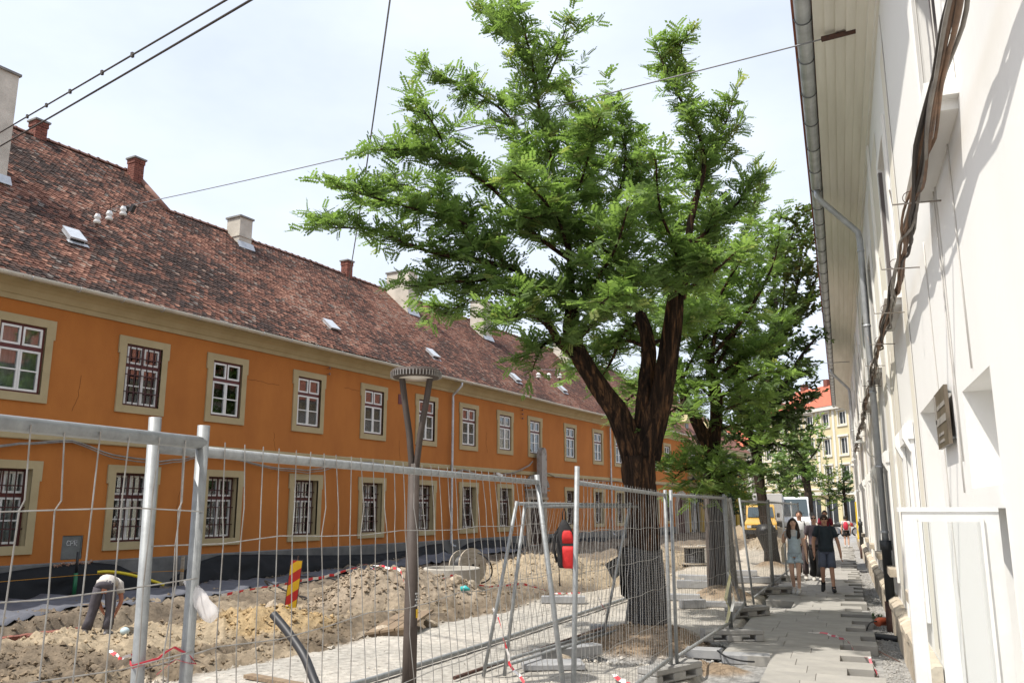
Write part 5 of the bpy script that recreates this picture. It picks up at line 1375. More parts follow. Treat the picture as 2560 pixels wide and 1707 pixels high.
# rubble and clods, far too many to count
def scatter(name, n, region, size, m, seed, label, cat, sink=0.3):
    rnd = np.random.default_rng(seed)
    base = np.array([[1, 0, 0], [-1, 0, 0], [0, 1, 0], [0, -1, 0], [0, 0, 1], [0, 0, -1]], float)
    tri = np.array([[0, 2, 4], [2, 1, 4], [1, 3, 4], [3, 0, 4], [2, 0, 5], [1, 2, 5], [3, 1, 5], [0, 3, 5]])
    x, y = region(rnd, n)
    z, c = terrain(x, y)
    s = size[0] * (size[1] / size[0]) ** (rnd.random(len(x)) ** 2.2)
    V = base[None] * (s[:, None] * (0.6 + 0.7 * rnd.random((len(x), 6))))[..., None]
    V = V + rnd.normal(0, 0.18, V.shape) * s[:, None, None]
    a = rnd.random(len(x)) * 6.28; ca, sa = np.cos(a), np.sin(a)
    X = V[:, :, 0] * ca[:, None] - V[:, :, 1] * sa[:, None]; Y = V[:, :, 0] * sa[:, None] + V[:, :, 1] * ca[:, None]
    W = np.stack([X + x[:, None], Y + y[:, None], V[:, :, 2] * 0.8 + (z + s * sink)[:, None]], -1)
    F = (tri[None] + (np.arange(len(x)) * 6)[:, None, None]).reshape(-1, 3)
    me = np_mesh(name, W.reshape(-1, 3), F, False)
    set_attr(me, 'col', np.repeat(c * (0.75 + 0.75 * rnd.random(len(x)))[:, None] * np.array([1.0, 0.98, 0.95]), 6, 0))
    o = link(name, me, m); tag(o, label, cat, None, 'stuff')
M_clod = attr_mat('rubble_bits', 0.97, 0.3, 30, 0.2, 20, 0.15)
def reg_dirt(rnd, n):
    y = 7.5 + 27 * rnd.random(n) ** 1.8; w = rnd.random(n) ** 1.1; ex = edge_x(y); x = ex - 0.05 - w * (3 + 0.55 * y); return x, y
def reg_heap(rnd, n):
    k = rnd.integers(0, 8, n); m = np.array([(q[0], q[1], q[2], q[3]) for q in MOUNDS[:8]])[k]; a = rnd.random(n) * 6.28; r_ = np.sqrt(rnd.random(n)) * 1.2
    return m[:, 0] + m[:, 2] * r_ * np.cos(a), m[:, 1] + m[:, 3] * r_ * np.sin(a)
def reg_grav(rnd, n):
    y = 8.5 + 22 * rnd.random(n) ** 1.6; x = 0.34 + 0.28 * rnd.random(n); return x, y
def reg_road(rnd, n):
    y = 7.8 + 20 * rnd.random(n) ** 1.7; ex = edge_x(y); x = ex + (-1.75 - ex) * rnd.random(n); return x, y
def reg_pit(rnd, n):
    return -3.6 + 1.9 * rnd.random(n), 10.6 + 3 * rnd.random(n)
scatter('rubble', 14000, reg_dirt, (0.006, 0.055), M_clod, 1, 'earth clods and stone chips strewn over the dug up ground', 'rubble')
scatter('rubble', 6000, reg_heap, (0.008, 0.06), M_clod, 2, 'lumps of soil and stone covering the spoil heaps', 'rubble')
scatter('gravel', 5000, reg_grav, (0.006, 0.022), M_clod, 3, 'fine grey gravel in the strip along the white wall', 'gravel')
scatter('gravel', 3500, reg_road, (0.004, 0.016), M_clod, 6, 'loose grit on the pale gravel strip', 'gravel')
scatter('gravel', 2500, reg_pit, (0.008, 0.035), M_clod, 8, 'grey gravel in the pit round the big tree', 'gravel')
# exposed brick edge in the trench
rb = random.Random(9)
BRK = MB(); BRK.bb(-0.13, 0.13, -0.06, 0.06, -0.033, 0.033); bme = BRK.mesh('brick', False); bme.materials.append(M_brick)
bw = empty('old_brick_footing', fw(6.7, 4.75, 0)); tag(bw, 'row of old red bricks exposed in the trench at the left edge', 'brickwork')
bw.rotation_euler = (0, 0, R(90) - AO)
for k in range(17):
    for lay in range(2):
        if rb.random() < 0.22: continue
        o = link('brick', bme, None, bw, (0.8 + k * 0.15 + 0.07 * lay + rb.uniform(-.02, .02), rb.uniform(-0.05, 0.05), -0.30 + lay * 0.075), (rb.uniform(-.2, .2), rb.uniform(-.1, .1), rb.uniform(-.4, .4)))
# small litter
mb = MB(); mb.sm = True; mb.tube([(0, 0, 0), (0.1, 0.03, 0.02), (0.2, 0.02, -0.01)], [0.05, 0.055, 0.02], 8); tag(mb.build('plastic_bottle', mat('turquoise_plastic', (0.05, 0.42, 0.42), 0.3), None, None, (-7.62, 16.6, gz(-7.62, 16.6) + 0.05)), 'crushed turquoise plastic bottle below the concrete ring', 'bottle')
mb = MB(); mb.ell((0, 0, 0), (0.075, 0.07, 0.06), 12, 8); tag(mb.build('plastic_cup', mat('pale_blue_plastic', (0.45, 0.55, 0.58), 0.4), None, True, (-10.62, 10.55, gz(-10.62, 10.55) + 0.05)), 'pale round plastic tub at the worker’s feet', 'tub')
oc = empty('orange_pipe_end', (0.44, 16.0, 0.0)); tag(oc, 'orange plastic drain pipe elbow by the downpipe foot', 'pipe')
mb = MB(); mb.sm = True; mb.tube([(-0.02, -0.05, 0.0), (0.0, 0.0, 0.02), (0.12, 0.05, 0.02)], [0.065, 0.07, 0.065], 14); mb.build('elbow', mat('orange_drain_plastic', (0.45, 0.10, 0.045), 0.5), oc)
mb = MB(); mb.sm = True; mb.tube(sm_curve([(-0.03, -0.06, 0.03), (-0.14, -0.1, 0.0), (-0.2, -0.12, -0.12), (-0.2, -0.12, -0.2)]), 0.012, 6); mb.build('earth_wire', M_blackplastic, oc)
tubething('wall_iron', [(0.33, 14.9, -0.08), (0.66, 14.8, -0.09)], 0.05, M_blackplastic, 'black pipe section lying across the gravel by the downpipe', 'pipe')
tubething('loose_cable', sm_curve([(-1.7, 12.0, 0.02), (-1.55, 11.8, -0.02), (-1.35, 11.7, -0.04), (-1.2, 11.75, -0.05)]), 0.012, M_blackplastic, 'loose black cable end lying in front of the second concrete foot', 'cable', 6)
tubething('reinforcing_bar', [(0.33, 13.0, -0.02), (0.56, 12.55, -0.07)], 0.008, M_rust, 'bent rusty bar on the gravel by the white wall', 'bar', 6)
# weeds in the tree pit and by the downpipe
def weed(loc, n, h, label, seed):
    rnd = random.Random(seed); mb = MB()
    for k in range(n):
        a = rnd.uniform(0, 6.28); l = h * rnd.uniform(0.5, 1.0); x, y = rnd.uniform(-.12, .12), rnd.uniform(-.1, .1)
        t = Vector((math.cos(a) * 0.6, math.sin(a) * 0.6, 1)).normalized(); w = Vector((-math.sin(a), math.cos(a), 0)) * 0.012; b = Vector((x, y, 0))
        mb.add([b - w * .4, b + w * .4, b + t * l * .6 + w, b + t * l, b + t * l * .6 - w], [(0, 1, 2, 3, 4)])
    tag(mb.build('weed', mat('weed_green', (0.07, 0.13, 0.025), 0.7), None, False, loc), label, 'weed')
weed((-3.05, 12.2, -0.08), 60, 0.22, 'tuft of green weeds in the pit left of the big trunk', 1)
weed((0.42, 17.6, -0.12), 40, 0.15, 'small green weed in the gravel by the downpipe', 2)

# ------------------------------------------------------------------ overhead wires
def wire(name, a, b, sag, r, m, label, n=24):
    a, b = Vector(a), Vector(b); pts = [a.lerp(b, i / n) - Vector((0, 0, 4 * sag * (i / n) * (1 - i / n))) for i in range(n + 1)]
    root = empty(name, a); tag(root, label, 'wire')
    mb = MB(); mb.sm = True; mb.tube([p - a for p in pts], r, 6); mb.build('strand', m, root)
    return root, pts
def along(a, b, u): return (a[0] + (b[0] - a[0]) * u, a[1] + (b[1] - a[1]) * u, a[2] + (b[2] - a[2]) * u)
A1, B1 = (-16.63, 11.77, 9.97), (-6.46, 7.14, 7.88)
w1, p1_ = wire('overhead_cable', along(A1, B1, -0.25), along(A1, B1, 1.7), 0.0, 0.014, M_cable, 'upper thick overhead cable crossing the top left corner')
for u in (0.2, 0.32, 0.45, 0.6, 0.72):
    mb = MB(); q = Vector(along(A1, B1, u)) - Vector(w1.location); mb.box(q, (0.04, 0.04, 0.075)); mb.build('cable_clip', M_cable, w1, False)
A2, B2 = (-16.6, 11.78, 9.66), (-6.24, 7.23, 7.88)
wire('overhead_cable', along(A2, B2, -0.25), along(A2, B2, 1.7), 0.04, 0.016, M_cable, 'lower thick overhead cable crossing the top left corner')
E2 = fw(13.3, -0.95, 9.85)
w2, p2_ = wire('span_wire', (WX, 10.1, 7.62), (E2.x, E2.y, E2.z), 0.10, 0.011, mat('grey_wire', (0.20, 0.20, 0.21), 0.6), 'thin span wire from the white wall across to the orange roof', 40)
org = Vector(w2.location); dirw = (Vector(p2_[1]) - Vector(p2_[0])).normalized()
mb = MB(); mb.sm = True; mb.tube([dirw * 0.08, dirw * 0.2], 0.012, 6); mb.tube([dirw * 0.2, dirw * 0.62], 0.04, 6); mb.tube([dirw * 0.62, dirw * 0.85], 0.01, 6); mb.build('turnbuckle', M_rust, w2)
for i, s_ in ((37.2, 0), (37.9, 0)):
    k = int(i); q = p2_[k].lerp(p2_[k + 1], i - k) - org
    mb = MB(); mb.box(q + Vector((0, 0, -0.1)), (0.1, 0.1, 0.2), (0, 0.5, 0)); mb.build('clamp', M_blackplastic, w2, False)
def insulator(root, q, r_=0.085):
    mb = MB(); mb.sm = True; mb.lathe([(0.02, 0.14), (0.05, 0.13), (r_, 0.05), (r_, 0.03), (0.05, 0.0), (r_ * 1.05, -0.06), (r_ * 1.05, -0.09), (0.05, -0.12)], (q.x, q.y, q.z), 14); mb.build('insulator', M_porcelain, root)
    mb = MB(); mb.tube([q + Vector((0, 0, 0.14)), q + Vector((0, 0, 0.34))], 0.012, 5); mb.lathe([(0.05, -0.2), (0.04, -0.12)], (q.x, q.y, q.z), 10); mb.build('insulator_pin', M_rust, root)
for s_, z_, o_ in ((12.08, 8.95, 0.5), (12.39, 9.13, 0.5), (12.76, 9.37, 0.5)):
    insulator(w2, fw(s_, o_, z_) - org)
q3 = fw(10.6, 0.6, 8.6)
mb = MB(); mb.sm = True; mb.tube([E2 - org, fw(12.76, 0.5, 9.7) - org, fw(12.08, 0.5, 9.28) - org, fw(11.3, 0.5, 8.85) - org, fw(9.5, 0.5, 7.6) - org], 0.012, 5); mb.build('tail_strand', M_rust, w2)
wire('span_wire', (-4.0, 6.9, 7.75), (-13.35, 20.56, 7.81), 0.35, 0.012, mat('grey_wire', (0, 0, 0)), 'steep thin wire rising beside the tree crown to the top edge')
f0 = fw(35.5, 0.3, 8.55); f1 = Vector((0.66, 34, 7.4))
w4, p4_ = wire('span_wire', f0, f1, 0.15, 0.012, mat('grey_wire', (0, 0, 0)), 'far span wire with white insulators in front of the tiled roof')
for u in (0.5, 1.5, 2.5):
    q = Vector(p4_[0]).lerp(Vector(p4_[1]), u) - f0; insulator(w4, q + Vector((0, 0, -0.3)), 0.12)
mb = MB(); mb.sm = True; mb.tube([(0, 0, 0), fw(34, -1.2, 9.6) - f0], 0.012, 5); mb.build('tail_strand', M_rust, w4)

# ------------------------------------------------------------------ trees (limb tables: metres from the foot, last value the radius)
T1= ((-2.87,13.09),[[(0.04,0.02,-0.06,0.42),(0.01,0.01,0.11,0.29),(0.01,0.0,0.34,0.225),(-0.02,-0.01,0.81,0.205),(-0.03,-0.01,1.71,0.22),(-0.06,-0.02,2.33,0.24),(-0.06,-0.02,2.7,0.27)],[(-0.11,-0.04,2.64,0.203),(-0.33,-0.18,3.33,0.164),(-0.59,-0.34,3.77,0.148),(-0.78,-0.46,4.12,0.14),(-0.91,-0.57,4.4,0.125),(-0.97,-0.65,4.72,0.117),(-0.93,-0.68,5.0,0.094)],[(-0.01,-0.0,2.95,0.156),(0.04,0.16,3.8,0.133),(0.07,0.31,4.49,0.113),(-0.07,0.4,5.1,0.086)],[(-0.0,-0.0,2.7,0.234),(0.27,0.05,3.52,0.172),(0.44,0.06,4.29,0.156),(0.54,0.05,4.87,0.14),(0.61,0.02,5.26,0.117)],[(-0.76,-0.51,4.14,0.078),(-1.08,-0.85,4.43,0.075),(-1.14,-1.09,4.64,0.07),(-1.3,-1.36,5.04,0.06),(-1.43,-1.63,5.37,0.052),(-1.55,-1.89,5.46,0.045),(-1.87,-2.23,5.47,0.04),(-2.22,-2.58,5.5,0.033),(-2.56,-2.93,5.56,0.025),(-2.95,-3.29,5.73,0.018),(-3.26,-3.63,5.72,0.013),(-3.51,-3.94,5.64,0.008)],[(0.69,0.05,5.22,0.08),(0.82,0.07,5.85,0.07),(0.88,0.07,6.46,0.06),(1.03,0.09,7.0,0.05),(1.14,0.11,7.41,0.04),(1.08,0.05,8.04,0.03),(0.77,-0.1,8.74,0.02),(0.54,-0.22,9.39,0.01)],[(-0.92,-0.68,4.97,0.06),(-0.89,-0.9,5.77,0.05),(-0.96,-1.16,6.69,0.045),(-1.06,-1.43,7.48,0.035),(-1.13,-1.69,8.18,0.028),(-1.17,-1.94,8.88,0.02),(-1.24,-2.2,9.37,0.01)],[(-1.35,-1.06,8.53,0.02),(-0.94,-1.33,9.03,0.014),(-0.63,-1.64,9.49,0.008)],[(-1.44,-1.2,9.34,0.012),(-1.81,-1.24,9.85,0.009),(-2.11,-1.25,10.21,0.007)],[(-1.03,-0.94,6.78,0.035),(-1.41,-1.01,7.5,0.03),(-1.87,-1.1,8.32,0.022),(-2.53,-1.28,8.87,0.014),(-3.13,-1.43,9.21,0.008)],[(-0.95,-0.69,5.83,0.04),(-1.36,-1.35,6.15,0.035),(-1.78,-2.0,6.7,0.028),(-2.15,-2.64,6.89,0.02),(-2.54,-3.28,6.88,0.013),(-2.7,-3.84,6.7,0.008)],[(-2.27,-2.39,7.01,0.015),(-2.33,-2.84,7.41,0.012),(-2.34,-3.27,7.52,0.007)],[(-1.63,-1.71,5.52,0.035),(-2.08,-2.34,6.05,0.028),(-2.61,-3.0,6.14,0.02),(-2.98,-3.6,6.16,0.014),(-3.16,-4.13,6.14,0.008)],[(-1.63,-1.71,5.56,0.03),(-2.22,-1.75,6.0,0.025),(-2.89,-1.82,6.72,0.018),(-3.52,-1.88,7.06,0.012),(-4.15,-1.94,6.72,0.008)],[(-1.5,-1.44,5.36,0.04),(-1.87,-1.91,5.27,0.03),(-2.3,-2.4,5.16,0.022),(-2.49,-2.79,5.02,0.014),(-2.61,-3.16,4.94,0.008)],[(-1.95,-1.72,5.33,0.022),(-2.37,-1.67,5.0,0.015),(-2.75,-1.61,4.89,0.008)],[(-0.07,0.4,5.1,0.06),(-0.25,0.4,5.85,0.05),(-0.57,0.34,6.73,0.04),(-0.89,0.28,7.72,0.03),(-1.03,0.29,8.5,0.02),(-1.17,0.3,9.31,0.01)],[(-0.24,0.34,5.83,0.04),(-0.62,-0.53,6.18,0.03),(-1.02,-1.4,6.22,0.022),(-1.24,-2.2,6.11,0.012)],[(-0.64,0.61,6.83,0.03),(-0.27,0.36,7.58,0.025),(-0.16,0.01,8.23,0.018),(-0.25,-0.42,8.71,0.008)],[(0.81,0.1,5.86,0.04),(0.42,0.24,6.57,0.03),(0.01,0.36,7.47,0.022),(-0.09,0.61,8.33,0.012)],[(0.96,0.59,7.19,0.03),(1.28,0.64,7.89,0.022),(1.52,0.66,8.53,0.014),(1.64,0.64,8.87,0.008)],[(0.66,0.58,9.1,0.015),(0.84,0.22,9.49,0.01),(0.88,-0.19,9.59,0.007)],[(0.79,0.31,6.13,0.035),(1.23,0.55,6.57,0.026),(1.63,0.78,7.02,0.018),(1.77,0.9,7.41,0.008)],[(0.69,-0.05,5.3,0.035),(1.25,-0.86,5.29,0.026),(1.75,-1.68,5.37,0.012)],[(-0.97,-0.7,4.45,0.03),(-1.28,-0.86,4.5,0.022),(-1.42,-0.95,4.24,0.014),(-1.5,-1.01,3.98,0.008)],[(0.57,0.22,5.27,0.035),(0.44,-0.69,5.42,0.028),(0.16,-1.66,5.02,0.018),(0.04,-2.56,4.58,0.01)],[(-0.07,0.4,5.1,0.035),(-0.51,0.52,5.41,0.028),(-1.03,0.6,5.55,0.02),(-1.57,0.68,5.4,0.01)],[(-1.01,-0.39,5.04,0.04),(-0.4,-1.12,5.33,0.03),(0.11,-1.89,5.56,0.02),(0.49,-2.71,5.83,0.012)],[(0.61,0.02,5.26,0.04),(0.78,-0.81,5.67,0.03),(0.73,-1.72,6.14,0.02),(0.86,-2.56,6.51,0.012)],[(-0.98,-0.6,5.86,0.035),(-0.87,-1.45,6.19,0.028),(-0.93,-2.37,6.38,0.02),(-0.95,-3.27,6.34,0.01)],[(0.77,0.3,5.58,0.04),(0.97,0.88,6.14,0.03),(1.07,1.42,7.03,0.02),(0.77,1.8,8.06,0.01)],[(-1.06,-0.84,6.41,0.03),(-0.53,-1.46,6.79,0.022),(-0.15,-2.13,7.09,0.014),(0.17,-2.83,7.15,0.008)],[(0.02,0.54,4.6,0.04),(0.33,1.09,4.82,0.03),(0.67,1.66,5.2,0.02),(1.03,2.22,5.44,0.01)],[(-1.11,-0.76,4.45,0.025),(-1.19,-1.5,4.69,0.02),(-1.23,-2.23,4.59,0.014),(-1.15,-2.92,4.38,0.008)],[(-0.0,0.64,4.55,0.045),(-0.5,1.02,4.8,0.035),(-1.04,1.38,4.69,0.022),(-1.61,1.73,4.4,0.01)],[(-0.08,0.61,5.04,0.045),(-0.48,0.96,4.93,0.035),(-0.81,1.33,4.51,0.022),(-1.14,1.7,4.22,0.01)],[(-0.91,-0.57,4.47,0.04),(-0.48,-0.9,4.75,0.03),(-0.07,-1.24,4.89,0.02),(0.26,-1.62,4.78,0.01)],[(-0.96,-0.59,4.93,0.04),(-1.09,-1.21,5.18,0.03),(-1.2,-1.82,5.11,0.02),(-1.28,-2.43,4.85,0.01)]])
T2= ((-2.53,19.33),[[(-0.0,-0.0,-0.08,0.212),(-0.01,-0.01,0.77,0.178),(-0.03,-0.01,1.81,0.17),(-0.08,-0.03,2.69,0.162),(-0.13,-0.05,3.32,0.178)],[(-0.18,-0.07,3.27,0.145),(-0.46,-0.25,3.95,0.128),(-0.68,-0.41,4.62,0.111),(-0.74,-0.5,5.21,0.085)],[(-0.1,-0.04,3.32,0.153),(0.01,0.08,4.14,0.136),(-0.08,0.11,4.99,0.119),(-0.1,0.18,5.38,0.102)],[(-0.04,-0.02,5.34,0.06),(0.18,0.18,6.41,0.05),(0.48,0.4,7.42,0.04),(0.89,0.67,8.65,0.03),(1.21,0.9,9.72,0.02),(1.18,0.99,10.08,0.01)],[(-0.04,-0.02,5.34,0.06),(0.56,-0.18,5.92,0.05),(1.15,-0.36,6.67,0.035),(1.55,-0.6,7.4,0.02),(1.7,-0.95,8.02,0.01)],[(-0.07,-0.03,5.34,0.05),(-0.3,0.24,6.27,0.04),(-0.4,0.56,7.35,0.03),(-0.03,1.06,8.48,0.015)],[(-0.74,-0.5,5.21,0.05),(-0.72,-1.14,5.83,0.04),(-0.51,-1.7,6.41,0.03),(-0.14,-2.2,6.96,0.01)],[(-0.05,-0.02,4.78,0.05),(0.52,0.74,5.34,0.04),(1.13,1.51,5.92,0.03),(1.5,2.19,6.54,0.01)],[(0.04,-0.2,4.29,0.04),(0.61,-0.44,4.6,0.03),(1.16,-0.69,4.8,0.02),(1.51,-1.02,4.73,0.01)],[(-0.7,-0.49,4.75,0.04),(-0.98,-0.88,4.98,0.03),(-1.27,-1.28,4.67,0.02),(-1.39,-1.61,4.19,0.01)],[(-0.47,-0.18,3.95,0.04),(-0.91,0.01,4.17,0.03),(-1.33,0.2,3.84,0.02),(-1.5,0.49,3.39,0.01)],[(-0.02,-0.01,3.59,0.03),(0.46,-0.25,3.73,0.025),(0.82,-0.54,3.52,0.015),(0.92,-0.93,3.23,0.01)],[(-0.19,-0.07,5.63,0.04),(0.29,-0.6,6.6,0.03),(0.91,-1.08,7.34,0.02),(1.32,-1.63,7.67,0.01)],[(-0.08,-0.03,2.6,0.03),(-0.43,-0.45,2.77,0.02),(-0.72,-0.85,2.67,0.015),(-0.84,-1.19,2.4,0.01)],[(-0.07,-0.03,2.51,0.03),(0.34,-0.41,2.67,0.02),(0.63,-0.83,2.48,0.01)],[(-0.04,-0.01,2.25,0.02),(-0.27,-0.48,2.33,0.015),(-0.39,-0.9,2.15,0.01)],[(-0.02,-0.01,2.16,0.02),(0.22,-0.29,2.28,0.015),(0.46,-0.57,2.15,0.01)],[(-0.09,-0.03,2.96,0.03),(-0.15,-0.59,2.84,0.02),(-0.01,-1.08,2.56,0.01)],[(-0.06,-0.03,5.25,0.05),(-0.63,0.47,6.15,0.04),(-0.97,1.05,7.53,0.03),(-0.94,1.78,8.81,0.015)],[(-0.04,-0.02,4.97,0.05),(0.4,0.34,5.75,0.04),(0.78,0.66,6.66,0.03),(1.09,0.96,7.7,0.015)],[(-0.74,-0.29,4.69,0.04),(-0.29,-0.65,5.34,0.03),(0.14,-1.02,5.79,0.02),(0.54,-1.4,5.94,0.01)],[(0.0,0.0,4.04,0.04),(0.46,0.82,4.3,0.03),(0.86,1.62,4.57,0.02),(1.08,2.35,4.45,0.01)],[(-0.03,-0.01,4.32,0.04),(-0.28,-0.9,4.58,0.03),(-0.42,-1.74,4.13,0.02),(-0.47,-2.54,3.55,0.01)],[(-0.77,-0.3,5.25,0.05),(-1.28,-0.21,5.68,0.035),(-1.86,-0.15,5.83,0.025),(-2.47,-0.1,5.59,0.01)],[(-0.74,-0.29,4.78,0.05),(-1.36,0.01,4.67,0.035),(-2.0,0.29,4.54,0.025),(-2.49,0.64,4.21,0.01)],[(-0.77,-0.3,5.25,0.05),(-1.28,0.4,6.39,0.035),(-1.9,1.05,6.99,0.025),(-2.68,1.64,6.98,0.01)],[(-0.01,-0.0,4.69,0.04),(0.43,0.6,5.03,0.03),(0.77,1.16,5.59,0.02),(1.2,1.76,5.86,0.01)]])
T3= ((-2.29,29.83),[[(-0.0,-0.0,-0.06,0.245),(-0.05,-0.02,0.71,0.194),(-0.16,-0.06,1.63,0.18),(-0.27,-0.11,2.96,0.173),(-0.32,-0.12,3.77,0.173)],[(-0.33,-0.13,3.63,0.108),(-0.54,-0.03,4.74,0.086),(-0.76,0.06,5.88,0.08),(-0.85,0.2,7.05,0.03)],[(-0.3,-0.12,3.63,0.13),(-0.06,-0.02,5.0,0.108),(0.29,0.11,6.68,0.086),(0.59,0.23,8.4,0.08),(0.6,0.24,9.86,0.05),(0.62,0.24,11.34,0.02)],[(0.29,0.11,6.68,0.09),(0.96,0.51,8.13,0.07),(1.39,0.81,9.93,0.05),(1.7,1.06,11.62,0.02),(1.8,1.24,12.28,0.01)],[(-0.06,-0.02,5.0,0.072),(0.73,-0.07,6.07,0.07),(1.45,-0.15,7.12,0.05),(2.08,-0.27,7.75,0.02)],[(0.96,0.37,8.11,0.05),(1.71,0.13,9.14,0.04),(2.24,-0.2,10.15,0.02)],[(-0.25,-0.1,3.91,0.08),(0.48,0.54,4.76,0.06),(1.29,1.22,5.5,0.04),(1.7,1.73,5.83,0.02)],[(-0.32,-0.12,3.77,0.07),(0.24,-0.44,4.01,0.05),(0.89,-0.73,3.84,0.03),(1.25,-1.12,3.42,0.01)],[(-0.32,-0.12,3.77,0.07),(-0.84,0.03,4.21,0.05),(-1.27,0.22,4.37,0.03),(-1.59,0.45,3.98,0.01)],[(0.29,0.11,6.68,0.06),(-0.16,0.74,7.97,0.04),(-0.3,1.49,9.35,0.02)],[(0.29,0.11,6.68,0.06),(0.71,-0.44,7.54,0.05),(0.97,-1.05,8.92,0.03),(1.14,-1.7,10.13,0.01)],[(-0.06,-0.02,5.0,0.06),(0.51,0.91,5.64,0.05),(1.07,1.85,6.75,0.03),(1.46,2.72,6.86,0.01)],[(-0.31,-0.12,3.91,0.06),(-0.6,-0.77,4.68,0.05),(-0.63,-1.32,5.43,0.03),(-0.41,-1.77,6.3,0.01)],[(-0.23,-0.09,4.18,0.06),(0.23,0.62,5.06,0.05),(0.57,1.3,4.83,0.03),(0.93,1.97,4.59,0.01)],[(0.6,0.24,9.86,0.05),(1.01,-0.14,10.59,0.04),(1.41,-0.52,11.31,0.02),(1.52,-1.02,11.64,0.01)],[(-0.33,-0.13,3.5,0.05),(-0.2,-0.44,3.08,0.03),(0.19,-0.64,2.94,0.02),(0.51,-0.87,2.66,0.01)],[(-0.33,-0.13,3.5,0.05),(-0.76,0.06,3.38,0.03),(-1.14,0.27,2.98,0.02),(-1.39,0.53,2.58,0.01)]])
T4= ((-2.62,72.28),[[(0.11,0.04,-0.16,0.4),(0.16,0.06,1.57,0.32),(0.15,0.06,3.15,0.3)],[(0.09,0.03,3.15,0.18),(-0.13,-0.05,4.43,0.16),(-0.11,-0.04,5.72,0.1),(-0.15,-0.06,7.99,0.04)],[(0.21,0.08,3.15,0.2),(0.17,0.07,4.43,0.17),(0.07,0.03,5.72,0.12),(0.79,0.31,8.32,0.05)],[(-0.09,-0.04,5.07,0.08),(-1.04,0.03,6.39,0.05),(-1.44,0.3,7.73,0.02)],[(0.11,0.04,5.39,0.08),(1.14,0.02,6.66,0.05),(1.69,-0.2,7.92,0.02)],[(0.05,0.02,5.39,0.08),(0.55,-0.32,4.41,0.04),(1.1,-0.64,3.6,0.02)],[(-0.09,-0.04,5.07,0.08),(-0.86,0.2,4.45,0.04),(-1.55,0.47,3.49,0.02)],[(0.01,0.0,5.72,0.08),(0.4,0.69,7.38,0.04),(1.27,1.57,9.08,0.02)],[(-0.11,-0.04,5.72,0.08),(-0.45,-0.71,7.62,0.04),(-0.65,-1.33,8.87,0.02)]])
def bark_mat(name, c1, c2, c3, sc=1.0):
    m = bpy.data.materials.new(name); m.use_nodes = True
    N = m.node_tree.nodes; L = m.node_tree.links; b = N['Principled BSDF']; b.inputs['Roughness'].default_value = 0.95; b.inputs['Specular IOR Level'].default_value = 0.15
    tc = N.new('ShaderNodeTexCoord'); mp = N.new('ShaderNodeMapping'); mp.inputs['Scale'].default_value = (11 * sc, 11 * sc, 1.25 * sc)
    n0 = N.new('ShaderNodeTexNoise'); n0.inputs['Scale'].default_value = 1.0; n0.inputs['Detail'].default_value = 7; n0.inputs['Roughness'].default_value = 0.7; n0.inputs['Distortion'].default_value = 0.5
    rp = N.new('ShaderNodeValToRGB'); e = rp.color_ramp.elements
    e[0].position = 0.36; e[0].color = (*c1, 1); e[1].position = 0.66; e[1].color = (*c3, 1); q = e.new(0.52); q.color = (*c2, 1)
    bp = N.new('ShaderNodeBump'); bp.inputs['Strength'].default_value = 1.0; bp.inputs['Distance'].default_value = 0.09
    L.new(tc.outputs['Object'], mp.inputs['Vector']); L.new(mp.outputs['Vector'], n0.inputs['Vector']); L.new(n0.outputs['Fac'], rp.inputs['Fac']); L.new(rp.outputs['Color'], b.inputs['Base Color'])
    L.new(n0.outputs['Fac'], bp.inputs['Height']); L.new(bp.outputs['Normal'], b.inputs['Normal'])
    return m
M_bark = bark_mat('locust_bark', (0.011, 0.008, 0.007), (0.042, 0.026, 0.018), (0.19, 0.098, 0.05), 1.25)
M_bark2 = bark_mat('dark_bark', (0.016, 0.013, 0.011), (0.045, 0.033, 0.026), (0.10, 0.07, 0.05))
M_leaf = attr_mat('locust_leaf', 0.6, 0, 0, 0.12, 3, 0.25, 'col', 0.55)
M_leaf2 = attr_mat('dark_broad_leaf', 0.45, 0, 0, 0.12, 3, 0.5, 'col', 0.30)

def limb_mesh(branches, n, rmin, rmax, rough=0.12, seed=1):
    """rough-barked tubes for the limbs whose first radius lies in (rmin, rmax]"""
    mb = MB(); mb.sm = True; rnd = random.Random(seed)
    for br in branches:
        if not (rmin < br[0][3] <= rmax): continue
        P = [Vector(q[:3]) for q in br]; rad = [q[3] for q in br]
        fine = []; fr = []
        for i in range(len(P) - 1):
            p0, p1, p2, p3 = P[max(i - 1, 0)], P[i], P[i + 1], P[min(i + 2, len(P) - 1)]
            k = max(2, int((p2 - p1).length / (0.10 if rad[0] > 0.1 else 0.2)))
            for q in range(k):
                t = q / k
                fine.append(0.5 * ((2 * p1) + (p2 - p0) * t + (2 * p0 - 5 * p1 + 4 * p2 - p3) * t * t + (3 * p1 - p0 - 3 * p2 + p3) * t ** 3)); fr.append(rad[i] + (rad[i + 1] - rad[i]) * t)
        fine.append(P[-1]); fr.append(rad[-1])
        nn = n if rad[0] > 0.1 else 6
        b0 = len(mb.v); mb.tube(fine, fr, nn)
        if rad[0] > 0.1:
            ph = rnd.uniform(0, 9)
            for i, p in enumerate(fine):
                for k in range(nn):
                    v = Vector(mb.v[b0 + i * nn + k]); d = v - p
                    a = 2 * math.pi * k / nn
                    f = 1 + 0.06 * math.sin(a * 11 + ph + 1.6 * math.sin(p.z * 2.1 + k * 0.2)) + rough * math.sin(a * 5 + ph + 1.2 * math.sin(p.z * 1.3)) + rough * (float(vnoise(np.array([k * 0.9 + ph * 3]), np.array([p.z * 5.0]))[0]) - 0.5) * 2.2
                    mb.v[b0 + i * nn + k] = tuple(p + d * f)
    return mb

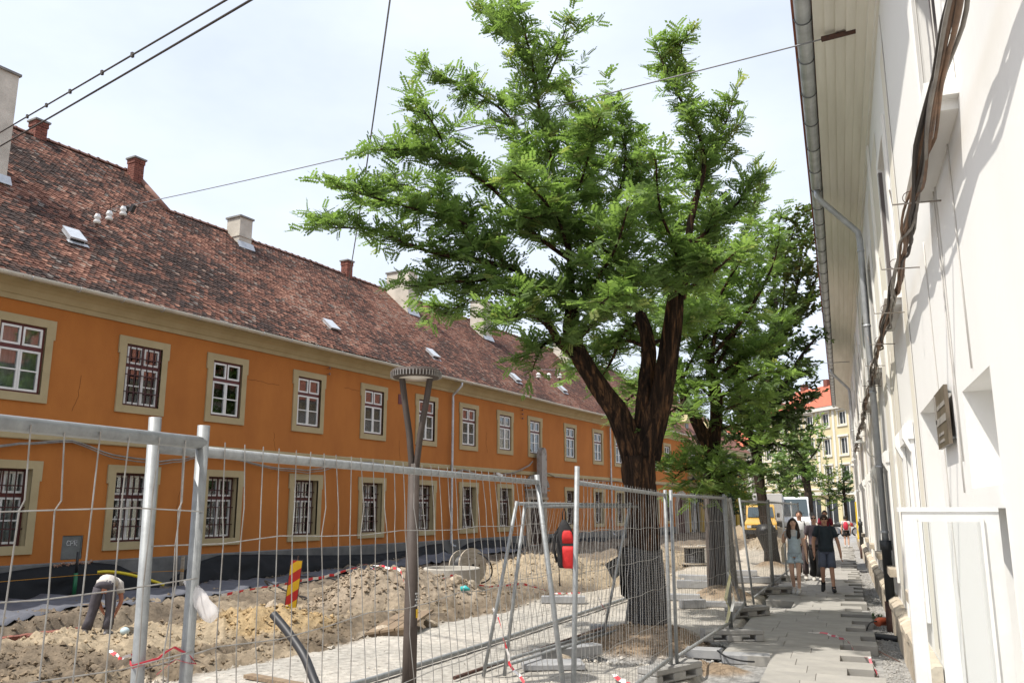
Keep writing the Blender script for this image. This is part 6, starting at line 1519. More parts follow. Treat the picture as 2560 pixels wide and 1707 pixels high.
def leaf_template(kind):
    V = []; F = []
    if kind == 'pinnate':
        npair = 6
        for j in range(npair + 1):
            x = 0.10 + 0.9 * j / npair
            for sd in ((-1, 1) if j < npair else (0,)):
                l, w = 0.30, 0.19
                if sd == 0: dirv = np.array([1, 0, -0.1])
                else: dirv = np.array([0.35, sd * 0.93, -0.16])
                dirv = dirv / np.linalg.norm(dirv); sv = np.cross(dirv, [0, 0, 1]); sv = sv / np.linalg.norm(sv)
                o = np.array([x, 0, -0.12 * x * x]); b = len(V)
                V += [o, o + dirv * l * 0.5 + sv * w * 0.5, o + dirv * l, o + dirv * l * 0.5 - sv * w * 0.5]
                F.append((b, b + 1, b + 2, b + 3))
    else:
        o = np.zeros(3)
        V = [np.array([0, 0, 0]), np.array([0.42, 0.33, 0.04]), np.array([1, 0, -0.12]), np.array([0.42, -0.33, 0.04])]
        F = [(0, 1, 2, 3)]
    return np.array(V, float), np.array(F)

def crown_mesh(name, branches, kind, leaf_len, twig_step, twig_len, leaf_step, cols, seed, rmax=0.055, start=0.10, sub=1, twig_col=None, extra=None, flat=0.45):
    rnd = np.random.default_rng(seed)
    O = []; Dd = []; twigs = MB()
    def leaves_on(p0, d, L):
        n = max(2, int(L / leaf_step))
        side = np.cross(d, [0, 0, 1.0]); side /= (np.linalg.norm(side) + 1e-6)
        for k in range(n):
            u = (k + 0.4 + 0.5 * rnd.random()) / n
            p = p0 + d * L * u - np.array([0, 0, 0.04 * L * u * u])
            s = (1 if k % 2 else -1)
            ld = 0.55 * d + s * side * (0.6 + 0.4 * rnd.random()) + np.array([0, 0, 0.1]) + rnd.normal(0, 0.3, 3)
            O.append(p); Dd.append(ld / np.linalg.norm(ld))
    for br in branches:
        P = np.array([q[:3] for q in br]); rad = np.array([q[3] for q in br])
        seg = np.linalg.norm(np.diff(P, axis=0), axis=1); cum = np.concatenate([[0], np.cumsum(seg)]); T = cum[-1]
        s = T * start
        while s < T and np.interp(s, cum, rad) > rmax: s += 0.1
        while s < T:
            i = min(np.searchsorted(cum, s) - 1, len(seg) - 1); i = max(i, 0)
            t = (s - cum[i]) / max(seg[i], 1e-6); p = P[i] + (P[i + 1] - P[i]) * t; tg = (P[i + 1] - P[i]) / max(seg[i], 1e-6)
            d = 0.55 * tg + rnd.normal(0, 1, 3) * np.array([1, 1, flat]) * 0.8 + np.array([0, 0, 0.30]); d[2] = d[2] if d[2] > 0 else d[2] * 0.3; d /= np.linalg.norm(d)
            L = twig_len * (0.35 + 1.05 * rnd.random()) * (1.1 - 0.55 * s / T)
            twigs.tube([tuple(p), tuple(p + d * L * 0.5 - np.array([0, 0, 0.02 * L])), tuple(p + d * L - np.array([0, 0, 0.10 * L]))], [0.009, 0.006, 0.003], 3, False)
            leaves_on(p, d, L)
            for q in range(sub):
                d2 = 0.6 * d + rnd.normal(0, 0.7, 3) * np.array([1, 1, 0.7]); d2 /= np.linalg.norm(d2)
                leaves_on(p + d * L * (0.3 + 0.5 * rnd.random()), d2, L * 0.65)
            s += twig_step * (0.6 + 0.8 * rnd.random())
        leaves_on(P[-1], (P[-1] - P[-2]) / (np.linalg.norm(P[-1] - P[-2]) + 1e-6), twig_len * 0.7)
    O = np.array(O); D = np.array(Dd); n = len(O)
    up = np.tile([0, 0, 1.0], (n, 1)) + rnd.normal(0, 0.45, (n, 3))
    B = np.cross(up, D); B /= (np.linalg.norm(B, axis=1)[:, None] + 1e-6); Nn = np.cross(D, B)
    tv, tf = leaf_template(kind)
    sc = leaf_len * (0.55 + 0.9 * rnd.random(n))
    V = O[:, None, :] + sc[:, None, None] * (tv[None, :, 0:1] * D[:, None, :] + tv[None, :, 1:2] * B[:, None, :] + tv[None, :, 2:3] * Nn[:, None, :])
    F = (tf[None] + (np.arange(n) * len(tv))[:, None, None]).reshape(-1, tf.shape[1])
    me = np_mesh(name, V.reshape(-1, 3), F)
    c = np.array(cols); k = rnd.random(n)[:, None]; cc = c[0] * (1 - k) + c[1] * k
    patch = (0.78 + 0.44 * fbm(O[:, 0] * 1.1 + O[:, 2] * 0.7 + 40, O[:, 1] * 1.1 - O[:, 2] * 0.6, 3))[:, None]; cc = cc * patch
    yl = (rnd.random(n) < 0.04)[:, None]; cc = np.where(yl, c[2], cc) * (0.8 + 0.4 * rnd.random(n))[:, None]
    set_attr(me, 'col', np.repeat(cc, len(tv), 0))
    return me, twigs, n

def build_tree(T, name, label, kind, leaf_len, twig_step, twig_len, leaf_step, cols, seed, mbark, mleaf, group, n=20, rbig=0.1, sub=1, extra_br=None, start=0.12, flat=0.4, rmax=0.05):
    (bx, by), br = T
    root = empty(name, (bx, by, 0)); tag(root, label, 'tree', group)
    limb_mesh(br, n, rbig, 9, 0.10, seed).build('trunk', mbark, root)
    lm = limb_mesh(br, n, -1, rbig, 0.1, seed)
    allbr = br + (extra_br or [])
    me, tw, cnt = crown_mesh('crown', allbr, kind, leaf_len, twig_step, twig_len, leaf_step, cols, seed, rmax, start, sub, flat=flat)
    lm.v_off = 0
    b = len(lm.v); lm.v += tw.v; lm.f += [tuple(i + b for i in f) for f in tw.f]; lm.m += tw.m; lm.smooth += [False] * len(tw.f)
    lm.build('branches', mbark, root)
    tag(link('crown', me, mleaf, root), kind='stuff')
    return root
LC = [(0.122, 0.195, 0.066), (0.188, 0.275, 0.100), (0.24, 0.28, 0.11)]
DC = [(0.060, 0.105, 0.034), (0.11, 0.17, 0.052), (0.15, 0.20, 0.06)]
build_tree(T1, 'locust_tree', 'big locust tree with forked black trunk filling the middle of the view', 'pinnate', 0.162, 0.084, 0.56, 0.041, LC, 41, M_bark, M_leaf, 'street trees in a row', 40, 0.09, 2)
build_tree(T2, 'locust_tree', 'second locust tree with leafy sprouts on its trunk', 'pinnate', 0.20, 0.14, 0.72, 0.056, LC, 42, M_bark, M_leaf, 'street trees in a row', 26, 0.09, 2)
build_tree(T3, 'broadleaf_tree', 'third street tree with dark broad leaves and leaning trunk', 'simple', 0.17, 0.125, 0.95, 0.036, DC, 43, M_bark2, M_leaf2, 'street trees in a row', 14, 0.16, 2, rmax=0.16)
build_tree(T4, 'broadleaf_tree', 'far double stemmed tree before the yellow corner building', 'simple', 0.28, 0.24, 1.0, 0.085, LC, 44, M_bark2, M_leaf, 'street trees in a row', 12, 0.09, 2, rmax=0.2)

def simple_tree(loc, h, r, zc, name, label, cols, seed, n_br, leaf, trunk_r=0.15, group='trees down the street', mleaf=None, squash=1.0, sub=2, tl=0.9):
    rnd = random.Random(seed); br = [[(0, 0, -0.1, trunk_r), (0.03, 0.02, zc * 0.5, trunk_r * .85), (0, 0, zc, trunk_r * 0.7), (0.05, 0, h * 0.8, trunk_r * 0.3), (0, 0, h * 0.95, 0.02)]]
    for k in range(n_br):
        a = k * 2.4 + rnd.uniform(-.4, .4); z0 = zc * 0.75 + (h - zc) * 0.75 * k / n_br; e = math.sqrt(max(0.1, 1 - ((z0 + .5 - (zc + h) / 2) / ((h - zc) * 0.75)) ** 2))
        R_ = r * e * rnd.uniform(0.75, 1.05)
        br.append([(0, 0, z0, 0.05), (R_ * .5 * math.cos(a), R_ * .5 * math.sin(a) * squash, z0 + 0.25 * R_, 0.03), (R_ * math.cos(a), R_ * math.sin(a) * squash, z0 + 0.4 * R_ * rnd.uniform(.3, 1.2), 0.01)])
    return build_tree(((loc[0], loc[1]), br), name, label, 'simple', leaf, 0.22, tl, leaf * 0.27, cols, seed, M_bark2, mleaf or M_leaf2, group, 10, 0.06, sub)
simple_tree((-9.2, 70.0), 6.8, 2.2, 1.8, 'broadleaf_tree', 'bushy green tree behind the yellow van', LC, 61, 16, 0.26)
simple_tree((-1.0, 78.0), 6.5, 1.3, 2.2, 'young_tree', 'slender young tree with sparse leaves before the corner building', [(0.10, 0.15, 0.04), (0.16, 0.21, 0.06), (0.2, 0.24, 0.07)], 62, 14, 0.16, 0.07, sub=0, mleaf=M_leaf)
simple_tree((0.25, 74.0), 5.6, 1.0, 3.2, 'young_tree', 'small dense tree peeking out beside the far end of the white wall', DC, 63, 12, 0.2)
simple_tree((-8.3, 63.0), 7.2, 1.8, 1.5, 'dark_evergreen', 'dark evergreen tree at the far end of the orange building', [(0.012, 0.03, 0.012), (0.022, 0.045, 0.018), (0.03, 0.05, 0.02)], 64, 20, 0.2)
simple_tree((-4.4, 84.0), 8.5, 2.6, 2.5, 'broadleaf_tree', 'leafy tree far down the street behind the vehicles', LC, 65, 18, 0.3)

# studded drainage membrane wrapped round the big trunk
def build_wrap():
    bx, by = T1[0]; root = empty('trunk_wrap', (bx - 0.01, by - 0.01, 0.2)); tag(root, 'black studded plastic membrane wrapped round the foot of the big trunk', 'plastic wrap')
    mb = MB(); mb.sm = True; nA, nZ = 40, 14; M0 = mat('studded_black_plastic', (0.014, 0.014, 0.015), 0.38); 
    a0 = R(-150)
    def pt(u, v, e=0.0):
        a = a0 + 2 * math.pi * 0.98 * u
        r = 0.29 - 0.02 * v + 0.02 * math.sin(3 * a + 2 * v) + 0.12 * max(0, u - 0.93) / 0.07 * (v > 0.3) + e + 0.04 * max(0, .25 - v)
        top = 1.10 + 0.04 * math.sin(a * 2)
        return ((0.01 - 0.06 * v) + r * math.cos(a), r * math.sin(a), top * v)
    vv = [pt(i / nA, j / nZ) for j in range(nZ + 1) for i in range(nA + 1)]
    mb.add(vv, [(j * (nA + 1) + i, j * (nA + 1) + i + 1, (j + 1) * (nA + 1) + i + 1, (j + 1) * (nA + 1) + i) for j in range(nZ) for i in range(nA)])
    sh = mb.build('membrane', M0, root)
    mb = MB()
    for j in range(30):
        for i in range(56):
            u = (i + 0.5 * (j % 2)) / 56; v = (j + 0.7) / 31
            if u > 0.97: continue
            c = Vector(pt(u, v)); t = Vector(pt(u, v, 0.018)); s = Vector(pt(u + 0.004, v)) - c; s.normalize(); w = Vector((0, 0, 1))
            mb.add([c - s * .011 - w * .011, c + s * .011 - w * .011, c + s * .011 + w * .011, c - s * .011 + w * .011, t - s * .006 - w * .006, t + s * .006 - w * .006, t + s * .006 + w * .006, t - s * .006 + w * .006], [(4, 5, 6, 7), (0, 1, 5, 4), (1, 2, 6, 5), (2, 3, 7, 6), (3, 0, 4, 7)])
    tag(mb.build('studs', mat('stud_highlight', (0.10, 0.10, 0.105), 0.35), root, False), kind='stuff')  # paler grey than the sheet puts the studs' highlight into the colour
    mb = MB(); mb.add([(-0.30, -0.2, 0.75), (-0.31, -0.2, 1.02), (-0.56, -0.32, 0.86), (-0.44, -0.3, 0.62)], [(0, 1, 2, 3)]); f = mb.build('loose_flap', M0, root, False); m = f.modifiers.new('t', 'SOLIDIFY'); m.thickness = 0.006
build_wrap()
def plank_wrap(T, r, h, label, m_):
    bx, by = T[0]; root = empty('trunk_guard', (bx, by, 0.1)); tag(root, label, 'trunk guard')
    for k in range(14):
        a = 2 * math.pi * k / 14; mb = MB(); w = 2 * math.pi * r / 14 * 0.9
        rr2 = r * (1 + 0.05 * math.sin(k * 2.3))
        mb.box((0, 0, 0), (0.025, w, h * (1 + 0.04 * math.sin(k * 5))), None, 0.86); o = mb.build('slat', m_, root, False, (rr2 * math.cos(a) - 0.02, rr2 * math.sin(a), h / 2), (0, R(-3), a))
plank_wrap(T2, 0.25, 1.95, 'ring of dark slats guarding the second trunk', mat('dark_slat', (0.035, 0.034, 0.036), 0.8, var=0.3, scale=8))
bx, by = T3[0]; tw_ = empty('trunk_wrap', (bx, by, 0.15)); tag(tw_, 'black plastic wrapped loosely round the leaning third trunk', 'plastic wrap')
mb = MB(); mb.sm = True; mb.tube([(0.0, 0, -0.1), (-0.02, 0, 0.35), (-0.1, -0.05, 0.75), (-0.16, -0.08, 1.0), (-0.16, -0.05, 1.2)], [0.28, 0.24, 0.3, 0.36, 0.24], 14); mb.build('wrap_sheet', M_blackplastic, tw_)

# ------------------------------------------------------------------ buildings that close the street
def far_building(name, label, p0, p1, floors, n, m_wall, m_trim, roof_h, m_roof, shop=True, depth=10, group=None):
    """facade from p0 to p1 (street side on the right of p0->p1); floors: list of (z0, z1) of the window rows"""
    a, b = Vector((p0[0], p0[1], 0)), Vector((p1[0], p1[1], 0)); t = (b - a); Ln = t.length; t.normalize()
    root = empty(name, a, math.atan2(t.y, t.x)); tag(root, label, 'building', group)
    top = floors[-1][1] + 0.8
    ww = Ln / n * 0.42; cs = [Ln * (k + 0.5) / n for k in range(n)]
    holes = [(c - ww / 2, c + ww / 2, z0, z1) for z0, z1 in floors for c in cs]
    if shop: holes += [(c - Ln / n * 0.38, c + Ln / n * 0.38, 0.1, 3.0) for c in cs]
    mb = MB(); wall_with_holes(mb, 0, Ln, -0.6, top, holes)
    mb.add([(0, 0, -.6), (0, 0, top), (0, depth, top), (0, depth, -.6)], [(0, 1, 2, 3)]); mb.add([(Ln, 0, -.6), (Ln, depth, -.6), (Ln, depth, top), (Ln, 0, top)], [(0, 1, 2, 3)])
    for (c0, c1, z0, z1) in holes:
        d = 0.25
        mb.add([(c0, 0, z0), (c0, d, z0), (c0, d, z1), (c0, 0, z1)], [(0, 1, 2, 3)]); mb.add([(c1, 0, z0), (c1, 0, z1), (c1, d, z1), (c1, d, z0)], [(0, 1, 2, 3)]); mb.add([(c0, 0, z1), (c0, d, z1), (c1, d, z1), (c1, 0, z1)], [(0, 1, 2, 3)]); mb.add([(c0, 0, z0), (c1, 0, z0), (c1, d, z0), (c0, d, z0)], [(0, 1, 2, 3)])
    mb.build('wall', m_wall, root, False)
    pane = mat('dark_window_glass', (0, 0, 0))
    for (c0, c1, z0, z1) in holes:
        w = empty('window', ((c0 + c1) / 2, 0, z0), 0, root); hw = (c1 - c0) / 2; h = z1 - z0
        mb = MB(); mb.bb(-hw, hw, 0.20, 0.25, 0, h); mb.build('pane', pane, w, False)
        mb = MB()
        for (x0, x1, q0, q1) in ((-hw, -hw + .08, 0, h), (hw - .08, hw, 0, h), (-hw + .08, hw - .08, 0, .08), (-hw + .08, hw - .08, h - .08, h), (-.04, .04, .08, h - .08)): mb.bb(x0, x1, 0.14, 0.199, q0, q1)
        mb.build('frame', M_whitepaint, w, False)
        if z0 > 2:
            mb = MB(); mb.bb(-hw - .2, -hw - .002, -0.06, 0.02, -.1, h + .1); mb.bb(hw + .002, hw + .2, -0.06, 0.02, -.1, h + .1); mb.bb(-hw - .3, hw + .3, -0.14, 0.02, h + .102, h + .32); mb.bb(-hw - .25, hw + .25, -0.12, 0.02, -.24, -.102); mb.build('surround', m_trim, w, False)
    for z, hgt, pr in ((3.4, 0.35, 0.3), (floors[0][0] - 0.6 if floors[0][0] > 5 else 4.0, 0.2, 0.15), (top - 0.45, 0.45, 0.45)):
        mb = MB(); mb.bb(-0.1, Ln + 0.1, -pr, 0.02, z, z + hgt); mb.build('cornice', m_trim, root, False)
    for c in [0.25] + [Ln * k / n for k in range(1, n)] + [Ln - 0.25]:
        mb = MB(); mb.bb(c - 0.18, c + 0.18, -0.09, 0.02, 4.3, top - 0.46); mb.build('pilaster', m_trim, root, False)
    mb = MB(); mb.add([(-0.3, -0.5, top), (Ln + .3, -0.5, top), (Ln - 1.5, depth * 0.5, top + roof_h), (1.5, depth * 0.5, top + roof_h), (-0.3, depth + .5, top), (Ln + .3, depth + .5, top)], [(0, 1, 2, 3), (4, 3, 2, 5), (0, 3, 4), (1, 5, 2)])
    rf = mb.build('roof', m_roof, root, False)
    for k in range(4):
        mb = MB(); x = Ln * (k + 0.7) / 4.4; mb.bb(x - 0.35, x + 0.35, depth * 0.5 - 0.4, depth * 0.5 + 0.4, top + roof_h - 0.6, top + roof_h + 0.7); mb.build('chimney', M_brick, rf, False)
    for k in range(max(1, n // 2)):
        d = empty('dormer', (Ln * (k * 2 + 1) / n, 1.2, top + roof_h * 0.18), 0, rf); mb = MB(); mb.bb(-0.5, 0.5, -0.2, 2.0, 0, 1.0); mb.prism([(-0.7, 1.0), (0.7, 1.0), (0, 1.6)], 'y', -0.4, 2.2); mb.build('dormer_body', m_trim, d, False); mb = MB(); mb.bb(-0.3, 0.3, -0.24, -0.201, 0.15, 0.85); mb.build('pane', pane, d, False)
    return root
M_redroof = mat('bright_red_roof', (0.46, 0.13, 0.07), 0.9, col2=(0.36, 0.10, 0.06), scale=2)
M_yellowwall = mat('yellow_stucco', (0.60, 0.47, 0.20), 0.9, col2=(0.55, 0.42, 0.17), scale=0.6)
M_paleyellow = mat('pale_yellow_stucco', (0.62, 0.54, 0.33), 0.9, var=0.12, scale=0.6)
M_creamtrim = mat('cream_trim', (0.68, 0.66, 0.60), 0.9, var=0.12, scale=1)
far_building('corner_building', 'four storey yellow and white corner building with red roof closing the street', (-9.5, 116.0), (3.5, 100.0), [(5.0, 6.7), (8.0, 9.9), (11.4, 12.9)], 7, M_paleyellow, M_creamtrim, 3.6, M_redroof)
far_building('far_building', 'pale three storey building far behind the parked vehicles', (-30.0, 118.0), (-11.0, 117.0), [(4.6, 6.4), (7.6, 9.2)], 6, mat('pale_cream_wall', (0.60, 0.55, 0.47), 0.9, var=0.15, scale=0.5), M_creamtrim, 3.0, M_redroof)
e0, e1 = fw(60.4, -0.1), fw(76, 0.3)
far_building('yellow_building', 'ochre yellow house adjoining the far end of the orange building', (e0.x, e0.y), (e1.x, e1.y), [(4.4, 5.9)], 5, mat('ochre_wall', (0.52, 0.33, 0.055), 0.9, var=0.12, scale=0.6), M_trim, 4.5, mat('old_red_roof', (0.22, 0.09, 0.06), 0.9, var=0.4, scale=3), True, 9)
far_building('far_building', 'beige gabled house showing between the big tree limbs', (-30, 70), (-17, 86), [(4, 6), (7.5, 9.5)], 5, mat('beige_wall', (0.55, 0.50, 0.40), 0.9, var=0.15, scale=0.5), M_creamtrim, 2.6, mat('old_red_roof', (0, 0, 0)))

# ------------------------------------------------------------------ vehicles
M_tyre = mat('tyre_rubber', (0.02, 0.02, 0.02), 0.9); M_rim = mat('steel_rim', (0.35, 0.35, 0.36), 0.4, metal=0.6)
M_wind = mat('vehicle_glass', (0.05, 0.07, 0.08), 0.06)
M_black = mat('black_trim', (0.02, 0.02, 0.02), 0.6)
def wheel(parent, x, y, r, w):
    h = empty('wheel', (x, y, r), 0, parent); s_ = 1 if x > 0 else -1
    mb = MB(); mb.sm = True; mb.tube([(-w / 2, 0, 0), (-w / 2 + .03, 0, 0), (w / 2 - .03, 0, 0), (w / 2, 0, 0)], [r * .9, r, r, r * .9], 20); mb.build('tyre', M_tyre, h)
    mb = MB(); mb.tube([(s_ * (w / 2 - .02), 0, 0), (s_ * (w / 2 + .012), 0, 0)], r * 0.58, 14); mb.build('rim', M_rim, h, False)
def van(name, loc, yaw, W, Ln, H, paint, label, cat, bonnet=0.9, zb=0.45):
    """front towards -y"""
    root = empty(name, loc, yaw); tag(root, label, cat)
    w = W / 2
    def ring_(x, prof): return [(x, y, z) for y, z in prof]
    zbon = zb + 0.62; y0 = -Ln / 2
    prof = [(y0, zb), (y0, zbon - 0.12), (y0 + 0.1, zbon), (y0 + bonnet, zbon + 0.22), (y0 + bonnet + 0.75, H - 0.12), (y0 + bonnet + 1.0, H), (Ln / 2 - 0.1, H), (Ln / 2, H - 0.2), (Ln / 2, zb)]
    def ins(p, k): return [(y, z if z < zbon + 0.05 else z) for y, z in p]
    rings = []
    for x, k in ((-w, 0.0), (-w + 0.1, 0.06), (w - 0.1, 0.06), (w, 0.0)):
        rr3 = []
        for y, z in prof:
            xx = x
            if z > zbon + 0.1: xx = x * 0.90
            rr3.append((xx, y - (0.05 if abs(x) < w - 0.01 and y == y0 else 0), z + (0.04 if abs(x) < w - 0.01 and z > zbon else 0)))
        rings.append(rr3)
    mb = MB(); mb.loft(rings); body = mb.build('body', paint, root, False)
    yb, zb1, yt, zt = y0 + bonnet - 0.02, zbon + 0.25, y0 + bonnet + 0.71, H - 0.13
    mb = MB(); mb.add([(-w * 0.84, yb - 0.03, zb1 + .06), (w * 0.84, yb - 0.03, zb1 + .06), (w * 0.78, yt - 0.035, zt), (-w * 0.78, yt - 0.035, zt)], [(0, 1, 2, 3)]); ws = mb.build('windscreen', M_wind, root, False)
    for sg in (-1, 1):
        mb = MB(); mb.tube([(sg * 0.1, yb - 0.05, zb1 + 0.07), (sg * 0.55 * w, yb + 0.1, zb1 + 0.3)], 0.012, 5); mb.build('wiper', M_black, ws)
        mb = MB(); mb.bb(sg * (w + 0.12) - 0.09, sg * (w + 0.12) + 0.09, yb + 0.1, yb + 0.18, zb1 + 0.05, zb1 + 0.32); mb.build('mirror', M_black, root, False)
        mb = MB(); mb.bb(sg * w * 0.74 - 0.13, sg * w * 0.74 + 0.13, y0 - 0.075, y0 - 0.04, zb + 0.27, zb + 0.43); mb.build('headlight', mat('headlight_glass', (0.7, 0.7, 0.66), 0.15), root, False)
        mb = MB(); xs = sg * w * 0.957; mb.add([(xs, yb + 0.5, zb1 + 0.1), (xs, yb + 1.5, zb1 + 0.1), (sg * w * 0.92, yb + 1.5, zt), (sg * w * 0.92, yb + 0.95, zt)], [(0, 1, 2, 3)]); mb.build('side_window', M_wind, root, False)
        wheel(root, sg * (w - 0.12), y0 + 0.75, 0.33, 0.22); wheel(root, sg * (w - 0.12), Ln / 2 - 0.8, 0.33, 0.22)
    mb = MB(); mb.bb(-w * 0.58, w * 0.58, y0 - 0.07, y0 - 0.045, zb + 0.27, zb + 0.45)
    gl = mb.build('grille', M_black, root, False)
    mb = MB(); mb.bb(-w * 0.55, w * 0.55, y0 - 0.085, y0 - 0.071, zb + 0.35, zb + 0.37); mb.lathe([(0.09, 0), (0.09, 0.02)], (0, 0, 0), 12); mb.build('grille_bar', M_rim, gl, False)
    mb = MB(); mb.bb(-w - 0.02, w + 0.02, y0 - 0.13, y0 + 0.1, zb - 0.12, zb + 0.16); bm_ = mb.build('bumper', M_black, root, False)
    mb = MB(); mb.bb(-0.27, 0.27, y0 - 0.142, y0 - 0.131, zb - 0.04, zb + 0.08); mb.build('number_plate', M_whitepaint, bm_, False)
    return root
van('van', (-5.05, 58.5, -0.05), R(4), 1.95, 5.0, 2.15, mat('yellow_van_paint', (0.62, 0.36, 0.055), 0.35, coat=0.5), 'yellow delivery van parked facing the camera beyond the trunk', 'van')
van('minibus', (-3.35, 70.0, -0.05), R(2), 2.05, 6.0, 2.75, mat('white_van_paint', (0.75, 0.76, 0.77), 0.3, coat=0.5), 'white minibus with big windscreen parked farther down the street', 'minibus', 0.35)
# grey box lorry beside the minibus
bl_ = empty('box_lorry', (-5.3, 68.0, 0), R(3)); tag(bl_, 'grey box lorry body standing between van and minibus', 'lorry')
mb = MB(); mb.bb(-1.1, 1.1, -2.6, 3.2, 0.9, 2.95); bevel(mb.build('box_body', mat('grey_lorry_box', (0.44, 0.43, 0.41), 0.6, var=0.15), bl_, False), 0.05, 2)
mb = MB(); mb.bb(-1.0, 1.0, -2.4, 3.0, 0.6, 0.88); mb.build('chassis', M_black, bl_, False)
mb = MB(); mb.bb(-1.06, 1.06, -2.63, -2.61, 1.0, 2.85); mb.build('rear_doors', mat('pale_grey_doors', (0.50, 0.49, 0.47), 0.6), bl_, False)
for x in (-0.9, 0.9):
    for y in (-1.4, 2.2): wheel(bl_, x, y, 0.42, 0.25)
def motorbike(loc, yaw, label, paint):
    root = empty('motorcycle', loc, yaw); tag(root, label, 'motorcycle', 'parked motorcycles')
    for y in (-0.7, 0.7): 
        h = empty('wheel', (0, y, 0.3), 0, root); mb = MB(); mb.sm = True; mb.tube([(-.05, 0, 0), (.05, 0, 0)], 0.3, 18); mb.build('tyre', M_tyre, h); mb = MB(); mb.tube([(-.056, 0, 0), (.056, 0, 0)], 0.2, 12); mb.build('rim', M_rim, h, False)
    mb = MB(); mb.sm = True; mb.tube([(0, -0.55, 0.75), (0, -0.2, 0.85), (0, 0.1, 0.75)], [0.1, 0.17, 0.1], 10); mb.build('tank', paint, root)
    mb = MB(); mb.sm = True; mb.tube([(0, 0.05, 0.74), (0, 0.45, 0.74), (0, 0.75, 0.82)], [0.1, 0.13, 0.07], 8); mb.build('seat', M_black, root)
    mb = MB(); mb.tube([(0, -0.7, 0.3), (0, -0.5, 0.95)], 0.035, 6); mb.tube([(-0.35, -0.42, 1.0), (0, -0.5, 0.98), (0.35, -0.42, 1.0)], 0.018, 6); mb.box((0, -0.62, 0.85), (0.2, 0.12, 0.2)); mb.build('fork', M_rim, root, False)
    mb = MB(); mb.box((0, 0, 0.42), (0.24, 0.5, 0.36)); mb.tube([(0, 0.1, 0.4), (0, 0.7, 0.3)], 0.03, 6); mb.build('engine', M_rim, root, False)
motorbike((-0.55, 63.0, -0.05), R(60), 'dark motorcycle parked behind the man in red', M_black)
motorbike((0.15, 65.5, -0.05), R(70), 'red motorcycle parked beside the far end of the white wall', mat('red_bike_paint', (0.4, 0.03, 0.02), 0.3))

# ------------------------------------------------------------------ people
def ell_tube(mb, pts, ra, rb, side, n=14):
    pts = [Vector(p) for p in pts]; side = Vector(side).normalized(); rings = []
    for i, p in enumerate(pts):
        t = (pts[min(i + 1, len(pts) - 1)] - pts[max(i - 1, 0)]).normalized()
        s = (side - t * side.dot(t)).normalized(); q = t.cross(s)
        rings.append([tuple(p + s * ra[i] * math.cos(a) + q * rb[i] * math.sin(a)) for a in np.linspace(0, 2 * math.pi, n + 1)[:-1]])
    mb.loft(rings)
BASE = dict(pelvis=(0, 0, .95), spine=(0, .0, 1.13), chest=(0, .015, 1.33), neck=(0, .02, 1.49), chin=(0, -.015, 1.565), head=(0, -.005, 1.64), crown=(0, .005, 1.725),
            hipL=(.09, 0, .92), kneeL=(.095, -.02, .5), ankL=(.095, .02, .09), toeL=(.105, -.15, .03), hipR=(-.09, 0, .92), kneeR=(-.095, -.02, .5), ankR=(-.095, .02, .09), toeR=(-.105, -.15, .03),
            shL=(.175, .015, 1.42), elL=(.225, .03, 1.14), wrL=(.235, -.03, .90), haL=(.235, -.045, .815), shR=(-.175, .015, 1.42), elR=(-.225, .03, 1.14), wrR=(-.235, -.03, .90), haR=(-.235, -.045, .815))
SKIN_N = [0]
def skin_mat(c): return mat('skin_%.2f' % c[0], c, 0.6, var=0.08, scale=9)
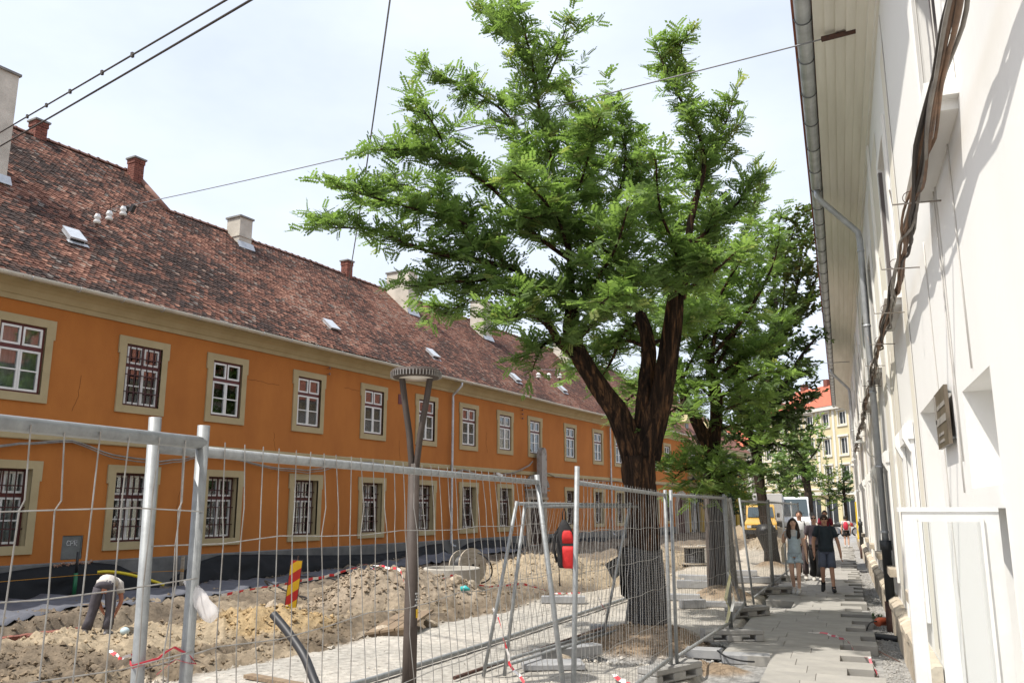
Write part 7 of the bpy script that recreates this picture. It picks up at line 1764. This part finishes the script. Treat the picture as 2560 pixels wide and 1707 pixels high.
def person(label, loc, yaw, H, joints, look, group='people on the pavement'):
    J = {k: Vector(v) for k, v in {**BASE, **joints}.items()}
    root = empty('person', loc, yaw); tag(root, label, 'person', group); k = H / 1.74; root.scale = (k, k, k)
    slim = look.get('slim', 1.0); ms = skin_mat(look['skin'])
    # continuous body: one skin-modifier surface
    V = []; E = []; Rd = []
    def add(p, r, par=None):
        V.append(tuple(p)); Rd.append(r)
        if par is not None: E.append((par, len(V) - 1))
        return len(V) - 1
    pe = add(J['pelvis'], (.115 * slim, .095)); sp = add(J['spine'], (.105 * slim, .085), pe); ch = add(J['chest'], (.12 * slim, .095), sp); ne = add(J['neck'], (.052, .052), ch)
    cn = add(J['chin'], (.062, .066), ne); hd = add(J['head'], (.078, .092), cn); add(J['crown'], (.05, .055), hd)
    for s in 'LR':
        hp = add(J['hip' + s], (.085, .085), pe); kn = add(J['knee' + s], (.056, .056), hp); mid = add(J['knee' + s].lerp(J['ank' + s], .35) + Vector((0, .012, 0)), (.052, .054), kn); an = add(J['ank' + s], (.035, .035), mid); add(J['toe' + s], (.03, .025), an)
        sh = add(J['sh' + s], (.052, .052), ch); el = add(J['el' + s], (.045, .045), sh); wr = add(J['wr' + s], (.031, .031), el); ha = add(J['ha' + s], (.03, .018), wr)
        d = (J['ha' + s] - J['wr' + s]).normalized(); lat = Vector((0, 1, 0)); lat = (lat - d * lat.dot(d)).normalized(); inn = d.cross(lat) * (1 if s == 'L' else -1)
        for q, (o, l) in enumerate(((-.026, .075), (-.009, .085), (.009, .08), (.025, .062))):
            f1 = add(J['ha' + s] + d * .035 + lat * o, (.0085, .0085), ha); f2 = add(J['ha' + s] + d * (.035 + l * .55) + lat * o * 1.1 + inn * .012, (.008, .008), f1); add(J['ha' + s] + d * (.03 + l * .9) + lat * o + inn * .035, (.007, .007), f2)
        t1 = add(J['wr' + s].lerp(J['ha' + s], .55) - lat * .035, (.011, .011), wr); add(J['ha' + s] - lat * .05 + d * .02 + inn * .015, (.009, .009), t1)
    me = bpy.data.meshes.new('body'); me.from_pydata(V, E, []); body = link('body', me, ms, root)
    md = body.modifiers.new('skin', 'SKIN'); md.use_smooth_shade = True
    sv = me.skin_vertices[0].data
    for i, r_ in enumerate(Rd): sv[i].radius = r_
    sv[0].use_root = True
    sd = body.modifiers.new('sub', 'SUBSURF'); sd.levels = 1; sd.render_levels = 1
    # face
    up = (J['crown'] - J['chin']).normalized(); fwd = Vector(look.get('face', (0, -1, 0))); fwd = (fwd - up * fwd.dot(up)).normalized(); sx = up.cross(fwd)
    hc = J['head'] + up * 0.0
    def fp(x, y, z): return hc + sx * x + fwd * y + up * z
    mb = MB(); mb.sm = True; mb.ell(fp(0, .006, .0), (.072, .088, .104), 14, 10); 
    hm = mb.build('face', ms, root)
    mb = MB(); mb.sm = True; mb.tube([fp(0, .088, .012), fp(0, .102, -.012), fp(0, .106, -.022), fp(0, .09, -.03)], [.008, .012, .014, .008], 6)
    mb.build('nose', ms, root)
    for s_ in (-1, 1):
        mb = MB(); mb.sm = True; mb.ell(fp(s_ * .073, -.005, -.002), (.012, .02, .028), 8, 6); mb.build('ear', ms, root)
    if look.get('glasses'):
        mb = MB(); mb.sm = True
        for s_ in (-1, 1): mb.ell(fp(s_ * .034, .088, .018), (.027, .012, .02), 10, 6); mb.tube([fp(s_ * .06, .078, .022), fp(s_ * .075, .0, .018)], .004, 4)
        mb.tube([fp(-.012, .095, .02), fp(.012, .095, .02)], .004, 4); mb.build('sunglasses', mat('dark_lens', (.01, .01, .012), .12), root)
    else:
        for s_ in (-1, 1):
            mb = MB(); mb.sm = True; mb.ell(fp(s_ * .03, .083, .012), (.012, .006, .006), 8, 6); mb.build('eye', mat('dark_eye', (.02, .014, .012), .4), root)
            mb = MB(); mb.box(fp(s_ * .03, .088, .033), (.026, .006, .006)); mb.build('eyebrow', mat('dark_eye', (0, 0, 0)), root)
    mb = MB(); mb.sm = True; mb.ell(fp(0, .086, -.052), (.022, .008, .006), 8, 6); mb.build('mouth', mat('lip', (.30, .12, .10), .5), root)
    # hair
    hcol = look['hair']; mh = mat('hair_%.3f' % (hcol[0] + hcol[2] * 7), hcol, .7, var=.4, scale=30)
    mb = MB(); mb.sm = True; nn, mm = 16, 8; rings = []
    th = look.get('hair_th', .02); rr4 = (.074 + th, .092 + th, .106 + th)
    hv = []
    for i in range(mm + 1):
        a = (0.02 + .98 * i / mm)
        row = []
        for q in range(nn):
            ph = 2 * math.pi * q / nn; front = max(0, math.cos(ph))
            el_ = math.pi * (.60 - .24 * front ** .7) * a
            jit = 1 + .05 * math.sin(q * 5 + i * 3)
            row.append(tuple(fp(rr4[0] * math.sin(el_) * math.sin(ph) * jit, .0 - .006 + rr4[1] * math.sin(el_) * math.cos(ph) * jit, rr4[2] * math.cos(el_))))
        rings.append(row)
    mb.loft(rings, True); 
    if look.get('long_hair'):
        for s_ in (-1, 1):
            mb.tube([fp(s_ * .05, -.03, .06), fp(s_ * .085, -.02, -.02), fp(s_ * .1, -.01, -.12), fp(s_ * .115, .02, -.24), fp(s_ * .10, .05, -.33), fp(s_ * .085, .06, -.38)], [.04, .045, .05, .055, .045, .01], 8)
        mb.tube([fp(0, -.06, .05), fp(0, -.095, -.08), fp(0, -.085, -.26), fp(0, -.06, -.36)], [.05, .08, .085, .02], 10)
    mb.build('hair', mh, root)
    # shirt
    C = look['shirt']; mc = mat(C[0], C[1], .9, var=.18, scale=14, bump=.4, bscale=12)
    side = (J['shL'] - J['shR']).normalized()
    hem = J['pelvis'].lerp(J['spine'], look.get('hem', -.15)); f_ = look.get('fat', 1.0)
    mb = MB(); mb.sm = True
    ell_tube(mb, [hem, J['pelvis'].lerp(J['spine'], .4), J['spine'], J['spine'].lerp(J['chest'], .6), J['chest'], J['chest'].lerp(J['neck'], .45), J['chest'].lerp(J['neck'], .78), J['neck']],
             [.172 * slim * f_, .16 * slim * f_, .155 * slim * f_, .17 * slim * f_, .185 * slim, .19 * slim, .135, .066], [.125 * f_, .12 * f_, .115 * f_, .12, .122, .11, .085, .066], side)
    for s in 'LR':
        sl = look.get('sleeve', .6); a, b = J['sh' + s], J['el' + s]
        if sl <= 1: ell_tube(mb, [J['chest'].lerp(a, .55) + Vector((0, 0, .03)), a, a.lerp(b, sl * .5), a.lerp(b, sl)], [.075, .074, .068, .07], [.085, .08, .07, .072], (0, 1, 0), 10)
        else: ell_tube(mb, [J['chest'].lerp(a, .55) + Vector((0, 0, .03)), a, b, b.lerp(J['wr' + s], sl - 1)], [.075, .07, .056, .05], [.085, .075, .06, .052], (0, 1, 0), 10)
    mb.build('shirt', mc, root)
    # trousers or shorts
    C = look['legs']; mc = mat(C[0], C[1], .9, var=.2, scale=12, bump=.4, bscale=12); ll = look.get('leg_len', 1.9); wid = look.get('leg_w', .085)
    mb = MB(); mb.sm = True
    ell_tube(mb, [J['pelvis'].lerp(J['spine'], .45), J['pelvis'].lerp(J['spine'], .1), J['pelvis'] - (J['spine'] - J['pelvis']) * .25, J['pelvis'] - (J['spine'] - J['pelvis']) * .5], [.15 * slim * f_, .165 * slim * f_, .172 * slim * f_, .12], [.115 * f_, .122 * f_, .125 * f_, .09], (J['hipL'] - J['hipR']).normalized())
    for s in 'LR':
        a, b, c_ = J['hip' + s], J['knee' + s], J['ank' + s]
        pts = [a + (a - b).normalized() * .02, a.lerp(b, .3)]; rr5 = [.095 * slim, .095 * slim]
        if ll <= 1: pts += [a.lerp(b, ll * .7), a.lerp(b, ll)]; rr5 += [wid * 1.05, wid * 1.1]
        else: pts += [a.lerp(b, .75), b, b.lerp(c_, (ll - 1) * .55), b.lerp(c_, ll - 1)]; rr5 += [wid, wid * .88, wid * .86, wid * look.get('flare', .85)]
        mb.tube(pts, rr5, 12)
    mb.build('trousers' if ll > 1 else 'shorts', mc, root)
    # shoes
    C = look['shoes']; mc = mat(C[0], C[1], .7, var=.15, scale=20)
    for s in 'LR':
        a, t = J['ank' + s], J['toe' + s]; d = (t - a); d.z = 0; d = d.normalized() if d.length > .01 else Vector((0, -1, 0)); dz = (t.z - a.z + .05)
        sole = Vector((0, 0, -.055))
        heel = a - d * .06 + sole * .9
        mb = MB(); mb.sm = True
        ell_tube(mb, [heel, a - d * .01 + sole * .55, a.lerp(t, .5) + Vector((0, 0, -.012)), t + Vector((0, 0, .005)), t + d * .07 + Vector((0, 0, dz * .3))], [.03, .046, .05, .05, .028], [.035, .055, .045, .035, .02], Vector((0, 0, 1)).cross(d), 10)
        mb.tube([a + Vector((0, 0, -.03)), a + Vector((0, 0, .045))], [.05, .046], 10)
        mb.build('shoe', mc, root)
    for fn in look.get('extras', []): fn(root, J, fp)
    return root

def backpack_straps(col, nm):
    def f(root, J, fp):
        for s_ in (-1, 1):
            mb = MB(); mb.sm = True; mb.tube([(s_ * .11, .12, 1.42), (s_ * .115, .02, 1.52), (s_ * .12, -.085, 1.44), (s_ * .125, -.125, 1.3), (s_ * .14, -.11, 1.15), (s_ * .16, 0.05, 1.05)], .022, 6, True, .4); mb.build('strap', mat(nm, col, .8), root)
        mb = MB(); mb.sm = True; ell_tube(mb, [(0, .2, 1.0), (0, .22, 1.1), (0, .22, 1.35), (0, .19, 1.47)], [.11, .14, .14, .08], [.06, .09, .09, .05], (1, 0, 0)); mb.build('backpack', mat(nm, col, .8), root)
    return f
def dungarees(root, J, fp):
    m = mat('pale_denim', (.46, .57, .65), .9); mb = MB(); mb.sm = True
    ell_tube(mb, [(0, 0, .93), (0, 0, 1.05), (0, .003, 1.14), (0, .01, 1.24), (0, .012, 1.33)], [.165, .148, .142, .15, .135], [.128, .122, .12, .13, .134], (1, 0, 0)); mb.build('bib', m, root)
    for s_ in (-1, 1):
        mb = MB(); mb.sm = True; mb.tube([(s_ * .075, -.118, 1.32), (s_ * .085, -.09, 1.44), (s_ * .085, .02, 1.5), (s_ * .07, .12, 1.4)], .014, 5, True, .4); mb.build('strap', m, root)
def tote(root, J, fp):
    m = mat('cream_canvas', (.55, .48, .38), .95, var=.12, scale=8); mb = MB(); mb.prism([(-.05, .72), (.06, .72), (.09, 1.08), (-.08, 1.08)], 'x', -.30, -.24); mb.build('tote_bag', m, root, False)
    mb = MB(); mb.sm = True; mb.tube([(-.27, -.06, 1.07), (-.22, -.02, 1.3), (-.17, 0.0, 1.475), (-.21, .05, 1.3), (-.27, .07, 1.07)], .009, 5); mb.build('tote_strap', m, root)
def gloves_tool(root, J, fp):
    mb = MB(); mb.sm = True; mb.tube([J['haR'] + Vector((0, 0, .05)), J['haR'] + Vector((0, .02, -.14))], .012, 6); mb.build('hand_tool', M_blackplastic, root)

SK = (.66, .42, .31); SKT = (.60, .34, .235)
walk_w = dict(kneeL=(.075, -.12, .52), ankL=(.065, -.12, .10), toeL=(.06, -.28, .05), kneeR=(-.085, -.03, .50), ankR=(-.075, .16, .12), toeR=(-.08, 0.02, .03),
              elR=(-.25, .02, 1.17), wrR=(-.235, -.13, 1.30), haR=(-.215, -.16, 1.37), elL=(.225, .05, 1.13), wrL=(.26, -.01, .89), haL=(.265, -.03, .80))
person('woman with long dark hair in pale denim dungarees with canvas tote', (-1.08, 20.5, 0), R(-3), 1.66, walk_w, dict(skin=SK, hair=(.030, .017, .012), long_hair=True, slim=.86, hem=.5, sleeve=.42, shirt=('white_tee', (.62, .60, .60)), legs=('pale_denim', (.46, .57, .65)), leg_len=.52, leg_w=.105, shoes=('white_sneaker', (.62, .61, .60)), face=(.25, -1, -.05), extras=[dungarees, tote]))
walk_m = dict(pelvis=(0, 0, .94), kneeR=(-.10, -.10, .50), ankR=(-.11, .14, .20), toeR=(-.12, .10, .04), kneeL=(.095, -.10, .50), ankL=(.11, -.12, .09), toeL=(.12, -.29, .04), head=(0, -.03, 1.635), chin=(0, -.035, 1.56), crown=(0, -.04, 1.72), elL=(.27, .05, 1.13), wrL=(.31, -.02, .87), haL=(.315, -.04, .78), elR=(-.27, .02, 1.14), wrR=(-.27, -.08, .90), haR=(-.265, -.11, .815))
person('man in dark blue polo, sunglasses and denim shorts walking towards the camera', (-0.42, 21.3, 0), R(2), 1.74, walk_m, dict(skin=SKT, hair=(.05, .028, .018), glasses=True, fat=1.08, hem=-.2, sleeve=.62, shirt=('navy_polo', (.034, .05, .066)), legs=('blue_denim', (.12, .145, .21)), leg_len=.88, leg_w=.093, shoes=('black_sneaker', (.014, .014, .016)), face=(0, -1, -.2), extras=[backpack_straps((.03, .035, .045), 'dark_pack')]))
walk_b = dict(kneeL=(.09, -.12, .52), ankL=(.09, -.10, .1), toeL=(.10, -.26, .06), kneeR=(-.085, .02, .5), ankR=(-.09, .2, .14), toeR=(-.09, .06, .03), elR=(-.24, -.02, 1.16), wrR=(-.30, -.2, 1.05), haR=(-.33, -.26, .99))
person('shaven headed person in mauve shirt, sunglasses and wide black trousers', (-0.74, 24.3, 0), R(0), 1.70, walk_b, dict(skin=(.56, .34, .25), hair=(.16, .11, .085), hair_th=.006, glasses=True, fat=1.05, hem=-.55, sleeve=.75, shirt=('mauve_shirt', (.115, .09, .105)), legs=('black_trousers', (.010, .010, .011)), leg_len=1.93, leg_w=.105, flare=1.15, shoes=('cream_sneaker', (.60, .56, .50)), face=(0, -1, -.25)))
person('man in white shirt with black pack straps behind the woman in dungarees', (-1.12, 24.6, 0), R(-2), 1.82, dict(kneeL=(.09, -.1, .52), ankL=(.09, -.1, .1), toeL=(.1, -.26, .05), kneeR=(-.09, .0, .5), ankR=(-.09, .18, .14), toeR=(-.09, .04, .03)), dict(skin=SKT, hair=(.035, .024, .018), hair_th=.012, hem=-.2, sleeve=.65, shirt=('white_shirt', (.62, .62, .62)), legs=('brown_trousers', (.075, .055, .055)), leg_len=1.86, leg_w=.09, shoes=('cream_sneaker', (.6, .56, .5)), extras=[backpack_straps((.015, .015, .017), 'black_pack')]))
person('man in dark red shirt walking farther back on the pavement', (-0.62, 33.5, 0), R(0), 1.80, walk_b, dict(skin=SKT, hair=(.02, .015, .012), hem=-.25, sleeve=.6, shirt=('dark_red_shirt', (.22, .018, .035)), legs=('dark_jeans', (.03, .035, .05)), leg_len=1.9, shoes=('black_sneaker', (.014, .014, .016)), extras=[backpack_straps((.02, .02, .022), 'black_pack')]))
def red_pack(root, J, fp):
    mb = MB(); mb.sm = True; ell_tube(mb, [(0, .16, 1.0), (0, .19, 1.08), (0, .19, 1.3), (0, .16, 1.44)], [.1, .13, .13, .07], [.05, .08, .08, .05], (1, 0, 0)); mb.build('backpack', mat('red_pack', (.5, .02, .05), .7), root)
person('dark haired walker with red backpack and black skirt seen from behind', (0.10, 45.0, 0), R(180), 1.5, dict(), dict(skin=SK, hair=(.02, .014, .012), hair_th=.035, hem=.1, sleeve=.5, slim=.9, shirt=('white_tee', (.62, .60, .60)), legs=('black_trousers', (.01, .01, .011)), leg_len=.6, leg_w=.12, shoes=('white_sneaker', (.6, .6, .6)), extras=[red_pack]))
person('site worker in orange vest standing left of the yellow van', (-6.55, 52.0, 0), R(30), 1.72, dict(), dict(skin=SKT, hair=(.35, .4, .05), hem=-.1, sleeve=1.5, shirt=('orange_vest', (.55, .09, .02)), legs=('work_trousers', (.05, .05, .06)), leg_len=1.9, shoes=('black_sneaker', (.014, .014, .016))), 'site workers')
person('site worker in red jacket beside the orange vest', (-7.0, 53.5, 0), R(-20), 1.74, dict(), dict(skin=SKT, hair=(.1, .1, .12), hem=-.1, sleeve=1.6, shirt=('red_jacket', (.35, .03, .03)), legs=('work_trousers', (.05, .05, .06)), leg_len=1.9, shoes=('black_sneaker', (.014, .014, .016))), 'site workers')
# worker bending over, seen from behind
zg = gz(-11.0, 10.4)
bend = dict(pelvis=(0, 0.02, .88), spine=(.03, .16, .97), chest=(.06, .36, .93), neck=(.07, .50, .84), chin=(.07, .56, .77), head=(.07, .60, .72), crown=(.07, .66, .66),
            hipL=(-.10, .02, .84), kneeL=(-.16, .05, .46), ankL=(-.25, -.02, .10), toeL=(-.27, .13, .03), hipR=(.10, .02, .84), kneeR=(.13, .04, .46), ankR=(.10, -.02, .09), toeR=(.16, .12, .03),
            shL=(-.10, .36, .92), elL=(-.12, .38, .62), wrL=(-.02, .40, .40), haL=(.02, .40, .34), shR=(.24, .34, .88), elR=(.30, .28, .58), wrR=(.22, .22, .38), haR=(.19, .22, .30))
person('worker in grey trousers and pale shirt bending down, seen from behind', (-10.98, 10.42, zg), R(44), 1.48, bend, dict(skin=(.40, .16, .09), hair=(.03, .02, .015), face=(0, .3, -1), fat=1.0, hem=-.1, sleeve=.55, shirt=('pale_dusty_shirt', (.52, .48, .44)), legs=('grey_work_trousers', (.075, .067, .078)), leg_len=1.93, leg_w=.095, flare=.95, shoes=('grey_boot', (.30, .29, .30)), extras=[gloves_tool]), 'site workers')
